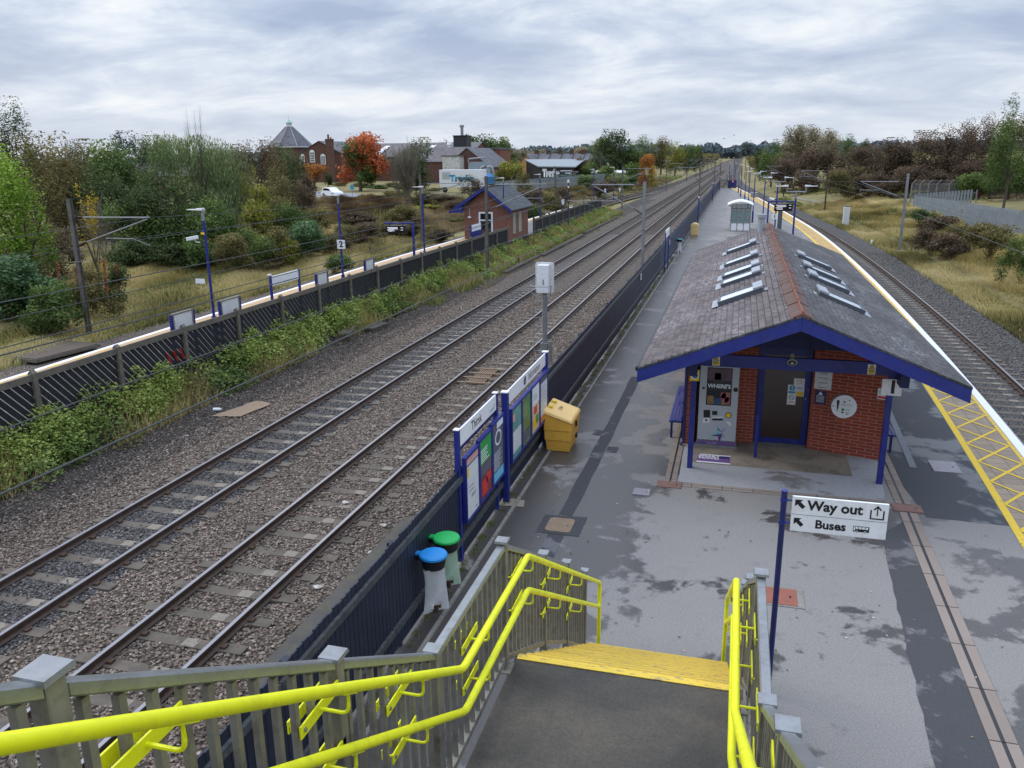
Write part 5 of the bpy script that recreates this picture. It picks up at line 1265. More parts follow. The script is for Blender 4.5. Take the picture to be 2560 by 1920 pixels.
tt=thing('grey_totem','tall flat dark grey cabinet beside the departure screen','cabinet',(3.5,77.4,0)); q=MB(); q.box(-.17,.19,-.3,.3,0,1.62); q.build('body',M['skyframe'],tt,bevel=.01); q=MB(); q.box(-.16,.18,-.29,.29,1.621,1.64); q.build('top',M['pavers_far'],tt)
gb=thing('grey_box','low grey box on the yellow hatched platform edge far off','box',(2.05,135,0)); q=MB(); q.box(-.52,.52,-.4,.4,.0,.7); q.build('body',M['galv_dull'],gb,bevel=.02); q=MB(); q.box(-.54,.54,-.42,.42,.701,.73); q.build('lid',M['sgrey'],gb)
# sign on two posts by the fence
s2_=thing('post_sign','small white sign on two tall blue posts by the navy fence','sign',(-3.88,47.7,0))
for y in (46.58,48.85):
    q=MB(); q.tube([(-3.88,y,0),(-3.88,y,2.3)],.03,8); q.build('post',M['blue'],s2_,world=True)
q=MB(); q.box(-3.9,-3.86,46.62,48.81,2.0,2.42); q.build('plate',M['white'],s2_,world=True); text('A',.3,M['ink'],s2_,frame_mat((.025,0,2.2),FY,FZ))
for y in (82.2,122.7,161.3):
    r=thing('fence_pole','slim blue pole with white band by the navy fence, '+{82.2:'nearest',122.7:'middle',161.3:'farthest'}[y]+' of three','pole',(-3.84,y,0),group='blue poles along the fence')
    q=MB(); q.tube([(0,0,0),(0,0,2.7)],.055,8); q.build('shaft',M['blue'],r); q=MB(); q.tube([(0,0,2.45),(0,0,2.62)],.06,8); q.build('band',M['white'],r)
# ------------------------------------------------------------------ signal
sg=thing('railway_signal','pale grey back of a railway signal on a post with ladder','signal',(-6.05,26.1,-1.1))
q=MB(); q.tube([(0,0,0),(0,0,3.25)],.085,14); q.build('post',M['galv_dull'],sg,smooth=True)
w_,h0,h1=.31,3.2,4.24
q=MB(); pts=[(-w_+.06,0,h0),(w_-.06,0,h0),(w_,0,h0+.08),(w_,0,h1-.05),(w_-.05,0,h1),(-w_+.05,0,h1),(-w_,0,h1-.05),(-w_,0,h0+.08)]; q.prism(pts,(0,.03,0)); q.build('back_plate',M['white_dirty'],sg)
q=MB(); q.box(-.2,.17,-.22,-.001,h0+.05,h1-.07); bxo=q.build('case',M['white'],sg,bevel=.012)
q=MB(); q.tube([(0,-.23,h0+.5),(.0,-.235,h0+.36),(.03,-.235,h0+.33)],.012,6); q.build('padlock',M['slot'],sg)
q=MB()
for x in (-.25,.08): q.tube([(x-.05,-.28,0),(x-.05,-.28,3.15)],.012,6)
for k in range(11): q.tube([(-.3,-.28,.2+.28*k),(.03,-.28,.2+.28*k)],.009,5)
q.build('ladder',M['galv_cap'],sg)
q=MB(); q.tube([(-.44,-.05,3.5),(-.42,-.35,3.5),(-.15,-.5,3.5),(.2,-.45,3.5),(.3,-.3,3.52)],.014,6); q.tube([(-.42,-.3,3.5),(-.4,-.3,3.3),(-.26,-.28,3.16),(.1,-.28,3.16),(.26,-.28,3.25),(.28,-.3,3.5)],.012,6); q.build('guard_hoop',M['galv_cap'],sg)
q=MB(); q.box(-.12,.1,-.13,.13,1.0,1.55); q.build('junction_box',M['galv_dull'],sg,bevel=.01); q=MB(); q.box(.16,.24,-.05,.05,.9,1.6); q.build('side_box',M['galv_cap'],sg)
# ------------------------------------------------------------------ overhead line masts
def mast(label,x,y,zb,zt,reach=0.,zu=None,zd=None,zreg=None,mat='mast',group=None,tilt=0.,reg_out=1.4):
    r=thing('overhead_line_mast',label,'mast',(x,y,zb),0,group); h=zt-zb; q=MB(); a,b_,t_=.085,.09,.016
    q.box(-a,a,-b_,-b_+t_,0,h); q.box(-a,a,b_-t_,b_,0,h); q.box(-.01,.01,-b_+t_,b_-t_,0,h); q.build('post',M[mat],r)
    q=MB(); q.box(-.28,.28,-.28,.28,-.25,.08); q.build('footing',M['conc'],r)
    if reach:
        s_=1 if reach>0 else -1; u=zu-zb; d=zd-zb; e=reach
        q=MB(); q.tube([(s_*.62,0,u),(e,0,u+.02)],.032,8); q.tube([(s_*.62,0,d+(u-d)*.17),(e-s_*.12,0,u-.05)],.030,8)
        if zreg is not None:
            g=zreg-zb; xa=s_*(.62+(abs(e)-.7)*(g-d)/(u-d)); q.tube([(xa,0,g),(xa+s_*abs(reg_out),0,g)],.022,8); q.tube([(xa+s_*abs(reg_out),0,g),(e-s_*.15,0,g-.28)],.012,6)
        q.build('cantilever_arm',M['galv_dull'],r,smooth=True)
        for z,zz_ in ((u,u),(d,d+(u-d)*.17)):
            q=MB(); A=Vector((s_*.12,0,z)); B=Vector((s_*.62,0,zz_)); q.tube([A,B],.03,8)
            for k in range(5): c=A.lerp(B,.25+.12*k); q.tube([c-(B-A).normalized()*.014,c+(B-A).normalized()*.014],.062,10)
            q.build('insulator',M['ins'],r)
    q=MB(); q.box(-.13,.13,-.14,.14,h*.55,h*.55+.04); q.build('clamp',M['galv_cap'],r); return r
GA='overhead line masts of the main line'
mast('tall dark mast in front of the small brick waiting room with arm over the track',-15.95,52.,-1.1,5.29,4.0,4.75,3.05,3.9,group=GA)
mast('grey mast rising in front of the near main line beside the navy fence',-5.45,49.5,-1.1,4.97,-3.15,4.80,3.15,3.87,'galv_dull',group=GA,reg_out=2.9)
mast('slim mast with arm beyond the far platform end fence, left of the tracks',-15.93,116.6,-1.1,5.1,4.0,4.7,3.,3.9,group=GA)
mast('slim mast behind the navy fence, second from the camera',-5.45,117.,-1.1,5.4,-3.,4.8,3.1,3.9,group=GA)
mast('slim mast left of the tracks, third of the row from the brick waiting room',-15.2,178.6,-1.1,5.3,3.4,4.7,3.1,3.9,group=GA)
mast('slim mast behind the navy fence, third from the camera',-5.4,178.,-1.1,5.95,-3.,4.8,3.1,3.9,group=GA)
mast('tallest black mast standing above the horizon beside the main line',-5.55,232.,-1.1,8.7,-3.,4.9,3.2,3.9,'mast_rust',group=GA)
GD='overhead line masts of the loop line'
mast('grey mast with two arms near the left edge beyond the far platform',-27.75,29.5,-1.05,4.95,3.95,4.17,2.92,3.3,group=GD)
mast('dark mast behind the lamp near the small brick waiting room',-27.6,70.,-1.05,5.02,3.9,4.26,3.,3.4,group=GD)
mast('slim mast among brown bushes right of the small brick waiting room',-25.8,118.,-1.05,5.1,3.4,4.3,3.,3.4,group=GD)
mast('tall mast in front of the big round dark tree',-23.4,253.,-1.1,8.3,3.,4.9,3.2,3.9,'mast_rust',group=GD)
mast('tall mast in front of the yellow tree',-21.05,323.,-1.1,9.1,3.,4.9,3.2,3.9,'mast_rust',group=GD)
mast('tall mast in front of the green trees at the far left of the line',-21.2,395.,-1.1,9.3,3.,4.9,3.2,3.9,'mast_rust',group=GD)
GR='overhead line masts of the curved line'
mast('leaning grey mast on the grass bank beside the palisade fence',12.17,69.4,-.95,4.92,-3.3,4.32,3.08,3.7,'galv_dull',group=GR)
mast('rusty brown mast on the bank further along the curved track',10.3,111.,-1.1,4.95,-3.2,4.36,3.,3.7,'mast_rust',group=GR)
mast('thin brown mast on the bank, third along the curved track',7.2,152.,-1.1,5.0,-3.2,4.4,3.,3.7,'mast_rust',group=GR)
for k,(x,y,z) in enumerate([(.9,262.,8.9),(-.2,300.,8.8),(-.6,340.,9.2),(1.9,236.,8.2)]):
    mast(['tall black mast of the cluster right of the distant tracks','second black mast of the cluster right of the distant tracks','farthest black mast of the cluster by the distant tracks','dark mast nearest the trees at the right of the distant tracks'][k],x,y,-1.1,z,mat='mast_rust',group='clustered masts in the distance')
base=mast('thin dark mast far down the main line',-15.4,250,-1.1,7.6,3.2,4.9,3.2,mat='mast_rust',group='distant masts down the line')
for y in (300,345,395,450,520,600,700,820): dup(base,(-15.4,y,-1.1),label='thin dark mast far down the main line')
for y in (300,372,450,540,650,800): dup(base,(-2.6,y,-1.1),label='thin dark mast far down the main line')
# ------------------------------------------------------------------ wires
def wire(label,pts,r_=.012):
    q=MB(); q.tube(pts,r_,5); o=q.build('overhead_wire',M['wire'],loc=pts[0]); tag(o,label,'wire')
def sagline(x,z0,ys,sag,zf=None):
    out=[]
    for a,b_ in zip(ys[:-1],ys[1:]):
        for k in range(8): t_=k/8; out.append((x if not callable(x) else x(a+(b_-a)*t_),a+(b_-a)*t_,z0-4*sag*t_*(1-t_)))
    out.append((x if not callable(x) else x(ys[-1]),ys[-1],z0)); return out
ysA=[-12,52,116.6,178.6,240,300,360,420]; ysB=[-14,49.5,117,178,232,300,360,420]
wire('contact wire over the farther main line track',sagline(XA,3.48,ysA,.04),.011); wire('upper catenary wire over the farther main line track',sagline(XA,4.77,ysA,.62),.011)
wire('contact wire over the nearer main line track',sagline(XB,3.4,ysB,.04),.011); wire('upper catenary wire over the nearer main line track',sagline(XB,4.8,ysB,.62),.011)
wire('return wire fixed to the masts beside the navy fence',sagline(-5.62,3.98,ysB,.1),.011)
wire('return wire fixed to the masts left of the main line',sagline(-16.1,3.25,ysA,.25),.011)
ysD=[-25,29.5,70,118,180,253]; wire('contact wire over the loop track',sagline(-23.8,3.35,ysD[:4],.04),.011); wire('upper catenary wire over the loop track',sagline(-23.8,4.2,ysD[:4],.4),.011)
wire('low wire strung along the loop line masts',sagline(-27.9,3.0,ysD[:4],.2),.011)
ysR=[14,69.4,111,152]; wire('contact wire over the curved track',sagline(lambda y:XC(y)+.1,3.45,ysR,.03),.010); wire('upper catenary wire over the curved track',sagline(lambda y:XC(y)+.1,4.3,ysR,.35),.010)
wire('return wire along the bank beside the palisade fence',sagline(lambda y:XC(y)+3.9,3.3,ysR,.3),.010)
# ------------------------------------------------------------------ far platform furniture
ff=thing('far_platform_fence','tarred diagonal board fence with grey posts along the far platform','fence',(-17.42,30,0))
fx=-17.42
def fencerun(y0,y1,post_st=3.05):
    q=MB(); y=y0-1.1; dz=1.5
    st_=.25
    while y<y1:
        # each board leans: top toward the camera end
        a0,a1=y,y+dz*.92; za,zb=1.12,-.38
        if a0<y0: f=(y0-a0)/(a1-a0); za=1.12-dz*f; a0=y0
        if a1>y1: f=(y1-a0)/(a1-a0); zb=za+(zb-za)*f; a1=y1
        if za-zb>.05:
            w_=.205; q.hexa([(fx-.012,a1,zb),(fx+.012,a1,zb),(fx+.012,a1+w_,zb),(fx-.012,a1+w_,zb),(fx-.012,a0,za),(fx+.012,a0,za),(fx+.012,a0+w_,za),(fx-.012,a0+w_,za)])
        y+=st_
    q.build('boards',M['tar'],ff,world=True)
    q=MB(); y=y0
    while y<y1-.1:
        ye=min(y+post_st,y1); q.box(fx+.014,fx+.06,y+.06,ye-.06,1.02,1.2,0); q.box(fx+.014,fx+.05,y+.06,ye-.06,-.1,.0,0); y+=post_st
    q.build('rails',M['timber'],ff,world=True)
    y=y0
    while y<y1+.1:
        q=MB(); q.box(fx-.07,fx+.09,y-.075,y+.075,-.6,1.22); q.prism([(fx-.07,y-.075,1.22),(fx+.09,y-.075,1.22),(fx+.01,y-.075,1.30)],(0,.15,0)); q.build('post',M['timber'],ff,world=True); y+=post_st
fencerun(4.2,62.4)
# beyond the waiting room the fence is plain close boards
q=MB(); boards(q,70.8,108,fx,.16,.15,1.12,-.2,0,rr); q.build('close_boards',M['tar'],ff,world=True)
q=MB(); q.box(fx+.014,fx+.06,70.8,108,1.0,1.18); q.build('long_rail',M['timber'],ff,world=True)
y=70.9
while y<109: q=MB(); q.box(fx-.07,fx+.09,y-.075,y+.075,-.6,1.3); q.build('post',M['timber'],ff,world=True); y+=3.05
q=MB(); 
for x in (-18.,-19.,-20.,-21.): q.box(x-.05,x+.05,108.9,109.,0,1.2)
q.box(-21.3,-17.3,108.85,108.9,1.0,1.1); q.box(-21.3,-17.3,108.85,108.9,.4,.5); q.build('end_rails',M['timber'],ff,world=True)
red=thing('red_paint_mark','faint red painted letters on the tarred far fence','paint mark',(fx+.07,22,.3)); 
for k in range(3): q=MB(); q.bar((.0,-.5+.32*k,.25),(.0,-.35+.32*k,-.1),.02,.07,upv=(1,0,0)); q.build('stroke',M['redp'],red)
for k,(a,b_) in enumerate([(22.45,23.5),(25.1,26.25),(32.2,33.15),(37.15,38.1)]):
    lb=['pale back of a poster case above the far fence, nearest of four','second pale poster case back above the far fence','third pale poster case back above the far fence, left of the number 2 lamp','farthest pale poster case back above the far fence'][k]
    r=thing('poster_case',lb,'poster case',(-17.75,(a+b_)/2,0),group='poster cases behind the far fence'); h=(b_-a)/2
    q=MB(); q.box(-.03,.03,-h+.06,h-.06,.95,1.58); q.build('back_panel',M['white_dirty'],r)
    q=MB(); 
    for s_ in ((-h,-h+.06,.9,1.63),(h-.06,h,.9,1.63),(-h+.061,h-.061,1.581,1.63),(-h+.061,h-.061,.9,.949)): q.box(-.045,.045,s_[0],s_[1],s_[2],s_[3])
    q.build('frame',M['galv_old'],r)
    for yy in (-h-.05,h+.05): q=MB(); q.box(-.04,.04,yy-.04,yy+.04,0,1.6); q.build('post',M['blue'],r)
nb=thing('name_board','white backed station name board on blue posts on the far platform','sign board',(-18.2,30.4,0))
for y in (29.25,31.5): q=MB(); q.box(-.04,.04,y-30.4-.045,y-30.4+.045,0,1.93); q.build('post',M['blue'],nb)
q=MB(); q.box(-.025,.025,-1.1,1.05,1.5,1.9); q.build('board',M['white'],nb,bevel=.004); q=MB(); q.box(-.1,.05,-1.2,-1.1,1.94,2.0); q.build('cap',M['white'],nb)
# small brick waiting room on the far platform
hb=thing('far_waiting_room','small brick waiting room with blue barge boards on the far platform','building',(-19.75,67.4,0))
xl,xr,yf,yb=-21.6,-17.88,64.2,70.65; ze=2.42; xm=-19.75; za_=4.18
q=MB(); q.prism([(xl,yf,-.8),(xr,yf,-.8),(xr,yf,ze),(xm,yf,za_-.12),(xl,yf,ze)],(0,yb-yf,0)); q.build('brick_wall',M['brick2'],hb,world=True)
q=MB(); 
for sg_,xe,zee in ((-1,-22.75,2.28),(1,-17.45,2.35)):
    k=(za_-zee)/(abs(xe-xm)); n=14
    for i in range(n):
        u0,u1=i/n,(i+1)/n; X0,X1=xm+(xe-xm)*u0,xm+(xe-xm)*u1; Z0,Z1=za_+(zee-za_)*u0,za_+(zee-za_)*u1
        q.hexa([(X0,yf-.45,Z0-.05),(X1,yf-.45,Z1-.05),(X1,yb+.6,Z1-.05),(X0,yb+.6,Z0-.05),(X0,yf-.45,Z0+.015),(X1,yf-.45,Z1+.035),(X1,yb+.6,Z1+.035),(X0,yb+.6,Z0+.015)])
q.build('slate_roof',M['slate_small'],hb,world=True)
q=MB(); q.box(xm-.12,xm+.12,yf-.46,yb+.61,za_+.0,za_+.07); q.build('ridge',M['conc'],hb,world=True)
for sg_,xe,zee in ((-1,-22.75,2.28),(1,-17.45,2.35)):
    q=MB(); q.hexa([(xm,yf-.5,za_-.26),(xe,yf-.5,zee-.24),(xe,yf-.455,zee-.24),(xm,yf-.455,za_-.26),(xm,yf-.5,za_),(xe,yf-.5,zee),(xe,yf-.455,zee),(xm,yf-.455,za_)]); q.build('barge_board',M['blue'],hb,world=True)
q=MB(); q.prism([(xl-.02,yf-.44,2.15),(-22.6,yf-.44,2.15),(xl-.02,yf-.44,3.)],(0,.35,0)); q.build('eaves_box',M['blue'],hb,world=True)
q=MB(); 
for a in ((-20.35,-20.22,.0,2.2),(-19.3,-19.17,.0,2.2),(-20.22,-19.3,2.08,2.2),(-20.22,-19.3,1.5,1.6),(-19.81,-19.73,1.6,2.08)): q.box(a[0],a[1],yf-.06,yf-.001,a[2],a[3])
q.build('door_frame',M['white'],hb,world=True)
q=MB(); q.box(-20.22,-19.3,yf-.03,yf-.002,.0,2.08); q.build('door_glass',M['glass_dark'],hb,world=True)
M['putty']=paint('putty_paint','a8a596',.6,.1)
for (a,b_) in ((65.55,66.35),(67.35,68.25)):
    q=MB(); q.box(xr+.001,xr+.02,a,b_,.42,2.05); wp=q.build('window_board',M['putty'],hb,world=True)
    q=MB()
    for k in (0,.5,1.): q.box(xr+.021,xr+.05,a+(b_-a-.07)*k,a+(b_-a-.07)*k+.07,.42,2.05)
    q.box(xr+.021,xr+.06,a-.03,b_+.03,.36,.42); q.build('window_bars',M['putty'],wp).location=-hb.location
q=MB(); q.box(xl-.0+.35,xl+.6,yf-.12,yf-.001,1.72,1.84); q.tube([(xl+.47,yf-.03,1.84),(xl+.47,yf-.03,2.5)],.012,5); q.build('alarm_box',M['white'],hb,world=True)
nb2=thing('poster_board','blue backed board with white top beside the small brick waiting room','sign board',(-18.6,57.9,0))
q=MB(); q.box(-.03,.03,-1.15,1.15,1.28,1.72); q.build('white_top',M['white'],nb2); q=MB(); q.box(-.05,.05,-1.15,1.15,.4,1.27); q.build('panel',M['blue'],nb2)
for y in (-1.2,1.2): q=MB(); q.box(-.05,.05,y-.05,y+.05,0,1.75); q.build('post',M['blue'],nb2)
for (px,py,lb) in ((1407,507,'small white sign on short blue posts at the far platform, nearer one'),(1513,478,'small white sign on short posts beyond the far platform fence, left one'),(1549,476,'small white sign on short posts beyond the far platform fence, right one')):
    p=onz(px,py,1.5); r=thing('post_sign',lb,'sign',(p.x,p.y,0)); q=MB(); q.box(-.02,.02,-.75,.75,1.3,1.85); q.build('plate',M['white'],r)
    for yy in (-.75,.75): q=MB(); q.box(-.04,.04,yy-.04,yy+.04,0,1.6); q.build('post',M['blue_dark'],r)
p=onz(1421,457,4.); r=thing('camera_pole','slim pole with white banded top beside the far platform','pole',(p.x,p.y,0)); q=MB(); q.tube([(0,0,0),(0,0,4.)],.05,8); q.build('shaft',M['blue_dark'],r); q=MB(); q.tube([(0,0,4.),(0,0,4.3)],.1,8); q.tube([(0,0,3.5),(0,0,3.7)],.07,8); q.build('cap',M['white'],r)
# ------------------------------------------------------------------ lineside bits
def trough(label,y0,y1,x,w_=.42,h=.16,rz=0.):
    r=thing('cable_trough',label,'cable trough',(x,(y0+y1)/2,-1.08),rz,group='cable troughs left of the main line'); q=MB(); L_=(y1-y0)/2; y=-L_
    while y<L_: q.box(-w_/2,w_/2,y,min(L_,y+.95),0,h-random.random()*.02); y+=.97
    q.build('lid_row',M['trough'],r)
M['trough']=paint('dirty_trough_concrete','4c463f',.9,.25,3.,dirt='2f2a26',dirtamt=.6)
trough('dark cable trough lids left of the track, nearest length',52.5,62.,-14.95); trough('dark cable trough lids left of the track, middle length',62.6,80.,-14.75); trough('dark cable trough lids left of the track, farthest length',82.,104.,-14.9)
trough('short stack of dark trough lids among the weeds',31.,33.2,-16.3,.5,.35,.25); trough('loose dark trough lid near the weedy stack',33.,34.4,-15.7,.45,.2,-.1)
r=thing('rubber_mat','muddy ochre puddle cover on the ballast by a white bottle','ground cover',(-14.6,21.3,-1.06)); q=MB(); q.poly(jag([(-.55,-.9,0),(.3,-.7,0),(.55,.7,0),(-.15,.9,0)],.05,6,3,.02)); q.build('sheet',M['ochreplate'],r)
r=thing('plastic_bottle','white plastic bottle lying on the ballast','bottle',(-15.3,20.9,-1.04)); q=MB(); q.tube([(-.12,0,0.05),(.08,.05,.05)],.05,8); q.tube([(.08,.05,.05),(.14,.065,.05)],.02,6); q.build('body',M['white'],r,smooth=True)
p=onz(130,878,-.75); r=thing('hatch_cover','large square brown hatch cover in the grass beyond the far platform','hatch',(-26.6,26.2,-1.0)); r.rotation_euler=(0,0,-.12); q=MB(); q.box(-.95,.95,-1.5,1.5,0,.12); q.build('frame',M['timber'],r); q=MB(); q.box(-.9,.9,-1.45,1.45,.122,.15); q.build('lid',paint('brown_hatch_lid','4f443b',.85,.15,2.),r)
r=thing('trackside_cabinet','white upright cabinet on the ballast edge right of the curved track','cabinet',(10.75,92.5,-1.1)); q=MB(); q.box(-.3,.3,-.25,.25,0,2.15); q.build('body',M['white_dirty'],r,bevel=.02); q=MB(); q.box(-.2,.2,-.2,.2,2.16,2.3); q.build('cap',M['galv_cap'],r)
p=onz(2180,608,-1.0); r=thing('marker_stub','short white marker stub at the ballast edge of the curve','marker',(p.x,p.y,-1.08)); q=MB(); q.tube([(0,0,0),(0,0,.35)],.12,8); q.build('body',M['white'],r)
# grating between the rails of the near main line
r=thing('walkway_grating','rusty grating lying between the rails of the nearer main line track','grating',(XB-.02,26.7,-1.06)); q=MB()
for k in range(7): q.box(-.29+.09*k,-.25+.09*k,-1.,1.,0,.04)
for k in (-.95,-.3,.3,.95): q.box(-.6,.6,k-.04,k+.04,.041,.07)
q.build('bars',M['ochreplate'],r)
for k,(x,y) in enumerate([(XB+.2,15.5),(-6.9,14.6),(-6.6,13.4),(-7.0,11.9)]):
    r=thing('litter_scrap','crumpled white scrap on the ballast, '+['between the near rails','nearest the signal','beside the old slab, upper','beside the old slab, lower'][k],'litter',(x,y,-1.05)); q=MB(); rr2=random.Random(k)
    pts=[(.12*rr2.uniform(.5,1)*cos(i*pi/4),.09*rr2.uniform(.5,1)*sin(i*pi/4),rr2.uniform(0,.03)) for i in range(8)]
    for i in range(8): q.poly([(0,0,.05),pts[i],pts[(i+1)%8]])
    q.build('scrap',M['scrapm'],r)
# car in the distant car park
def car():
    r=thing('parked_car','white hatchback parked in front of the old brick works','car',(-69.5,134,.02),radians(-28)); 
    q=MB(); L=2.15; W=.9
    prof=[(-L,.35),(-L+.02,.85),(-L+.25,.95),(-.9-.75,1.02),(-L+.75,1.5),(-.4,1.58),(.45,1.5),(1.15,1.02),(L-.15,.85),(L,.55),(L,.3),(-L,.3)]
    prof=[(-L,.3),(-L,.8),(-L+.12,.98),(-L+.55,1.5),(-.5,1.58),(.35,1.5),(1.05,1.02),(L-.2,.85),(L,.6),(L,.3)]
    q.prism([(x,-W,z) for x,z in prof],(0,2*W,0)); q.build('body',M['white'],r,bevel=.06)
    q=MB(); gl=[(-L+.62,1.08),(-L+.85,1.44),(-.5,1.5),(.25,1.43),(.8,1.08)]
    for s_ in (-1,1): q.prism([(x,s_*(W+.004),z) for x,z in gl],(0,s_*.006,0))
    q.hexa([(-L+.17,-W+.12,1.06),(-L+.17,W-.12,1.06),(-L+.21,W-.12,1.06),(-L+.21,-W+.12,1.06),(-L+.46,-W+.15,1.44),(-L+.46,W-.15,1.44),(-L+.50,W-.15,1.44),(-L+.50,-W+.15,1.44)]); q.build('window',M['glass_dark'],r)
    for x in (-1.35,1.35):
        for s_ in (-1,1):
            q=MB(); q.tube([(x,s_*(W-.18),.33),(x,s_*(W+.015),.33)],.33,18); wh=q.build('wheel',M['slot'],r); q=MB(); q.tube([(x,s_*(W+.016),.33),(x,s_*(W+.03),.33)],.2,12); q.build('rim',M['galv_cap'],wh)
    for s_ in (-1,1): q=MB(); q.box(-L-.02,-L+.05,s_*.62-.2,s_*.62+.2,.86,.98); q.build('tail_light',M['redp'],r)
    q=MB(); q.box(-L-.02,-L-.0,-.8,.8,.32,.5); q.build('bumper',M['slot'],r); q=MB(); q.box(-L-.03,-L-.021,-.26,.26,.6,.72); q.build('number_plate',M['yellowp'],r)
car()
sx=thing('small_sign_post','small blue sign beside the parked white car','sign',(-65.6,134,.02)); q=MB(); q.tube([(0,0,0),(0,0,2.)],.05,6); q.build('post',M['galv_dull'],sx); q=MB(); q.box(-.35,.35,-.07,-.055,1.2,2.); q.build('plate',M['tealp'],sx)

# ------------------------------------------------------------------ palisade and chain link fences on the right bank
def palisade(name,label,pts,h,mat,st_=.17,sink=.1,group=None):
    o_=pts[0]; r=thing(name,label,'fence',(o_[0],o_[1],zgf(*o_[:2])),group=group); qp=MB(); qr=MB(); tot=0
    for a,b_ in zip(pts[:-1],pts[1:]):
        A=Vector(a[:2]);B=Vector(b_[:2]);L_=(B-A).length; d=(B-A)/L_; n=int(L_/st_); nn=Vector((-d.y,d.x))
        for i in range(n):
            p=A+d*(i*st_); z=a[2]+(b_[2]-a[2])*i/n; w_=.06*(st_/.17)
            q0=p-d*w_;q1=p+d*w_
            qp.hexa([(q0.x,q0.y,z-sink),(q1.x,q1.y,z-sink),(q1.x+nn.x*.01,q1.y+nn.y*.01,z-sink),(q0.x+nn.x*.01,q0.y+nn.y*.01,z-sink),(q0.x,q0.y,z+h),(q1.x,q1.y,z+h),(q1.x+nn.x*.01,q1.y+nn.y*.01,z+h),(q0.x+nn.x*.01,q0.y+nn.y*.01,z+h)])
        for zz_ in (.35,h-.35): qr.bar((A.x+nn.x*.035,A.y+nn.y*.035,a[2]+zz_),(B.x+nn.x*.035,B.y+nn.y*.035,b_[2]+zz_),.04,.06)
        k=max(1,int(L_/2.75))
        for i in range(k+1):
            p=A+d*(L_*i/k); z=a[2]+(b_[2]-a[2])*i/k; q=MB(); q.box(p.x+nn.x*.08-.05,p.x+nn.x*.08+.05,p.y+nn.y*.08-.05,p.y+nn.y*.08+.05,z-.3,z+h-.05)
            if i<k or True: q.build('post',mat,r,world=True)
    qp.build('pales',mat,r,world=True); qr.build('rails',mat,r,world=True); return r
M['palis']=paint('weathered_palisade_steel','8a939b',.55,.15,1.,metal=.35,dirt='6d747a',dirtamt=.45)
yL=98.; pl=ony(2286,490,yL)
palisade('palisade_fence','grey steel palisade fence along the top of the right bank',[(18.1,98.,.05),(18.7,80,.35),(19.4,62,.55),(20.2,44.,.7)],1.9,M['palis'])
palisade('palisade_gate','short grey palisade gate below the chain link fence',[(18.3,99.,.1),(24.2,98.6,.6)],2.0,M['palis'],.3)
cf=thing('chain_link_fence','tall chain link fence with angled concrete posts behind the palisade','fence',(17.6,104,.2))
def meshmat(name,c,a=.28):
    t=NT(name); x,y,z=t.xyz(); t.col(srgb(c)); t.rough(.6); t.b.inputs['Alpha'].default_value=a; return t.m
M['mesh']=meshmat('chain_link_mesh','8d9296',.30)
pxs=[2280,2301,2322,2343,2374,2407,2440]
for k,px in enumerate(pxs):
    p=ony(px,462,104); q=MB(); q.box(p.x-.06,p.x+.06,103.94,104.06,.0,3.0); q.bar((p.x,104,2.98),(p.x+.35,103.75,3.45),.1,.1); q.build('angled_post',M['conc'],cf,world=True)
pa,pb=ony(2280,462,104).x,ony(2440,462,104).x
q=MB(); q.quad((pa,104,.2),(pb,104,.2),(pb,104,3.),(pa,104,3.)); q.build('mesh_panel',M['mesh'],cf,world=True)
q=MB(); 
for z in (3.05,3.2,3.35): q.tube([(pa+.15,103.9,z),(pb+.3,103.9,z)],.012,4)
q.tube([(pa,104,2.95),(pb,104,2.95)],.015,4); q.build('strand_wire',M['galv_dull'],cf,world=True)
rp=thing('rust_red_post','rust red steel column at the end of the chain link fence','post',(pb+.35,104,.4)); q=MB(); q.box(-.22,.22,-.2,.2,0,2.95); q.build('column',paint('rust_red_paint','6a2f2c',.8,.2),rp)
df_=thing('dark_mesh_fence','dark framed high mesh fence right of the rust red column','fence',(30,100,.8)); q=MB()
x=pb+1.
while x<36: q.box(x-.05,x+.05,101.95,102.05,.3,3.6); x+=2.6
q.tube([(pb+.8,102,3.45),(36,102,3.45)],.05,6); q.tube([(pb+.8,102,1.6),(36,102,1.6)],.035,6); q.build('frame',M['black'],df_,world=True)
q=MB(); q.quad((pb+.8,102.02,.3),(36,102.02,.3),(36,102.02,3.4),(pb+.8,102.02,3.4)); q.build('mesh_panel',meshmat('dark_mesh','20262a',.45),df_,world=True)
# grey palisade beyond the far platform
palisade('palisade_fence','distant pale palisade fence right of the black sided warehouse',[(-44.,150.,-.1),(-36.,190.,-.1),(-33.,215.,-.1)],2.2,M['palis'],.5)
palisade('green_fence','dark green mesh fence at the corner of the black sided warehouse',[(-45,205.,0),(-37.5,203,0)],2.2,paint('dark_green_steel','1f4a44',.6,.1),.4)

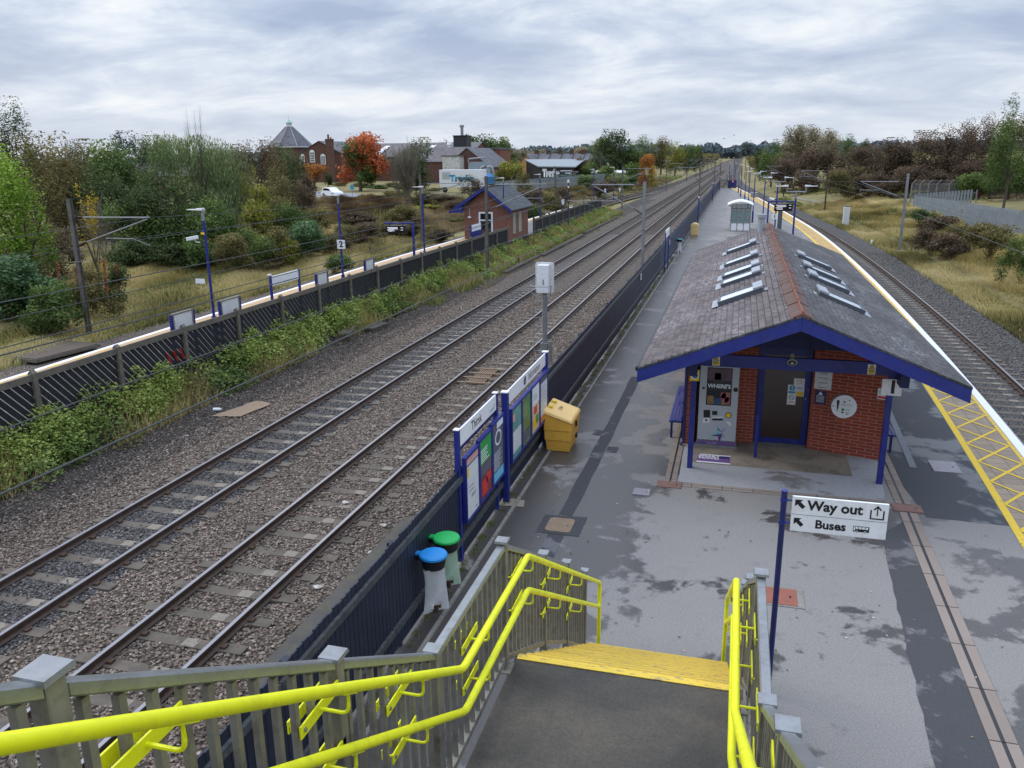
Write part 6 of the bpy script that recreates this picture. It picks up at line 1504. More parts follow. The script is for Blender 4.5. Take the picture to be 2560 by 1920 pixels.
# ------------------------------------------------------------------ distant buildings
def gable_house(name,label,cx,cy,w_,d,ze,zr,wall,roof,rz=0.,along='x',chim=(),win=(),zb=0.,overhang=.3):
    r=thing(name,label,'building',(cx,cy,zb),rz)
    q=MB(); a,b_=w_/2,d/2
    if along=='x': q.prism([(-a,-b_,0),(-a,b_,0),(-a,b_,ze),(-a,0,zr-.15),(-a,-b_,ze)],(w_,0,0))
    else: q.prism([(-a,-b_,0),(a,-b_,0),(a,-b_,ze),(0,-b_,zr-.15),(-a,-b_,ze)],(0,d,0))
    q.build('wall',wall,r)
    q=MB(); o=overhang
    for s_ in (-1,1):
        if along=='x': 
            k=(zr-ze)/b_; e=s_*(b_+o); zz_=zr-k*(b_+o); P=[(-a-o,0,zr),(a+o,0,zr),(a+o,e,zz_),(-a-o,e,zz_)]
        else:
            k=(zr-ze)/a; e=s_*(a+o); zz_=zr-k*(a+o); P=[(0,-b_-o,zr),(0,b_+o,zr),(e,b_+o,zz_),(e,-b_-o,zz_)]
        q.hexa([(p[0],p[1],p[2]-.12) for p in P]+P)
    ro=q.build('roof',roof,r)
    for (x,y,s_,h0,h1) in chim:
        q=MB(); q.box(x-s_,x+s_,y-s_*.6,y+s_*.6,h0,h1); q.box(x-s_-.08,x+s_+.08,y-s_*.6-.08,y+s_*.6+.08,h1-.3,h1-.15)
        for k in range(3): q.cyl((x-s_*.6+s_*.6*k,y),.13,h1,h1+.45,8)
        q.build('chimney',M['brick_far'],r)
    return r
def arch_window(r,x,y,z0,z1,w_,face='y'):
    q=MB(); n=8; pts=[(x-w_/2,y,z0),(x+w_/2,y,z0)]+[(x+w_/2*cos(pi*i/n),y,z1+w_/2*sin(pi*i/n)) for i in range(n+1)]
    q.prism(pts,(0,-.06,0)); f=q.build('window',M['white'],r)
    q=MB()
    for a in (-1,0,1):
        for zz_ in range(4):
            zc=z0+.2+(z1-z0)*.25*zz_; q.box(x+a*w_*.28-w_*.11,x+a*w_*.28+w_*.11,y-.075,y-.065,zc,zc+(z1-z0)*.19)
    q.build('pane',M['glass_dark'],f)
Yw=220.
def W(px,py,Y=Yw): return ony(px,py,Y)
# octagonal roofed works
c=W(727,366,228); oc=thing('octagonal_building','octagonal building with tall slate cone roof and green lantern','building',(c.x,228,0)); n=8; R=7.0
q=MB(); q.tube([(0,0,0),(0,0,c.z)],R*.93,8); q.build('wall',M['brick_far'],oc)
q=MB(); q.tube([(0,0,c.z-.1),(0,0,c.z+5.6)],R,8,r1=1.1); q.build('roof',M['slate_far'],oc)
q=MB(); 
for k in range(8): t_=2*pi*k/8; q.tube([(R*cos(t_)*1.0,R*sin(t_)*1.0,c.z+.0),(1.12*cos(t_),1.12*sin(t_),c.z+5.65)],.09,4)
q.build('hip_flashing',M['lead'],oc); M['verdi']=paint('green_copper','8fb5a8',.6,.1)
q=MB(); q.tube([(0,0,c.z+5.55),(0,0,c.z+6.7)],.85,8); ln=q.build('lantern',M['white_dirty'],oc); q=MB(); q.tube([(0,0,c.z+6.7),(0,0,c.z+7.7)],1.25,8,r1=.08); q.tube([(0,0,c.z+7.7),(0,0,c.z+8.8)],.04,4); q.build('lantern_roof',M['verdi'],oc)
q=MB(); q.tube([(0,0,c.z-.35),(0,0,c.z-.1)],R*1.01,8); q.build('gutter',M['white_dirty'],oc)
# gabled works with arched windows
a=W(748,380); b_=W(852,384); g=gable_house('brick_works','old brown brick works with pointed gable and arched white windows',(a.x+b_.x)/2,Yw+8,b_.x-a.x,16,a.z-.3,W(787,352).z,M['brick_far'],M['slate_far'],0,'y',zb=0)
for px,p0,p1 in ((757,412,386),(782,406,376),(809,411,386)):
    l=W(px,p0); h_=W(px,p1); arch_window(g,l.x-g.location.x,-8.02,l.z,h_.z-.6,1.55)
# long slate roofed hall behind
a=W(790,356,232); b_=W(1290,380,232); hl=gable_house('factory_hall','long slate roofed factory hall with white skylight strips',(a.x+W(1170,360,232).x)/2,245,W(1170,360,232).x-a.x,26,7.0,10.9,M['brick_far'],M['slate_x'],0,'x',overhang=.4)
for px in (858,951,1068):
    u=W(px-6,364,236); q=MB(); q.hexa([(u.x-hl.location.x+dx,yy,zz_) for (dx,yy,zz_) in ((0,-11.5,7.58),(1.6,-11.5,7.58),(1.6,-3.5,9.98),(0,-3.5,9.98),(0,-11.5,7.7),(1.6,-11.5,7.7),(1.6,-3.5,10.1),(0,-3.5,10.1))]); q.build('skylight',M['white'],hl)
ch=thing('brick_chimney','brown brick chimney stack between gable and red maple','chimney',(W(823,345,217).x,217,0)); q=MB(); q.box(-.9,.9,-.7,.7,0,W(823,348,217).z); q.box(-1.0,1.0,-.8,.8,W(823,352,217).z,W(823,350,217).z+.3); q.build('stack',M['brick_far'],ch); q=MB(); q.cyl((-.3,0),.3,W(823,348,217).z,W(823,336,217).z,8); q.cyl((.45,0),.22,W(823,348,217).z,W(823,343,217).z,8); q.build('pot',M['terra'],ch)
# lower sheds, tower and flues
a=W(1060,398,205); b_=W(1145,375,205); gable_house('slate_shed','low brown slate shed joined to the white patched wall',(a.x+b_.x)/2,212,b_.x-a.x+4,14,5.6,9.1,M['brick_far'],M['slate_x'],0,'x')
wp=W(1105,391,200); wq=W(1148,423,200); o=thing('patched_shed','shed with a flaking white patched wall','building',((wp.x+wq.x)/2,203,0)); q=MB(); q.box(-(wq.x-wp.x)/2,(wq.x-wp.x)/2,-2.8,3,2.2,wp.z); q.build('wall',paint('flaking_white_wall','c9c9c4',.8,.1,.8,dirt='5b5551',dirtamt=.8),o); q=MB(); q.box(-(wq.x-wp.x)/2,(wq.x-wp.x)/2,-2.6,3,0,2.19); q.build('lower_wall',M['brick_far'],o); q=MB(); q.box(-(wq.x-wp.x)/2-.3,(wq.x-wp.x)/2+.3,-3,3.2,wp.z+.001,wp.z+.25); q.build('roof',M['slate_x'],o)
a=W(1150,378,214); gable_house('dark_slate_shed','steep dark slate shed below the black tower',W(1180,390,208).x,214,12,20,4.2,8.8,M['brick_far'],M['slate_far'],0,'y')
tw=thing('black_tower','square black clad tower with a silver flue on top','tower',(W(1150,360,222).x,224,0)); hw=1.9; zt=W(1148,341,222).z; q=MB(); q.box(-hw,hw,-2,2,0,zt); q.build('cladding',paint('black_cladding','2b2a30',.6,.2),tw); q=MB(); q.box(-hw-.15,hw+.15,-2.15,2.15,zt,zt+.3); q.build('coping',M['slot'],tw)
q=MB(); q.cyl((0,0),.42,zt+.3,W(1148,318,222).z,12); q.cyl((0,0),.62,W(1148,318,222).z,W(1148,312,222).z,12); q.build('flue',M['galv_cap'],tw,smooth=True)
q=MB(); q.cyl((-3.,-2.),.55,7.5,W(1132,362,222).z,12); q.cyl((-3.,-2.),.8,W(1132,362,222).z,W(1132,355,222).z,12,r1=.6); o=q.build('white_flue',M['white'],tw,smooth=True)
a=W(1172,372,226); b_=W(1250,372,226); rb=thing('flat_brick_block','flat roofed orange brick block with three narrow white windows','building',((a.x+b_.x)/2,231,0)); hw=(b_.x-a.x)/2; q=MB(); q.box(-hw,hw,-5,6,0,a.z-.3); q.build('wall',M['brick_f2'] if 'brick_f2' in M else brickmat('orange_far_brick','8a4f3c','75402f','6b5245',.5,.16,.02),rb); q=MB(); q.box(-hw-.2,hw+.2,-5.2,6.2,a.z-.299,a.z+.25); q.build('parapet',M['slate_x'],rb)
for px in (1225,1234,1242):
    l=W(px,409,226); h_=W(px,386,226); q=MB(); q.box(l.x-rb.location.x-.38,l.x-rb.location.x+.38,-5.08,-5.001,l.z,h_.z); q.build('window',M['white'],rb)
# trailer, blue tank, pipes
a=W(1093,425,150); b_=W(1203,459,150); tr=thing('lorry_trailer','white box trailer with blue lettering behind the bushes','trailer',((a.x+b_.x)/2,151,0)); hw=(b_.x-a.x)/2; q=MB(); q.box(-hw,hw,0,2.4,1.0,a.z); q.build('box_body',M['white'],tr,bevel=.03)
text('Treske',1.55,M['tealp'],tr,frame_mat((.2,-.02,2.6),FX,FZ),bold=.06,sx=1.1)
q=MB()
for k in range(6): q.box(-hw+.6,-hw+2.2,-.015,-.003,3.6-k*.22,3.68-k*.22)
q.build('print_lines',M['slatep'],tr)
for x in (-hw+1,hw-2,hw-1): q=MB(); q.tube([(x,.1,.5),(x,.4,.5)],.5,14); q.build('wheel',M['slot'],tr)
a=W(1215,436,178); tk=thing('blue_tank','round blue tank with a grey bent pipe','tank',(a.x,180,0)); q=MB(); q.cyl((0,0),2.0,0,a.z-.5,18); q.tube([(0,0,a.z-.5),(0,0,a.z+.1)],2.0,18,r1=1.1); q.build('shell',paint('blue_tank_paint','2e6ea8',.5,.15),tk,smooth=True)
q=MB(); q.tube(path_round([(-1.6,0,a.z+.0),(-1.6,0,a.z+1.6),(.8,0,a.z+1.6),(1.2,0,a.z-.2)],.7),.35,10); q.build('bent_pipe',M['galv_dull'],tk,smooth=True)
a=W(1172,404,190); du=thing('extraction_unit','pale blue grey extraction unit box behind the blue tank','machine',(W(1192,412,190).x,192,0)); q=MB(); q.box(-2.3,2.3,-1.4,1.4,1.,a.z-.1); q.build('housing',paint('pale_blue_cladding','8a99a5',.5,.1),du); q=MB(); q.tube(path_round([(-2.2,-1.5,a.z-.3),(-2.2,-1.5,a.z+.6),(2.,-1.5,a.z+.9)],.3),.18,8); q.build('pipe',M['galv_cap'],du)
# black warehouse with white lettering
a=W(1352,417,213); b_=W(1434,418,213); tkz=thing('warehouse','black clad warehouse with big white lettering and grey roof','building',((a.x+b_.x)/2-4,222,0))
xR=b_.x; xM=a.x; yF=213.; 
q=MB(); q.prism([(xM,yF,0),(xR,yF,0),(xR,yF,a.z-.1),(xM,yF,a.z-.1)],(0,.3,0)); q.prism([(xR-.01,yF+.301,0),(xM-8.5,yF+21,0),(xM-8.5,yF+21,5.2),(xR-.01,yF+.301,a.z-.1)],(0,.1,0)); q.prism([(xM-.0,yF+.1,0),(xM-.0,yF+.1,a.z-.1),(xM-9,yF+20,5.3),(xM-9,yF+20,0)],(.2,.05,0))
M['clad']=paint('black_cladding_panels','22292d',.5,.2,.5); q.build('cladding',M['clad'],tkz,world=True)
t=NT('ribbed_grey_roof'); x,y,z=t.xyz(); wv=t.node('ShaderNodeTexWave'); wv.inputs['Scale'].default_value=.5; t.L(t.pos,wv.inputs['Vector']); t.col(t.mix(wv.outputs['Fac'],srgb('6f7a80'),srgb('8b959a'))); t.rough(.5); M['ribroof']=t.m
q=MB(); e=.4; q.hexa([(xM-.6,yF-e,a.z-.1),(xR+.6,yF-e,b_.z-.1),(xR-1,yF+22,5.35),(xM-10,yF+22,5.45)]+[(xM-.6,yF-e,a.z+.15),(xR+.6,yF-e,b_.z+.15),(xR-1,yF+22,5.6),(xM-10,yF+22,5.7)]); q.build('roof',M['ribroof'],tkz,world=True)
T0=tkz.location; text('Treske',2.5,M['white'],tkz,frame_mat((xM+2.7-T0.x,yF-.03-T0.y,2.2),FX,FZ),bold=.08,sx=.62)
q=MB(); q.box(xM+5.2,xR-.4,yF-.04,yF-.01,2.75,2.95); q.box(xM+5.2,xM+7.2,yF-.04,yF-.01,1.55,1.8); q.box(xR-2.2,xR-.6,yF-.04,yF-.01,2.1,2.35); q.box(xR-1.3,xR-1.05,yF-.04,yF-.01,1.1,2.1); q.box(xR-.8,xR-.6,yF-.04,yF-.01,1.1,1.8); q.build('small_lettering',M['white'],tkz,world=True)
q=MB(); q.prism([(xM-2,yF+4.6,0),(xM-5,yF+11.2,0),(xM-5,yF+11.2,3.),(xM-2,yF+4.6,3.)],(0.1,-.2,0)); q.build('shutter',M['sgrey'],tkz,world=True)
# terrace of houses: each house its own thing
px0=1330; 
xs_=[1308,1338,1366,1394,1422,1450,1480]
for k in range(6):
    l=ony(xs_[k],386,300); r_=ony(xs_[k+1],386,300); lb=['terrace house nearest the pale gable, slate roofed','second slate roofed terrace house from the left','third slate roofed terrace house from the left','fourth slate roofed terrace house from the left','fifth slate roofed terrace house, partly behind trees','last slate roofed terrace house beside the big dark tree'][k]
    gable_house('terrace_house',lb,(l.x+r_.x)/2,306+k*1.,r_.x-l.x-.02,11,4.9,7.5-.05*k,M['brick_far'],M['slate_far'],0,'x',chim=[((r_.x-l.x)*.32,0,.75,6.8,8.6)],overhang=.0)['group']='terrace houses'
gh=gable_house('gabled_house','house with pale ochre gable at the left end of the terrace',ony(1316,395,292).x,298,4.6,12,4.6,7.1,paint('ochre_render','b08858',.8,.1),M['slate_far'],0,'y')
gable_house('slate_house','slate roofed house with chimney far behind the green bushes',ony(375,352,128).x,133,16,10,4.,6.3,M['brick_far'],M['slate_x'],0,'x',chim=[(-5,0,.9,5.5,8.6),(3,0,.9,5.5,8.6)])
gable_house('hut','low flat white roofed hut right of the terrace',ony(1420,402,240).x+12,245,14,8,1.8,2.3,M['white_dirty'],M['white_dirty'],0,'x')
# ------------------------------------------------------------------ foliage
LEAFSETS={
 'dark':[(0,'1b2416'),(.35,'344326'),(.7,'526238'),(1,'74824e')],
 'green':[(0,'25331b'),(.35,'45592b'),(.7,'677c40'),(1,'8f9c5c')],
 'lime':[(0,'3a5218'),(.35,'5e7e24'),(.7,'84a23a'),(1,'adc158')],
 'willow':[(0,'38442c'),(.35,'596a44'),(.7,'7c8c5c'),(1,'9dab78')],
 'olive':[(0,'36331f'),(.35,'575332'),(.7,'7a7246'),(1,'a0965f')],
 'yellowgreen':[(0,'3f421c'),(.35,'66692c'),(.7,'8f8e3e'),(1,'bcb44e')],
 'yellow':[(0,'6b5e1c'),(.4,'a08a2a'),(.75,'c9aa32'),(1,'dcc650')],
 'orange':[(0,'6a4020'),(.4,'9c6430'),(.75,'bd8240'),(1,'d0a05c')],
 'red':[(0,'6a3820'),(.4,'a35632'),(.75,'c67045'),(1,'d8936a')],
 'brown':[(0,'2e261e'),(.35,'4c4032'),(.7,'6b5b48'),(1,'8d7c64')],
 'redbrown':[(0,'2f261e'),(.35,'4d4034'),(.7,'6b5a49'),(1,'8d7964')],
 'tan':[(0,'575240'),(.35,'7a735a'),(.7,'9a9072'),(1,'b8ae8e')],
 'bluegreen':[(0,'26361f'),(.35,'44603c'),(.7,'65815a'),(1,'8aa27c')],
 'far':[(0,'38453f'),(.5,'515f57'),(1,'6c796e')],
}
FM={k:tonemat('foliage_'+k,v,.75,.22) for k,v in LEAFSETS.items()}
t=NT('bark'); t.col(t.mix(t.noise(6,4),srgb('3a322a'),srgb('5f574b'))); t.rough(.9); M['bark']=t.m
t=NT('pale_bark'); t.col(t.mix(t.noise(6,4),srgb('655f52'),srgb('8a8371'))); t.rough(.9); M['palebark']=t.m
def crown_arrays(seed,n=5200,leaf=.05,asp=1.5,lobes=14,shape='round',flat=1.,fill=.5,droop=0.,stray=.06):
    r=np.random.default_rng(seed)
    # lobe centres fill an egg of unit radius and unit height
    c=[];R=[]
    for i in range(lobes):
        a=r.uniform(0,2*pi); h=r.uniform(.18,.88) if shape!='column' else r.uniform(.08,.9)
        prof={'round':np.sqrt(max(0,1-((h-.5)/.56)**2)),'cone':1.05-h,'column':.8*np.sqrt(max(.1,1-((h-.5)/.6)**2)),'bush':np.sqrt(max(0,1-(h/1.02)**2)),'vase':.35+.75*h if h<.75 else 1.15*(1-h)+.55}[shape]
        d=prof*np.sqrt(r.uniform(.15,1))*.72; c.append((d*cos(a),d*sin(a),h)); R.append(r.uniform(.2,.40)*(1.1 if shape!='column' else .8))
    c=np.array(c);R=np.array(R)
    pr=R**2/np.sum(R**2); li=r.choice(lobes,n,p=pr)
    v=r.normal(size=(n,3)); v/=np.linalg.norm(v,axis=1)[:,None]
    rad=R[li]*(1-fill*r.random(n)**2.2)
    # lumpy surface
    rad*=1+.22*np.sin(v[:,0]*5+li)+.18*np.sin(v[:,1]*6+li*2)+.15*np.sin(v[:,2]*7+li)
    st=r.random(n)<stray; rad[st]*=r.uniform(1.05,1.45,st.sum())
    P=c[li]+v*rad[:,None]*np.array([1,1,.62*flat]); P[:,2]-=droop*r.random(n)*.2
    P[:,2]=np.clip(P[:,2],.0,1.06); k=P[:,2]>.015; P=P[k]; li=li[k]; v=v[k]; n=len(P)
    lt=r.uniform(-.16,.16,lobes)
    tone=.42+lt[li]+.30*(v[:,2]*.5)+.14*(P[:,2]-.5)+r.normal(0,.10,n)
    L_=leaf*(.5+.9*r.random(n))
    a=r.normal(size=(n,3)); a[:,2]*=.7; a/=np.linalg.norm(a,axis=1)[:,None]; b=np.cross(a,v+.7*r.normal(size=(n,3))); b/=np.maximum(1e-6,np.linalg.norm(b,axis=1))[:,None]
    if droop>0: a=a*.35+np.array([0,0,-1.]); a/=np.linalg.norm(a,axis=1)[:,None]
    A=a*L_[:,None]; B=b*(L_*.55)[:,None]*(.6 if droop>0 else 1.)
    if droop>0: A*=1.5
    q_=np.array([1,1,1/asp]); A=A*q_; B=B*q_
    V=np.stack([P-A,P+B*.9,P+A,P-B*.9],1).reshape(-1,3)
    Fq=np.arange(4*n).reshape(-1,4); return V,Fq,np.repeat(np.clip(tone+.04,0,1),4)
_meshcache={}
def get_crown(kind,var,shape,n,leaf,asp=1.5,**k):
    asp=max(.5,round(asp*2)/2); key=(kind,var,shape,n,leaf,asp,tuple(sorted(k.items())))
    if key not in _meshcache:
        V,Fq,tone=crown_arrays(hash((var,shape))%9999+var*17 if False else 100+var*17+len(shape),n,leaf,asp,shape=shape,**k)
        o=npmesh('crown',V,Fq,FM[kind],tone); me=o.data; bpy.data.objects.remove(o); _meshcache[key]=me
    return _meshcache[key]
_brcache={}
def branch_mesh(seed,depth=4,spread=.6,upright=.5,n0=5,r0=.02,height=1.,twig=1.):
    key=(seed,depth,spread,upright,n0,r0,twig)
    if key in _brcache: return _brcache[key]
    rr_=random.Random(seed); V=[];Fc=[]
    def seg(a,b_,ra,rb):
        d=(b_-a); 
        if d.length<1e-6: return
        d.normalize(); u=d.orthogonal().normalized(); w_=d.cross(u); n=len(V)
        for p,q in ((a,ra),(b_,rb)):
            for k in range(4): t_=pi/2*k; V.append(tuple(p+u*(q*cos(t_))+w_*(q*sin(t_))))
        for k in range(4): Fc.append((n+k,n+(k+1)%4,n+4+(k+1)%4,n+4+k))
    def grow(p,d,L_,r_,lv):
        steps=3; 
        for s_ in range(steps):
            nd=(d+Vector((rr_.uniform(-1,1),rr_.uniform(-1,1),rr_.uniform(-.6,1)))*.16).normalized(); q=p+nd*(L_/steps); seg(p,q,r_*(1-.25*s_/steps),r_*(1-.25*(s_+1)/steps)); p=q; d=nd
            if lv>0 and s_>=0:
                for k in range(2 if lv>1 else 3):
                    side=Vector((rr_.uniform(-1,1),rr_.uniform(-1,1),rr_.uniform(-.1,1)*upright+.15)).normalized()
                    grow(p,(d*(.55+upright*.4)+side*spread).normalized(),L_*rr_.uniform(.5,.72),r_*.48*twig,lv-1)
    for k in range(n0):
        a=2*pi*k/n0+rr_.uniform(-.3,.3); grow(Vector((0,0,.0)) if n0>1 else Vector((0,0,0)),Vector((cos(a)*.35,sin(a)*.35,1)).normalized() if n0>1 else Vector((0,0,1)),.42,r0,depth-1)
    me=bpy.data.meshes.new('limbs'); zs=max(v[2] for v in V); xs=max(max(abs(v[0]),abs(v[1])) for v in V)
    me.from_pydata([(v[0]/xs,v[1]/xs,v[2]/zs) for v in V],[],Fc); me.materials.append(M['bark']); me.update(); _brcache[key]=me; return me
def trunk_mesh(seed):
    key=('t',seed)
    if key in _brcache: return _brcache[key]
    rr_=random.Random(seed); q=MB(); q.tube([(0,0,-.04),(.01,.01,.12),(.02,-.01,.3)],.045,7,r1=.032)
    for k in range(6):
        a=k*pi/3+rr_.uniform(-.3,.3); z0=rr_.uniform(.16,.3); q.tube([(.015,0,z0),(.25*cos(a),.25*sin(a),z0+.2),(.5*cos(a),.5*sin(a),z0+rr_.uniform(.35,.5))],.022,5,r1=.008)
    me=bpy.data.meshes.new('trunk'); me.from_pydata(q.v,[],q.f); me.materials.append(M['bark']); me.update(); _brcache[key]=me; return me
def addmesh(name,me,parent=None,loc=(0,0,0),scale=(1,1,1),rz=0.):
    o=bpy.data.objects.new(name,me); COL.objects.link(o); o.parent=parent; o.location=loc; o.scale=scale; o.rotation_euler=(0,0,rz); return o
VR=random.Random(21)
def tree(px,Yd,ptop,hw,kind,label,name='tree',shape='round',n=5200,leaf=.05,zb=None,zbase_px=None,trunk=True,group=None,depthk=1.,under=.1,**k):
    p=ony(px,ptop,Yd); dist=sqrt(p.x**2+Yd**2+ (EYE-p.z)**2); R=hw*dist/F
    g0=zgf(p.x,Yd) if zb is None else zb
    h=p.z-g0
    var=VR.randrange(5)
    if name in ('shrub',) or not trunk:
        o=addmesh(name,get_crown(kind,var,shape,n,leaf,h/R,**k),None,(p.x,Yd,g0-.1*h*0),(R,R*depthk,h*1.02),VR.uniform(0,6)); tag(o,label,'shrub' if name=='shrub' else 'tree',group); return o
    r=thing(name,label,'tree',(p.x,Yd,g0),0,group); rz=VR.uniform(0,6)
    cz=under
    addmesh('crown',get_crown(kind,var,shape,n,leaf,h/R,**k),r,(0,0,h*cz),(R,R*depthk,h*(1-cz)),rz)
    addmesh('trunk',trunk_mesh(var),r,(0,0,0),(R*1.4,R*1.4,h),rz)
    return r
def bare(px,Yd,ptop,hw,label,kind='tree',seed=3,zb=None,mat='bark',**k):
    p=ony(px,ptop,Yd); dist=sqrt(p.x**2+Yd**2); R=hw*dist/F; g0=zgf(p.x,Yd) if zb is None else zb
    me=branch_mesh(seed,**k); r=thing('bare_tree',label,'tree',(p.x,Yd,g0)); me2=me
    if mat!='bark': me2=me.copy(); me2.materials.clear(); me2.materials.append(M[mat])
    o=addmesh('limbs',me2,r,(0,0,0),(R,R,p.z-g0)); return r
S_='shrub'
# ---- left side, from the left edge inward
tree(18,62,258,52,'dark','tall dark tree top rising above everything at the left edge',n=7000,leaf=.042,fill=.8)
tree(25,33,380,80,'lime','bright lime green tree with drooping leaves at the left edge',n=8000,leaf=.045,under=.22)
tree(112,50,345,75,'olive','tangled olive brown thicket tree behind the lime green tree',n=6000,leaf=.04,fill=.8)
tree(60,66,342,75,'brown','dusky brown thicket behind the lime green tree at the far left',n=6000,leaf=.04,fill=.8)
tree(170,64,362,60,'brown','dark brown bushy tree between thicket and the big green willows',n=6000,leaf=.04,fill=.8)
tree(208,36,442,34,'yellow','slender golden yellow sapling beside the nearest left mast','sapling',shape='column',n=900,leaf=.075,fill=.9,under=.15)
bare(235,47,470,60,'pale leafless branches of a dead shrub behind the golden sapling',seed=5,mat='palebark',depth=4,r0=.007)
tree(55,30.5,650,105,'bluegreen','fresh blue green elder bush at the lower left','shrub',shape='bush',n=7000,leaf=.05,trunk=False,zb=-.9)
tree(125,28.5,715,75,'green','low leafy green bush in front of the blue green elder','shrub',shape='bush',n=5000,leaf=.05,trunk=False,zb=-.9)
tree(30,38,560,80,'olive','olive bramble bush under the lime green tree','shrub',shape='bush',n=5000,leaf=.045,trunk=False)
tree(225,32,655,55,'olive','low tangled bramble bush behind the nearest left mast','shrub',shape='bush',n=5000,leaf=.05,trunk=False,fill=.8)
tree(275,34,668,45,'dark','dark bramble mound right of the nearest left mast','shrub',shape='bush',n=5000,leaf=.05,trunk=False)
tree(295,60,362,105,'green','broad mid green tree left of the grey willow',n=9000,leaf=.035)
tree(255,52,420,80,'dark','dark green tree in front of the broad mid green tree',n=7500,leaf=.036)
tree(385,49,440,105,'dark','large dark green hawthorn at the centre of the left thicket',n=9500,leaf=.034,under=.02)
tree(330,47,500,90,'green','rounded green bush below the broad mid green tree',n=7500,leaf=.036,under=.0)
tree(478,58,352,125,'willow','wide grey green willow left of the first far platform lamp',n=14000,leaf=.026,droop=.12)
tree(560,60,385,80,'willow','smaller grey green willow right of the wide willow',n=8500,leaf=.03,droop=.12)
tree(500,50,500,85,'green','dense green tree below the wide grey green willow',n=8500,leaf=.035,under=.02)
tree(612,62,402,38,'yellowgreen','narrow yellow green birch beside the smaller willow',shape='column',n=5000,leaf=.04,droop=.1)
tree(655,59,505,62,'yellowgreen','yellow flecked bush left of the number 2 lamp',n=5000,leaf=.045,under=.0,trunk=True)
tree(590,53,555,60,'olive','olive green bush below the smaller willow','shrub',shape='bush',n=5000,leaf=.045,trunk=False)
tree(640,84,352,62,'brown','dark brown hawthorn below the octagonal roof',n=6500,leaf=.038,fill=.8)
tree(712,92,378,52,'dark','dark ivy green tree left of the gabled works',n=6000,leaf=.04)
tree(690,72,440,50,'olive','olive and yellow bush below the dark ivy green tree',n=5500,leaf=.04)
tree(748,80,455,42,'brown','russet brown bush left of the car park gap',n=5500,leaf=.04,fill=.8)
tree(765,54,560,72,'bluegreen','blue green bush left of the number 2 lamp base','shrub',shape='bush',n=7500,leaf=.04,trunk=False)
tree(715,52,600,55,'yellowgreen','low yellow green bush in front of the blue green bush','shrub',shape='bush',n=5500,leaf=.045,trunk=False)
tree(848,51,640,45,'green','low green bush right of the number 2 lamp base','shrub',shape='bush',n=4500,leaf=.05,trunk=False)
bare(466,57,262,50,'thin leafless birch top rising above the wide willow',seed=8,depth=4,n0=2,upright=1.2,spread=.35,r0=.004)
bare(694,80,420,30,'thin leafless tree between the brown hawthorn and the dark ivy tree',seed=9,depth=4,n0=3,upright=1.,spread=.4,r0=.006)
tree(318,128,336,55,'far','rounded far tree behind the left thicket, right of the chimneyed house',n=4000)
tree(392,140,336,45,'tan','pale thin far tree behind the wide willow',n=3500,fill=.9)
tree(190,150,357,35,'far','small far dark tree in the dip left of the thicket',n=3500)
tree(545,110,372,35,'redbrown','reddish brown tree behind the smaller willow',n=4500,fill=.8)
# ---- middle distance
tree(782,172,412,38,'orange','orange tree in front of the gabled brick works',n=4500,leaf=.055,under=.2)
tree(816,176,408,17,'dark','narrow dark conifer between orange tree and red maple',shape='column',n=3500,leaf=.06)
r=tree(893,158,337,74,'red','large maple with scarlet top and sides in front of the factory hall',n=6500,leaf=.05,under=.12)
# green heart of the maple
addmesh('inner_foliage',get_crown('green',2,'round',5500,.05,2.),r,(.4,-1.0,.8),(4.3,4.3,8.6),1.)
tree(905,120,502,62,'olive','olive brown bush right of the parked white car','shrub',shape='bush',n=6500,leaf=.045,trunk=False)
tree(960,112,515,60,'brown','rust tinged brown bush between the olive bush and the bare tree','shrub',shape='bush',n=6500,leaf=.04,trunk=False,fill=.85)
tree(985,122,478,45,'olive','olive bush behind the rust tinged brown bush','shrub',shape='bush',n=5500,leaf=.045,trunk=False)
tree(1035,142,352,48,'dark','tall ivy covered tree behind the big bare tree',n=6500,leaf=.045,under=.05)
bare(1010,108,337,62,'big bare many stemmed tree with grey branches',seed=4,depth=4,n0=10,upright=.7,spread=.75,r0=.008,mat='palebark',twig=1.2)
tree(1060,100,512,50,'yellowgreen','yellowish bush below the big bare tree','shrub',shape='bush',n=5500,leaf=.045,trunk=False)
tree(1105,116,488,50,'brown','brown bush below the white box trailer','shrub',shape='bush',n=5500,leaf=.04,trunk=False,fill=.85)
tree(1175,126,440,36,'redbrown','reddish twiggy tree in front of the trailer lettering',n=3500,leaf=.04,fill=1.,stray=.3,under=.2)
tree(1120,90,540,60,'olive','olive scrub left of the small brick waiting room','shrub',shape='bush',n=6500,leaf=.04,trunk=False)
tree(1150,100,505,45,'brown','brown scrub behind the small brick waiting room roof','shrub',shape='bush',n=5500,leaf=.04,trunk=False)
tree(1275,168,406,44,'yellowgreen','round yellow olive tree left of the black warehouse',n=5500,leaf=.05,under=.08)
tree(1335,112,478,45,'brown','brown bush right of the small brick waiting room','shrub',shape='bush',n=5500,leaf=.04,trunk=False,fill=.85)
tree(1378,104,488,45,'olive','olive green bush right of the small brick waiting room','shrub',shape='bush',n=5500,leaf=.045,trunk=False)
tree(1325,92,505,40,'dark','dark scrub touching the small brick waiting room','shrub',shape='bush',n=5000,leaf=.045,trunk=False)
tree(1300,98,492,40,'redbrown','reddish scrub right behind the brick waiting room roof','shrub',shape='bush',n=5000,leaf=.045,trunk=False)
tree(1402,128,470,30,'brown','twiggy brown bush in front of the warehouse corner','shrub',shape='bush',n=4500,leaf=.045,trunk=False)
tree(1505,150,458,35,'redbrown','low reddish bush beyond the far platform fence','shrub',shape='bush',n=4500,leaf=.045,trunk=False)
tree(1200,268,342,62,'dark','broad dark green tree behind the flat brick block, left half',n=7500,leaf=.045,under=.03)
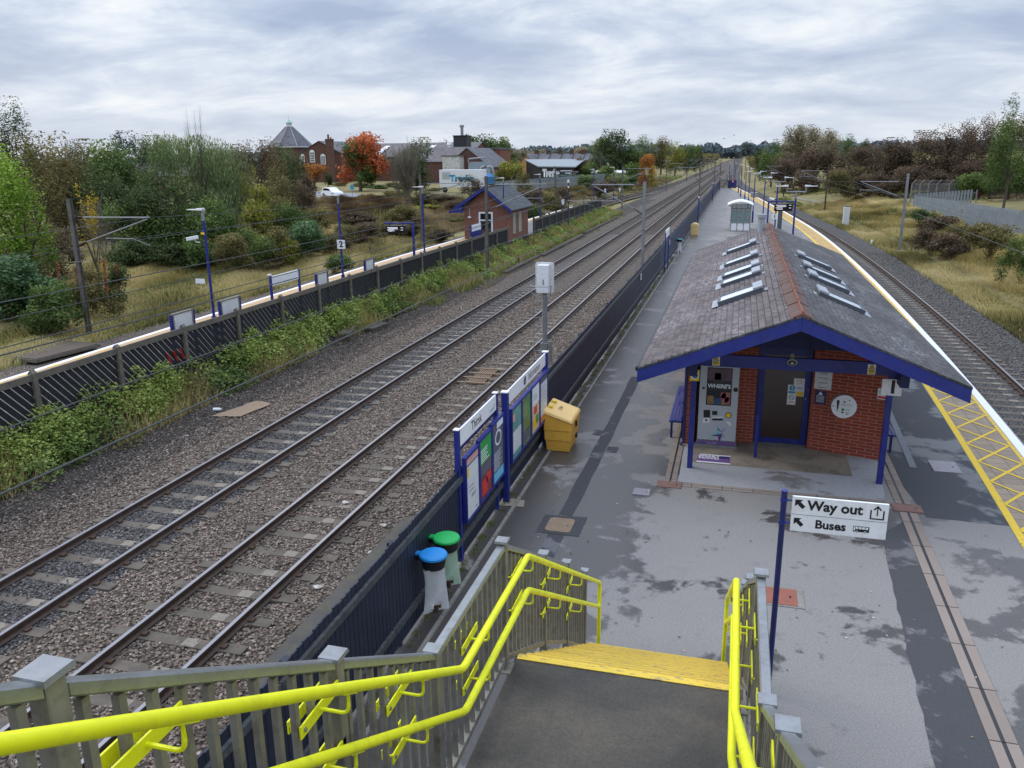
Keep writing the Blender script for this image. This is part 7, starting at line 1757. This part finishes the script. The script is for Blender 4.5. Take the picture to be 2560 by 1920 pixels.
tree(1245,272,349,50,'green','broad green tree behind the flat brick block, right half',n=6500,leaf=.045,under=.03)
tree(1108,300,352,22,'dark','small far dark tree beside the black tower',n=3000)
tree(1300,330,372,35,'tan','pale far tree behind the terrace gable',n=3500,fill=.9)
for k,(px,tp,hw) in enumerate([(1345,372,30),(1400,376,35),(1450,370,35),(1480,362,28)]): tree(px,360,tp,hw,'far' if k%2 else 'tan',['pale far tree behind the second terrace chimney','far grey green tree behind the middle of the terrace','pale far tree behind the right end of the terrace','far grey green tree between terrace and the big dark tree'][k],n=3500,fill=.9)
tree(1540,262,330,55,'dark','big round dark tree with golden crown left of the tracks',n=9000,leaf=.04,under=.02)
tree(1500,275,350,35,'willow','grey green tree at the left shoulder of the big round dark tree',n=5500,leaf=.045)
tree(1605,290,342,32,'willow','grey green tree at the right shoulder of the big round dark tree',n=5500,leaf=.045)
tree(1580,262,378,38,'green','green tree below the right shoulder of the big round dark tree',n=5500,leaf=.045)
tree(1655,330,345,32,'olive','rounded olive tree right of the big round dark tree',n=5500,leaf=.045)
tree(1690,322,360,30,'yellowgreen','yellow poplar like tree beside the distant tracks',n=5500,leaf=.045,under=.03)
tree(1718,352,362,26,'green','green tree between the yellow tree and the pointed conifer',n=5000,leaf=.045,under=.03)
tree(1752,400,354,14,'dark','pointed dark conifer near the vanishing tracks',shape='cone',n=4000,leaf=.06,under=.02)
tree(1740,388,366,20,'green','green tree left of the pointed conifer',n=4000,leaf=.05,under=.02)
tree(1618,200,390,24,'orange','orange autumn tree beside the loop track',n=5000,leaf=.055,under=.03)
tree(1632,204,408,18,'yellow','small golden tree at the right side of the orange tree',n=3500,leaf=.06,under=.03)
tree(1590,222,408,30,'green','low green tree left of the orange autumn tree',n=5000,leaf=.05,under=.03)
for k,(px,tp,hw,kd,Y_) in enumerate([(1452,395,26,'redbrown',232),(1478,402,26,'green',228),(1510,418,36,'green',215),(1552,428,34,'willow',205),(1575,440,24,'green',190),(1465,440,30,'willow',178),(1530,445,28,'olive',186)]):
    tree(px,Y_,tp,hw,kd,['reddish tree in front of the terrace','green tree in front of the terrace end','low green shrub mass below the big round dark tree','grey green shrub right of the low green mass','small green shrub near the pale distant palisade','grey green shrub right of the warehouse','olive shrub by the pale distant palisade end'][k],'shrub',shape='bush',n=4500,leaf=.05,trunk=False)
# ---- undergrowth and fill
fill_=[(575,46,590,58,'olive','olive bush at the field edge right of the first far platform lamp'),(625,49,560,60,'green','green bush at the field edge, second from that lamp'),(675,51,575,55,'olive','olive bush at the field edge below the yellow flecked bush'),(800,57,560,55,'olive','olive bush right of the number 2 lamp head'),(835,60,585,45,'brown','brown bush just right of the number 2 lamp'),(735,60,515,55,'green','green bush above the blue green bush'),(790,66,525,50,'olive','olive bush below the car park corner'),(690,80,400,50,'olive','olive tree closing the gap under the octagonal roof'),(770,96,440,35,'brown','brown bush left of the orange tree'),(880,88,535,50,'yellowgreen','yellow olive scrub below the olive brown bush'),(940,84,560,50,'olive','olive scrub in the middle of the brown field'),(1060,78,565,48,'olive','olive scrub right of the departure screen gantry'),(905,176,458,30,'olive','olive bush beyond the parked white car, right of the maple trunk'),(945,172,462,35,'green','green bush between the maple and the big bare tree'),(990,168,458,35,'olive','olive bush behind the big bare tree stems'),(1040,165,460,35,'brown','brown bush left of the white box trailer'),(850,185,455,26,'olive','olive bush directly behind the parked white car'),(1085,158,470,30,'olive','olive bush at the left end of the white box trailer'),(760,160,462,30,'brown','brown hedge left of the parked white car'),(860,62,565,45,'olive','olive scrub between number 2 lamp and departure screen'),(910,66,560,50,'brown','brown scrub above the departure screen gantry, left part'),(960,70,545,55,'olive','olive scrub above the departure screen gantry, right part'),(1010,74,560,45,'brown','brown scrub behind the lamp beside the departure screen'),(900,80,530,55,'brown','brown scrub halfway between car park and departure screen'),(1000,84,515,50,'olive','olive scrub under the bare tree stems'),(1095,72,575,40,'brown','brown scrub left of the small brick waiting room wall'),(1310,130,430,30,'olive','olive tree hiding the pale gable foot left of the warehouse'),(95,37,560,60,'olive','olive undergrowth below the tangled thicket tree'),(150,40,575,55,'brown','brown undergrowth between the golden sapling and the lime tree'),(330,45,600,75,'dark','dark undergrowth in front of the rounded green bush'),(420,46,610,70,'dark','dark undergrowth left of the first far platform lamp'),(480,47,590,60,'green','green undergrowth behind the first far platform lamp'),(545,49,600,60,'olive','olive undergrowth right of the first far platform lamp'),(620,56,590,55,'yellowgreen','yellow green undergrowth below the narrow birch'),
(560,72,420,55,'green','green tree filling the gap behind the smaller willow'),(600,88,375,50,'brown','brown tree left of the dark brown hawthorn'),(668,90,365,42,'brown','second dark brown hawthorn below the octagonal roof'),(705,98,372,50,'dark','dark tree hiding the wall of the octagonal building'),(745,104,392,40,'olive','olive tree in front of the left side of the brick works'),(735,84,520,50,'olive','olive bush beside the car park edge'),(800,92,530,45,'yellowgreen','yellow olive bush below the car park'),(690,62,500,50,'olive','olive bush above the blue green bush'),(820,68,590,45,'brown','brown low scrub right of the blue green bush'),(640,66,470,55,'yellowgreen','yellow green tree in front of the dark brown hawthorn'),
(875,104,540,40,'brown','brown scrub below the olive brown bush'),(925,98,560,45,'olive','olive scrub under the rust tinged bush'),(985,92,575,50,'brown','brown scrub at the foot of the big bare tree'),(1040,88,580,45,'yellowgreen','yellow green scrub behind the departure screen gantry'),(1080,84,560,45,'brown','russet scrub behind the third far platform lamp'),(1140,84,575,40,'olive','olive scrub left of the blue barge board'),(1060,105,480,45,'olive','olive tree between the bare tree and the trailer'),(1015,96,545,50,'olive','olive bush around the bare tree stems')]
for px,Y_,tp,hw,kd,lb in fill_:
    tree(px,Y_,tp,hw,kd,lb,'shrub' if Y_>0 else '',shape='bush',n=6000,leaf=.04,trunk=False,fill=.75,stray=.12)
for px,Y_,tp,hw,kd,lb in ((250,70,360,60,'olive','olive tree on the skyline left of the broad green tree'),(400,72,352,60,'green','green tree on the skyline behind the large dark hawthorn'),(140,58,400,55,'olive','olive tree behind the golden sapling'),(540,84,372,45,'brown','brown skyline tree right of the wide willow'),(70,52,420,60,'olive','olive tree in the gap behind the lime green tree')):
    tree(px,Y_,tp,hw,kd,lb,n=6500,leaf=.036,fill=.7,under=.0)
# ---- right side
for k,(px,Y_,tp,hw,kd,lb,sh_) in enumerate([
 (1935,190,355,38,'green','green tree left of the tall pale trees','round'),
 (1905,235,372,25,'dark','dark tree at the right of the clustered black masts','round'),
 (1985,240,320,48,'tan','tall pale thin tree, left of three on the skyline','vase'),
 (2035,245,318,40,'tan','tall pale thin tree, middle of three on the skyline','vase'),
 (2075,250,326,36,'tan','tall pale thin tree, right of three on the skyline','vase'),
 (2118,260,340,28,'willow','lighter tree at the right end of the pale skyline trees','round'),
 (2160,300,350,22,'dark','small dark tree in the skyline dip','round'),
 (1985,180,385,50,'brown','dark brown tree below the tall pale trees, left one','round'),
 (2045,175,372,52,'redbrown','dark reddish tree below the tall pale trees, right one','round'),
 (1960,165,400,40,'redbrown','low red brown bush left of the brown trees','bush'),
 (2010,150,418,45,'brown','low brown bush in front of the dark brown trees','bush')]):
    tree(px,Y_,tp,hw,kd,lb,shape=sh_,n=7000,leaf=.04,fill=.9 if kd=='tan' else .6,under=.02)
hd=[(2120,140,378,46,'brown','first'),(2175,135,368,50,'redbrown','second'),(2235,130,352,52,'redbrown','third'),(2290,128,340,52,'brown','fourth'),(2345,125,334,50,'redbrown','fifth'),(2395,122,318,48,'brown','sixth'),(2440,118,305,46,'redbrown','seventh'),(2490,114,292,46,'brown','eighth'),(2540,110,300,50,'olive','ninth')]
for px,Y_,tp,hw,kd,o_ in hd:
    tree(px,Y_,tp,hw,kd,o_+' tall autumn hawthorn from the left along the top of the right bank','hawthorn',n=8500,leaf=.034,fill=.85,stray=.12,under=.0,depthk=1.2,group='hawthorns along the right bank')
hd2=[(2095,118,430,45,'olive'),(2150,122,440,48,'brown'),(2215,118,425,50,'brown'),(2280,118,420,50,'redbrown'),(2350,116,430,48,'brown'),(2420,112,410,50,'redbrown'),(2485,108,400,50,'brown')]
for k,(px,Y_,tp,hw,kd) in enumerate(hd2):
    tree(px,Y_,tp,hw,kd,['dark arching bush at the left foot of the hawthorn row','brown bush second along the foot of the hawthorns','brown bush third along the foot of the hawthorns','reddish bush behind the leaning grey mast','brown bush above the chain link fence','reddish bush above the rust red column','brown bush above the dark mesh fence'][k],'shrub',shape='bush',n=7500,leaf=.036,trunk=False,fill=.8,stray=.15,zb=.6)
tree(2548,88,248,48,'green','tall fresh green tree at the right edge above the hawthorns',n=8000,leaf=.04,under=.1)
tree(2535,98,385,60,'green','rounded green tree at the right edge behind the dark mesh fence',n=7000,leaf=.04)
tree(2440,104,438,45,'green','bright green bramble bush above the chain link fence','shrub',shape='bush',n=6000,leaf=.045,trunk=False,zb=.6)
for k,(px,Y_,tp,hw,kd) in enumerate([(2110,132,425,50,'brown'),(2160,134,420,50,'olive'),(2215,134,415,52,'brown'),(2270,132,412,52,'olive'),(2325,130,410,52,'brown'),(2385,126,405,52,'olive'),(2440,122,400,50,'brown'),(2500,116,398,52,'dark'),(2550,112,410,50,'green')]):
    tree(px,Y_,tp,hw,kd,['first','second','third','fourth','fifth','sixth','seventh','eighth','ninth'][k]+' shaded thicket shrub from the left under the row of hawthorns','shrub',shape='bush',n=6500,leaf=.036,trunk=False,fill=.7,zb=.2,group='thicket under the hawthorns')
# brambles in front of the palisade
for k,(px,py,hw,hh,kd) in enumerate([(2310,545,38,30,'dark'),(2355,560,48,28,'brown'),(2400,572,50,28,'olive'),(2450,580,50,30,'olive'),(2380,600,50,25,'brown'),(2320,590,40,25,'brown'),(2510,590,45,30,'olive'),(2545,600,38,45,'green')]):
    Y_=[82,76,70,64,62,66,56,50][k]
    tree(px,Y_,py-hh*.6,hw,kd,['dark round bramble at the left foot of the palisade','brown bramble second from the palisade end','olive bramble below the middle of the palisade','olive bramble third along the palisade','grey brown bramble lowest on the bank','brown dead bramble below the dark round one','olive bramble near the right edge of the bank','fresh green sapling bush at the right edge of the bank'][k],'shrub',shape='bush',n=5500,leaf=.045,trunk=False,fill=.9,stray=.2)
# distant woodland on the horizon
def woodland(label,x0,x1,Y_,h0,h1,kind,n,leaf,dep=60,seed=0):
    r=np.random.default_rng(seed); x=r.uniform(x0,x1,n); y=Y_+r.uniform(0,dep,n); hh=(h0+(h1-h0)*(.5+.5*np.sin(x*.021+seed)*np.sin(x*.057+1.)+.15*np.sin(x*.23)))*(.7+.3*r.random(n)**.4*1); z=hh*r.random(n)**.45
    P=np.stack([x,y,z],1); a=r.normal(size=(n,3)); a/=np.linalg.norm(a,axis=1)[:,None]; b_=np.cross(a,r.normal(size=(n,3))); b_/=np.linalg.norm(b_,axis=1)[:,None]; L_=leaf*(.5+r.random(n))[:,None]
    V=np.stack([P-a*L_,P+b_*L_*.7,P+a*L_,P-b_*L_*.7],1).reshape(-1,3); o=npmesh('woodland',V,np.arange(4*n).reshape(-1,4),FM[kind],np.repeat(np.clip(.35+.5*z/h1+r.normal(0,.1,n),0,1),4)); tag(o,kind='stuff'); o['label']=label; return o
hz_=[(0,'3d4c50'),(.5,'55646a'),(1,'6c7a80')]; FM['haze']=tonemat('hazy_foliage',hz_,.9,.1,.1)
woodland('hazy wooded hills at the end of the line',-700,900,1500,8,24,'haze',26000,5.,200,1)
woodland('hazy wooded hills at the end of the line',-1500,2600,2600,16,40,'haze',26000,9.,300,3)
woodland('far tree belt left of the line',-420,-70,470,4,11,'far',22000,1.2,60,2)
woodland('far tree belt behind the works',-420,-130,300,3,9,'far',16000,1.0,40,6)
woodland('trees lining the distant tracks on the left',-46,-24,420,3,9,'olive',16000,.9,500,4)
woodland('trees lining the distant tracks on the right',4,60,300,3,9,'olive',22000,.9,600,5)

# ------------------------------------------------------------------ grass and weeds
def blades(name,N_,fx,fy,h,wd,mat,label=None,seed=0,lean=.5,dens=None,zoff=0.,clump=None):
    r=np.random.default_rng(seed); x,y=fx(r,N_),fy(r,N_)
    if clump: cx=r.normal(0,clump,N_); 
    if dens is not None: k=r.random(len(x))<dens(x,y); x,y=x[k],y[k]
    n=len(x); z=zg(x,y)+zoff; hh=h*(.4+.9*r.random(n))*(.75+.45*np.sin(x*1.1)*np.sin(y*.8)+.2*np.sin(x*2.9+y)); hh=np.maximum(hh,.05)
    a=r.uniform(0,2*pi,n); dx,dy=np.cos(a),np.sin(a); b_=a+pi/2+r.normal(0,.4,n); le=lean*(.3+r.random(n))*hh
    w_=wd*(.6+.8*r.random(n))
    V=np.stack([np.stack([x-dx*w_,y-dy*w_,z],1),np.stack([x+dx*w_,y+dy*w_,z],1),np.stack([x+np.cos(b_)*le,y+np.sin(b_)*le,z+hh],1)],1).reshape(-1,3)
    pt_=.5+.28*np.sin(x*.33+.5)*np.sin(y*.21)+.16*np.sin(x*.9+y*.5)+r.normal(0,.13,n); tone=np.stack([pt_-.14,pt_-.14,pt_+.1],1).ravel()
    o=npmesh(name,V,np.arange(3*n).reshape(-1,3),mat,np.clip(tone,0,1)); tag(o,label,None,None,'stuff'); return o
GG=tonemat('golden_bank_grass',[(0,'544d32'),(.25,'7b7345'),(.45,'a0935c'),(.7,'bdab76'),(1,'d3c49a')],.85,.25)
GN=tonemat('green_rough_grass',[(0,'36401f'),(.3,'586635'),(.6,'80864c'),(1,'a8a06a')],.85,.2)
GB=tonemat('brown_scrub_grass',[(0,'3a2f24'),(.35,'5c4b38'),(.7,'84704f'),(1,'a8946a')],.85,.2)
toeY=lambda y: XEn(y)+1.58+2.9
blades('bank_grass',150000,lambda r,n:0,lambda r,n:0,.42,.022,GG) if False else None
def bank(N_,x0,x1,y0,y1,h,wd,mat,seed,dens=None,bias=1.5,lean=.5):
    def mk(r,n): return None
    r=np.random.default_rng(seed); y=y0+(y1-y0)*r.random(N_)**bias; x=toeY(y)+x0+(x1-x0)*r.random(N_)
    return blades('bank_grass',N_,lambda r_,n:x.copy(),lambda r_,n:y.copy(),h,wd,mat,seed=seed,lean=lean,dens=dens)
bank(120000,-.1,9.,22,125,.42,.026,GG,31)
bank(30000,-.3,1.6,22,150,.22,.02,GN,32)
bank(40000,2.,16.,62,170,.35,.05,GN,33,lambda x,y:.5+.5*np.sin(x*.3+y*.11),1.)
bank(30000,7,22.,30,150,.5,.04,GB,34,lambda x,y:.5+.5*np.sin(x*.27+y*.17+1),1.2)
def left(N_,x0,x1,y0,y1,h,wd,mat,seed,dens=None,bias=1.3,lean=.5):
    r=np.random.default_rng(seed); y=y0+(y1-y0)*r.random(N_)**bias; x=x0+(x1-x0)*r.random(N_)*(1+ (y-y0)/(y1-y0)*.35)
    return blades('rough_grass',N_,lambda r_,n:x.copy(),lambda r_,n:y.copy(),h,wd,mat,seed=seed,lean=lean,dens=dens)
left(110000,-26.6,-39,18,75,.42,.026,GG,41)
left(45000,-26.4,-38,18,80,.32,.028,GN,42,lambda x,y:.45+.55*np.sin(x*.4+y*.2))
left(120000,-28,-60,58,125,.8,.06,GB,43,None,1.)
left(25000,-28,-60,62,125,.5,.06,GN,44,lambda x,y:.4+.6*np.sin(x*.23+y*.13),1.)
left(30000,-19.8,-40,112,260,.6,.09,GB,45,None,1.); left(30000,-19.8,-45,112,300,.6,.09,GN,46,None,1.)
# weeds beside the far fence: leafy plants with grass between
def bankz(x): return np.interp(x,[-17.45,-16.35],[-.33,-1.08])
def weeds(name,N_,y0,y1,kind,seed,leaf=.05,plants=120,hmax=.75,spread=.5,xr=(-17.35,-16.1),label=None):
    r=np.random.default_rng(seed); cx=r.uniform(*xr,plants); cy=y0+(y1-y0)*r.random(plants); ch_=hmax*r.uniform(.35,1,plants); cr=spread*r.uniform(.5,1,plants); tn=r.uniform(-.15,.15,plants)
    i=r.integers(0,plants,N_); a=r.uniform(0,2*pi,N_); d=cr[i]*np.sqrt(r.random(N_)); x=cx[i]+d*np.cos(a); y=cy[i]+d*np.sin(a)*1.3; k=r.random(N_)**.5; z=bankz(x)+ch_[i]*k*np.sqrt(np.maximum(.05,1-(d/cr[i])**2))
    P=np.stack([x,y,z],1); v=r.normal(size=(N_,3)); v[:,2]*=.4; v/=np.linalg.norm(v,axis=1)[:,None]; b_=np.cross(v,r.normal(size=(N_,3))+np.array([0,0,1.5])); b_/=np.linalg.norm(b_,axis=1)[:,None]; L_=leaf*(.5+r.random(N_))[:,None]
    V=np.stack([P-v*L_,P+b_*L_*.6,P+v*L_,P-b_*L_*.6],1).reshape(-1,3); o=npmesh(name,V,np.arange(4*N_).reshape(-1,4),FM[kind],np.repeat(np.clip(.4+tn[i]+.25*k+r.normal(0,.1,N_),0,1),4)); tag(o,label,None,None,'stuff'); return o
FM['weed']=tonemat('weed_leaves',[(0,'404c20'),(.35,'6f8440'),(.7,'9dae58'),(1,'c3cc82')],.7,.3)
weeds('weeds',30000,8,30,'weed',51,.042,75,1.15,.6,(-17.4,-16.55))
weeds('weeds',26000,28,50,'weed',52,.045,80,1.05,.6,(-17.4,-16.5))
weeds('weeds',16000,8,60,'green',53,.05,60,1.1,.6); weeds('weeds',16000,8,60,'weed',56,.05,110,.85,.55,(-17.35,-17.0))
weeds('weeds',26000,50,110,'weed',54,.07,140,.8,.8,(-17.3,-15.5))
weeds('weeds',6000,16,48,'olive',55,.035,30,.8,.6,(-16.9,-15.7))
def wgrass(N_,y0,y1,x0,x1,h,mat,seed):
    r=np.random.default_rng(seed); x=r.uniform(x0,x1,N_); y=r.uniform(y0,y1,N_); k=r.random(N_)<(.45+.55*np.sin(y*.9+x)); x,y=x[k],y[k]; n=len(x); z=bankz(x); hh=h*(.4+.8*r.random(n)); a=r.uniform(0,2*pi,n); w_=.012+.02*y/80; b_=r.uniform(0,2*pi,n); le=.4*hh
    V=np.stack([np.stack([x-np.cos(a)*w_,y-np.sin(a)*w_,z],1),np.stack([x+np.cos(a)*w_,y+np.sin(a)*w_,z],1),np.stack([x+np.cos(b_)*le,y+np.sin(b_)*le,z+hh],1)],1).reshape(-1,3)
    pt_=np.clip(.55+r.normal(0,.15,n),0,1); o=npmesh('tall_grass',V,np.arange(3*n).reshape(-1,3),mat,np.repeat(pt_,3)); tag(o,kind='stuff')
wgrass(16000,12,60,-17.3,-16.0,.55,GG,61); wgrass(26000,44,112,-17.2,-15.3,.6,GG,62); wgrass(16000,40,112,-17.2,-15.,.5,GN,63)
# tufts at the old slab, along the kerb and the fence foot
def tufts(name,pts,h,spread,per,mat,seed,z=0.):
    r=np.random.default_rng(seed); X=np.repeat(np.array(pts,float),per,axis=0); n=len(X); X[:,:2]+=r.normal(0,spread,(n,2)); a=r.uniform(0,2*pi,n); w_=.006; hh=h*(.4+.9*r.random(n)); b_=r.uniform(0,2*pi,n); le=.55*hh; x,y=X[:,0],X[:,1]; zz_=X[:,2]
    V=np.stack([np.stack([x-np.cos(a)*w_,y-np.sin(a)*w_,zz_],1),np.stack([x+np.cos(a)*w_,y+np.sin(a)*w_,zz_],1),np.stack([x+np.cos(b_)*le,y+np.sin(b_)*le,zz_+hh],1)],1).reshape(-1,3)
    o=npmesh(name,V,np.arange(3*n).reshape(-1,3),mat,np.repeat(np.clip(.5+r.normal(0,.18,n),0,1),3)); tag(o,kind='stuff')
rr3=random.Random(8)
tufts('grass_tufts',[(-4.45-rr3.random()*.7,9+rr3.random()*4.5,-.32) for k in range(45)],.14,.05,26,GG,71)
tufts('grass_tufts',[(-4.6-rr3.random()*.9,14+rr3.random()*28,-1.08) for k in range(110)],.3,.14,26,GN,72)
tufts('grass_tufts',[(-5.-rr3.random()*.8,40+rr3.random()*60,-1.08) for k in range(140)],.3,.2,22,GG,76)
tufts('kerb_moss',[(-3.97-rr3.random()*.1,5+rr3.random()*50,.0) for k in range(330)],.05,.035,24,GN,73)
tufts('grass_tufts',[(-15.5+rr3.random()*1.2,46+rr3.random()*60,-1.08) for k in range(160)],.22,.2,20,GG,74)
# fireweed plumes, red in autumn, beyond the far platform
fw=NT('red_fireweed'); fw.col(fw.mix(fw.noise(9,3),srgb('8f4a38'),srgb('b8705a'))); fw.rough(.8)
for k,(px,py) in enumerate([(255,655),(285,668),(140,662),(185,672),(398,640)]):
    p=ony(px,py,[33.,34,33,32,45][k]); gz=zgf(p.x,p.y); r=thing('fireweed',['tall red fireweed plume right of the nearest left mast','second red fireweed plume right of the nearest left mast','red fireweed plume left of the nearest left mast','small red plume close left of the nearest left mast','tiny red plume below the large dark hawthorn'][k],'plant',(p.x,p.y,gz)); H=max(.9,p.z-gz); rg=np.random.default_rng(k); n=260
    z=H*(.45+.6*rg.random(n)); a=rg.uniform(0,2*pi,n); d=.11*(1.15-z/H)*1.6*rg.random(n)+.02; P=np.stack([d*np.cos(a)+.1*z/H,d*np.sin(a),z],1); vv=rg.normal(size=(n,3)); vv/=np.linalg.norm(vv,axis=1)[:,None]; bb=np.cross(vv,rg.normal(size=(n,3))); bb/=np.linalg.norm(bb,axis=1)[:,None]; L_=.05
    npmesh('plume',np.stack([P-vv*L_,P+bb*L_*.5,P+vv*L_,P-bb*L_*.5],1).reshape(-1,3),np.arange(4*n).reshape(-1,4),fw.m,parent=r)
    q=MB(); q.tube([(0,0,0),(.05,0,H*.6),(.1,0,H)],.012,5); q.build('stem',M['bark'],r)
# birds in the sky
bm_=paint('bird_grey','5b5f66',.8,.1)
for k,(px,py) in enumerate([(1810,347),(1876,352),(1835,338)]):
    p=ony(px,py,150); r=thing('bird','small distant bird in the sky above the tracks, '+['left','right','upper'][k]+' of three','bird',tuple(p),group='birds above the tracks'); q=MB(); q.tube([(-.16,0,0),(-.05,0,.01),(.1,0,.0),(.2,0,.02)],.05,6,r1=.015); q.quad((0,0,.02),(.1,0,.02),(.0,.42,.1),(-.08,.4,.1)); q.quad((0,0,.02),(.1,0,.02),(.0,-.42,.1),(-.08,-.4,.1)); q.build('body',bm_,r)
# fallen leaves and small debris on the asphalt
rl=np.random.default_rng(5); n=260; x=rl.uniform(-3.6,5,n); y=rl.uniform(7,24,n); k=~((x>-1)&(y>15)); x,y=x[k],y[k]; n=len(x); a=rl.uniform(0,2*pi,n); s_=.012+.016*rl.random(n)
V=np.stack([np.stack([x+s_*np.cos(a+j*pi/2)*(1 if j%2 else .6),y+s_*np.sin(a+j*pi/2)*(1 if j%2 else .6),np.full(n,.013)+.006*rl.random(n)],1) for j in range(4)],1).reshape(-1,3)
o=npmesh('fallen_leaves',V,np.arange(4*n).reshape(-1,4),tonemat('leaf_litter',[(0,'2b2118'),(.6,'5a4630'),(.85,'a89a80'),(1,'d8d5cc')],.8),np.repeat(rl.random(n),4)); tag(o,kind='stuff')
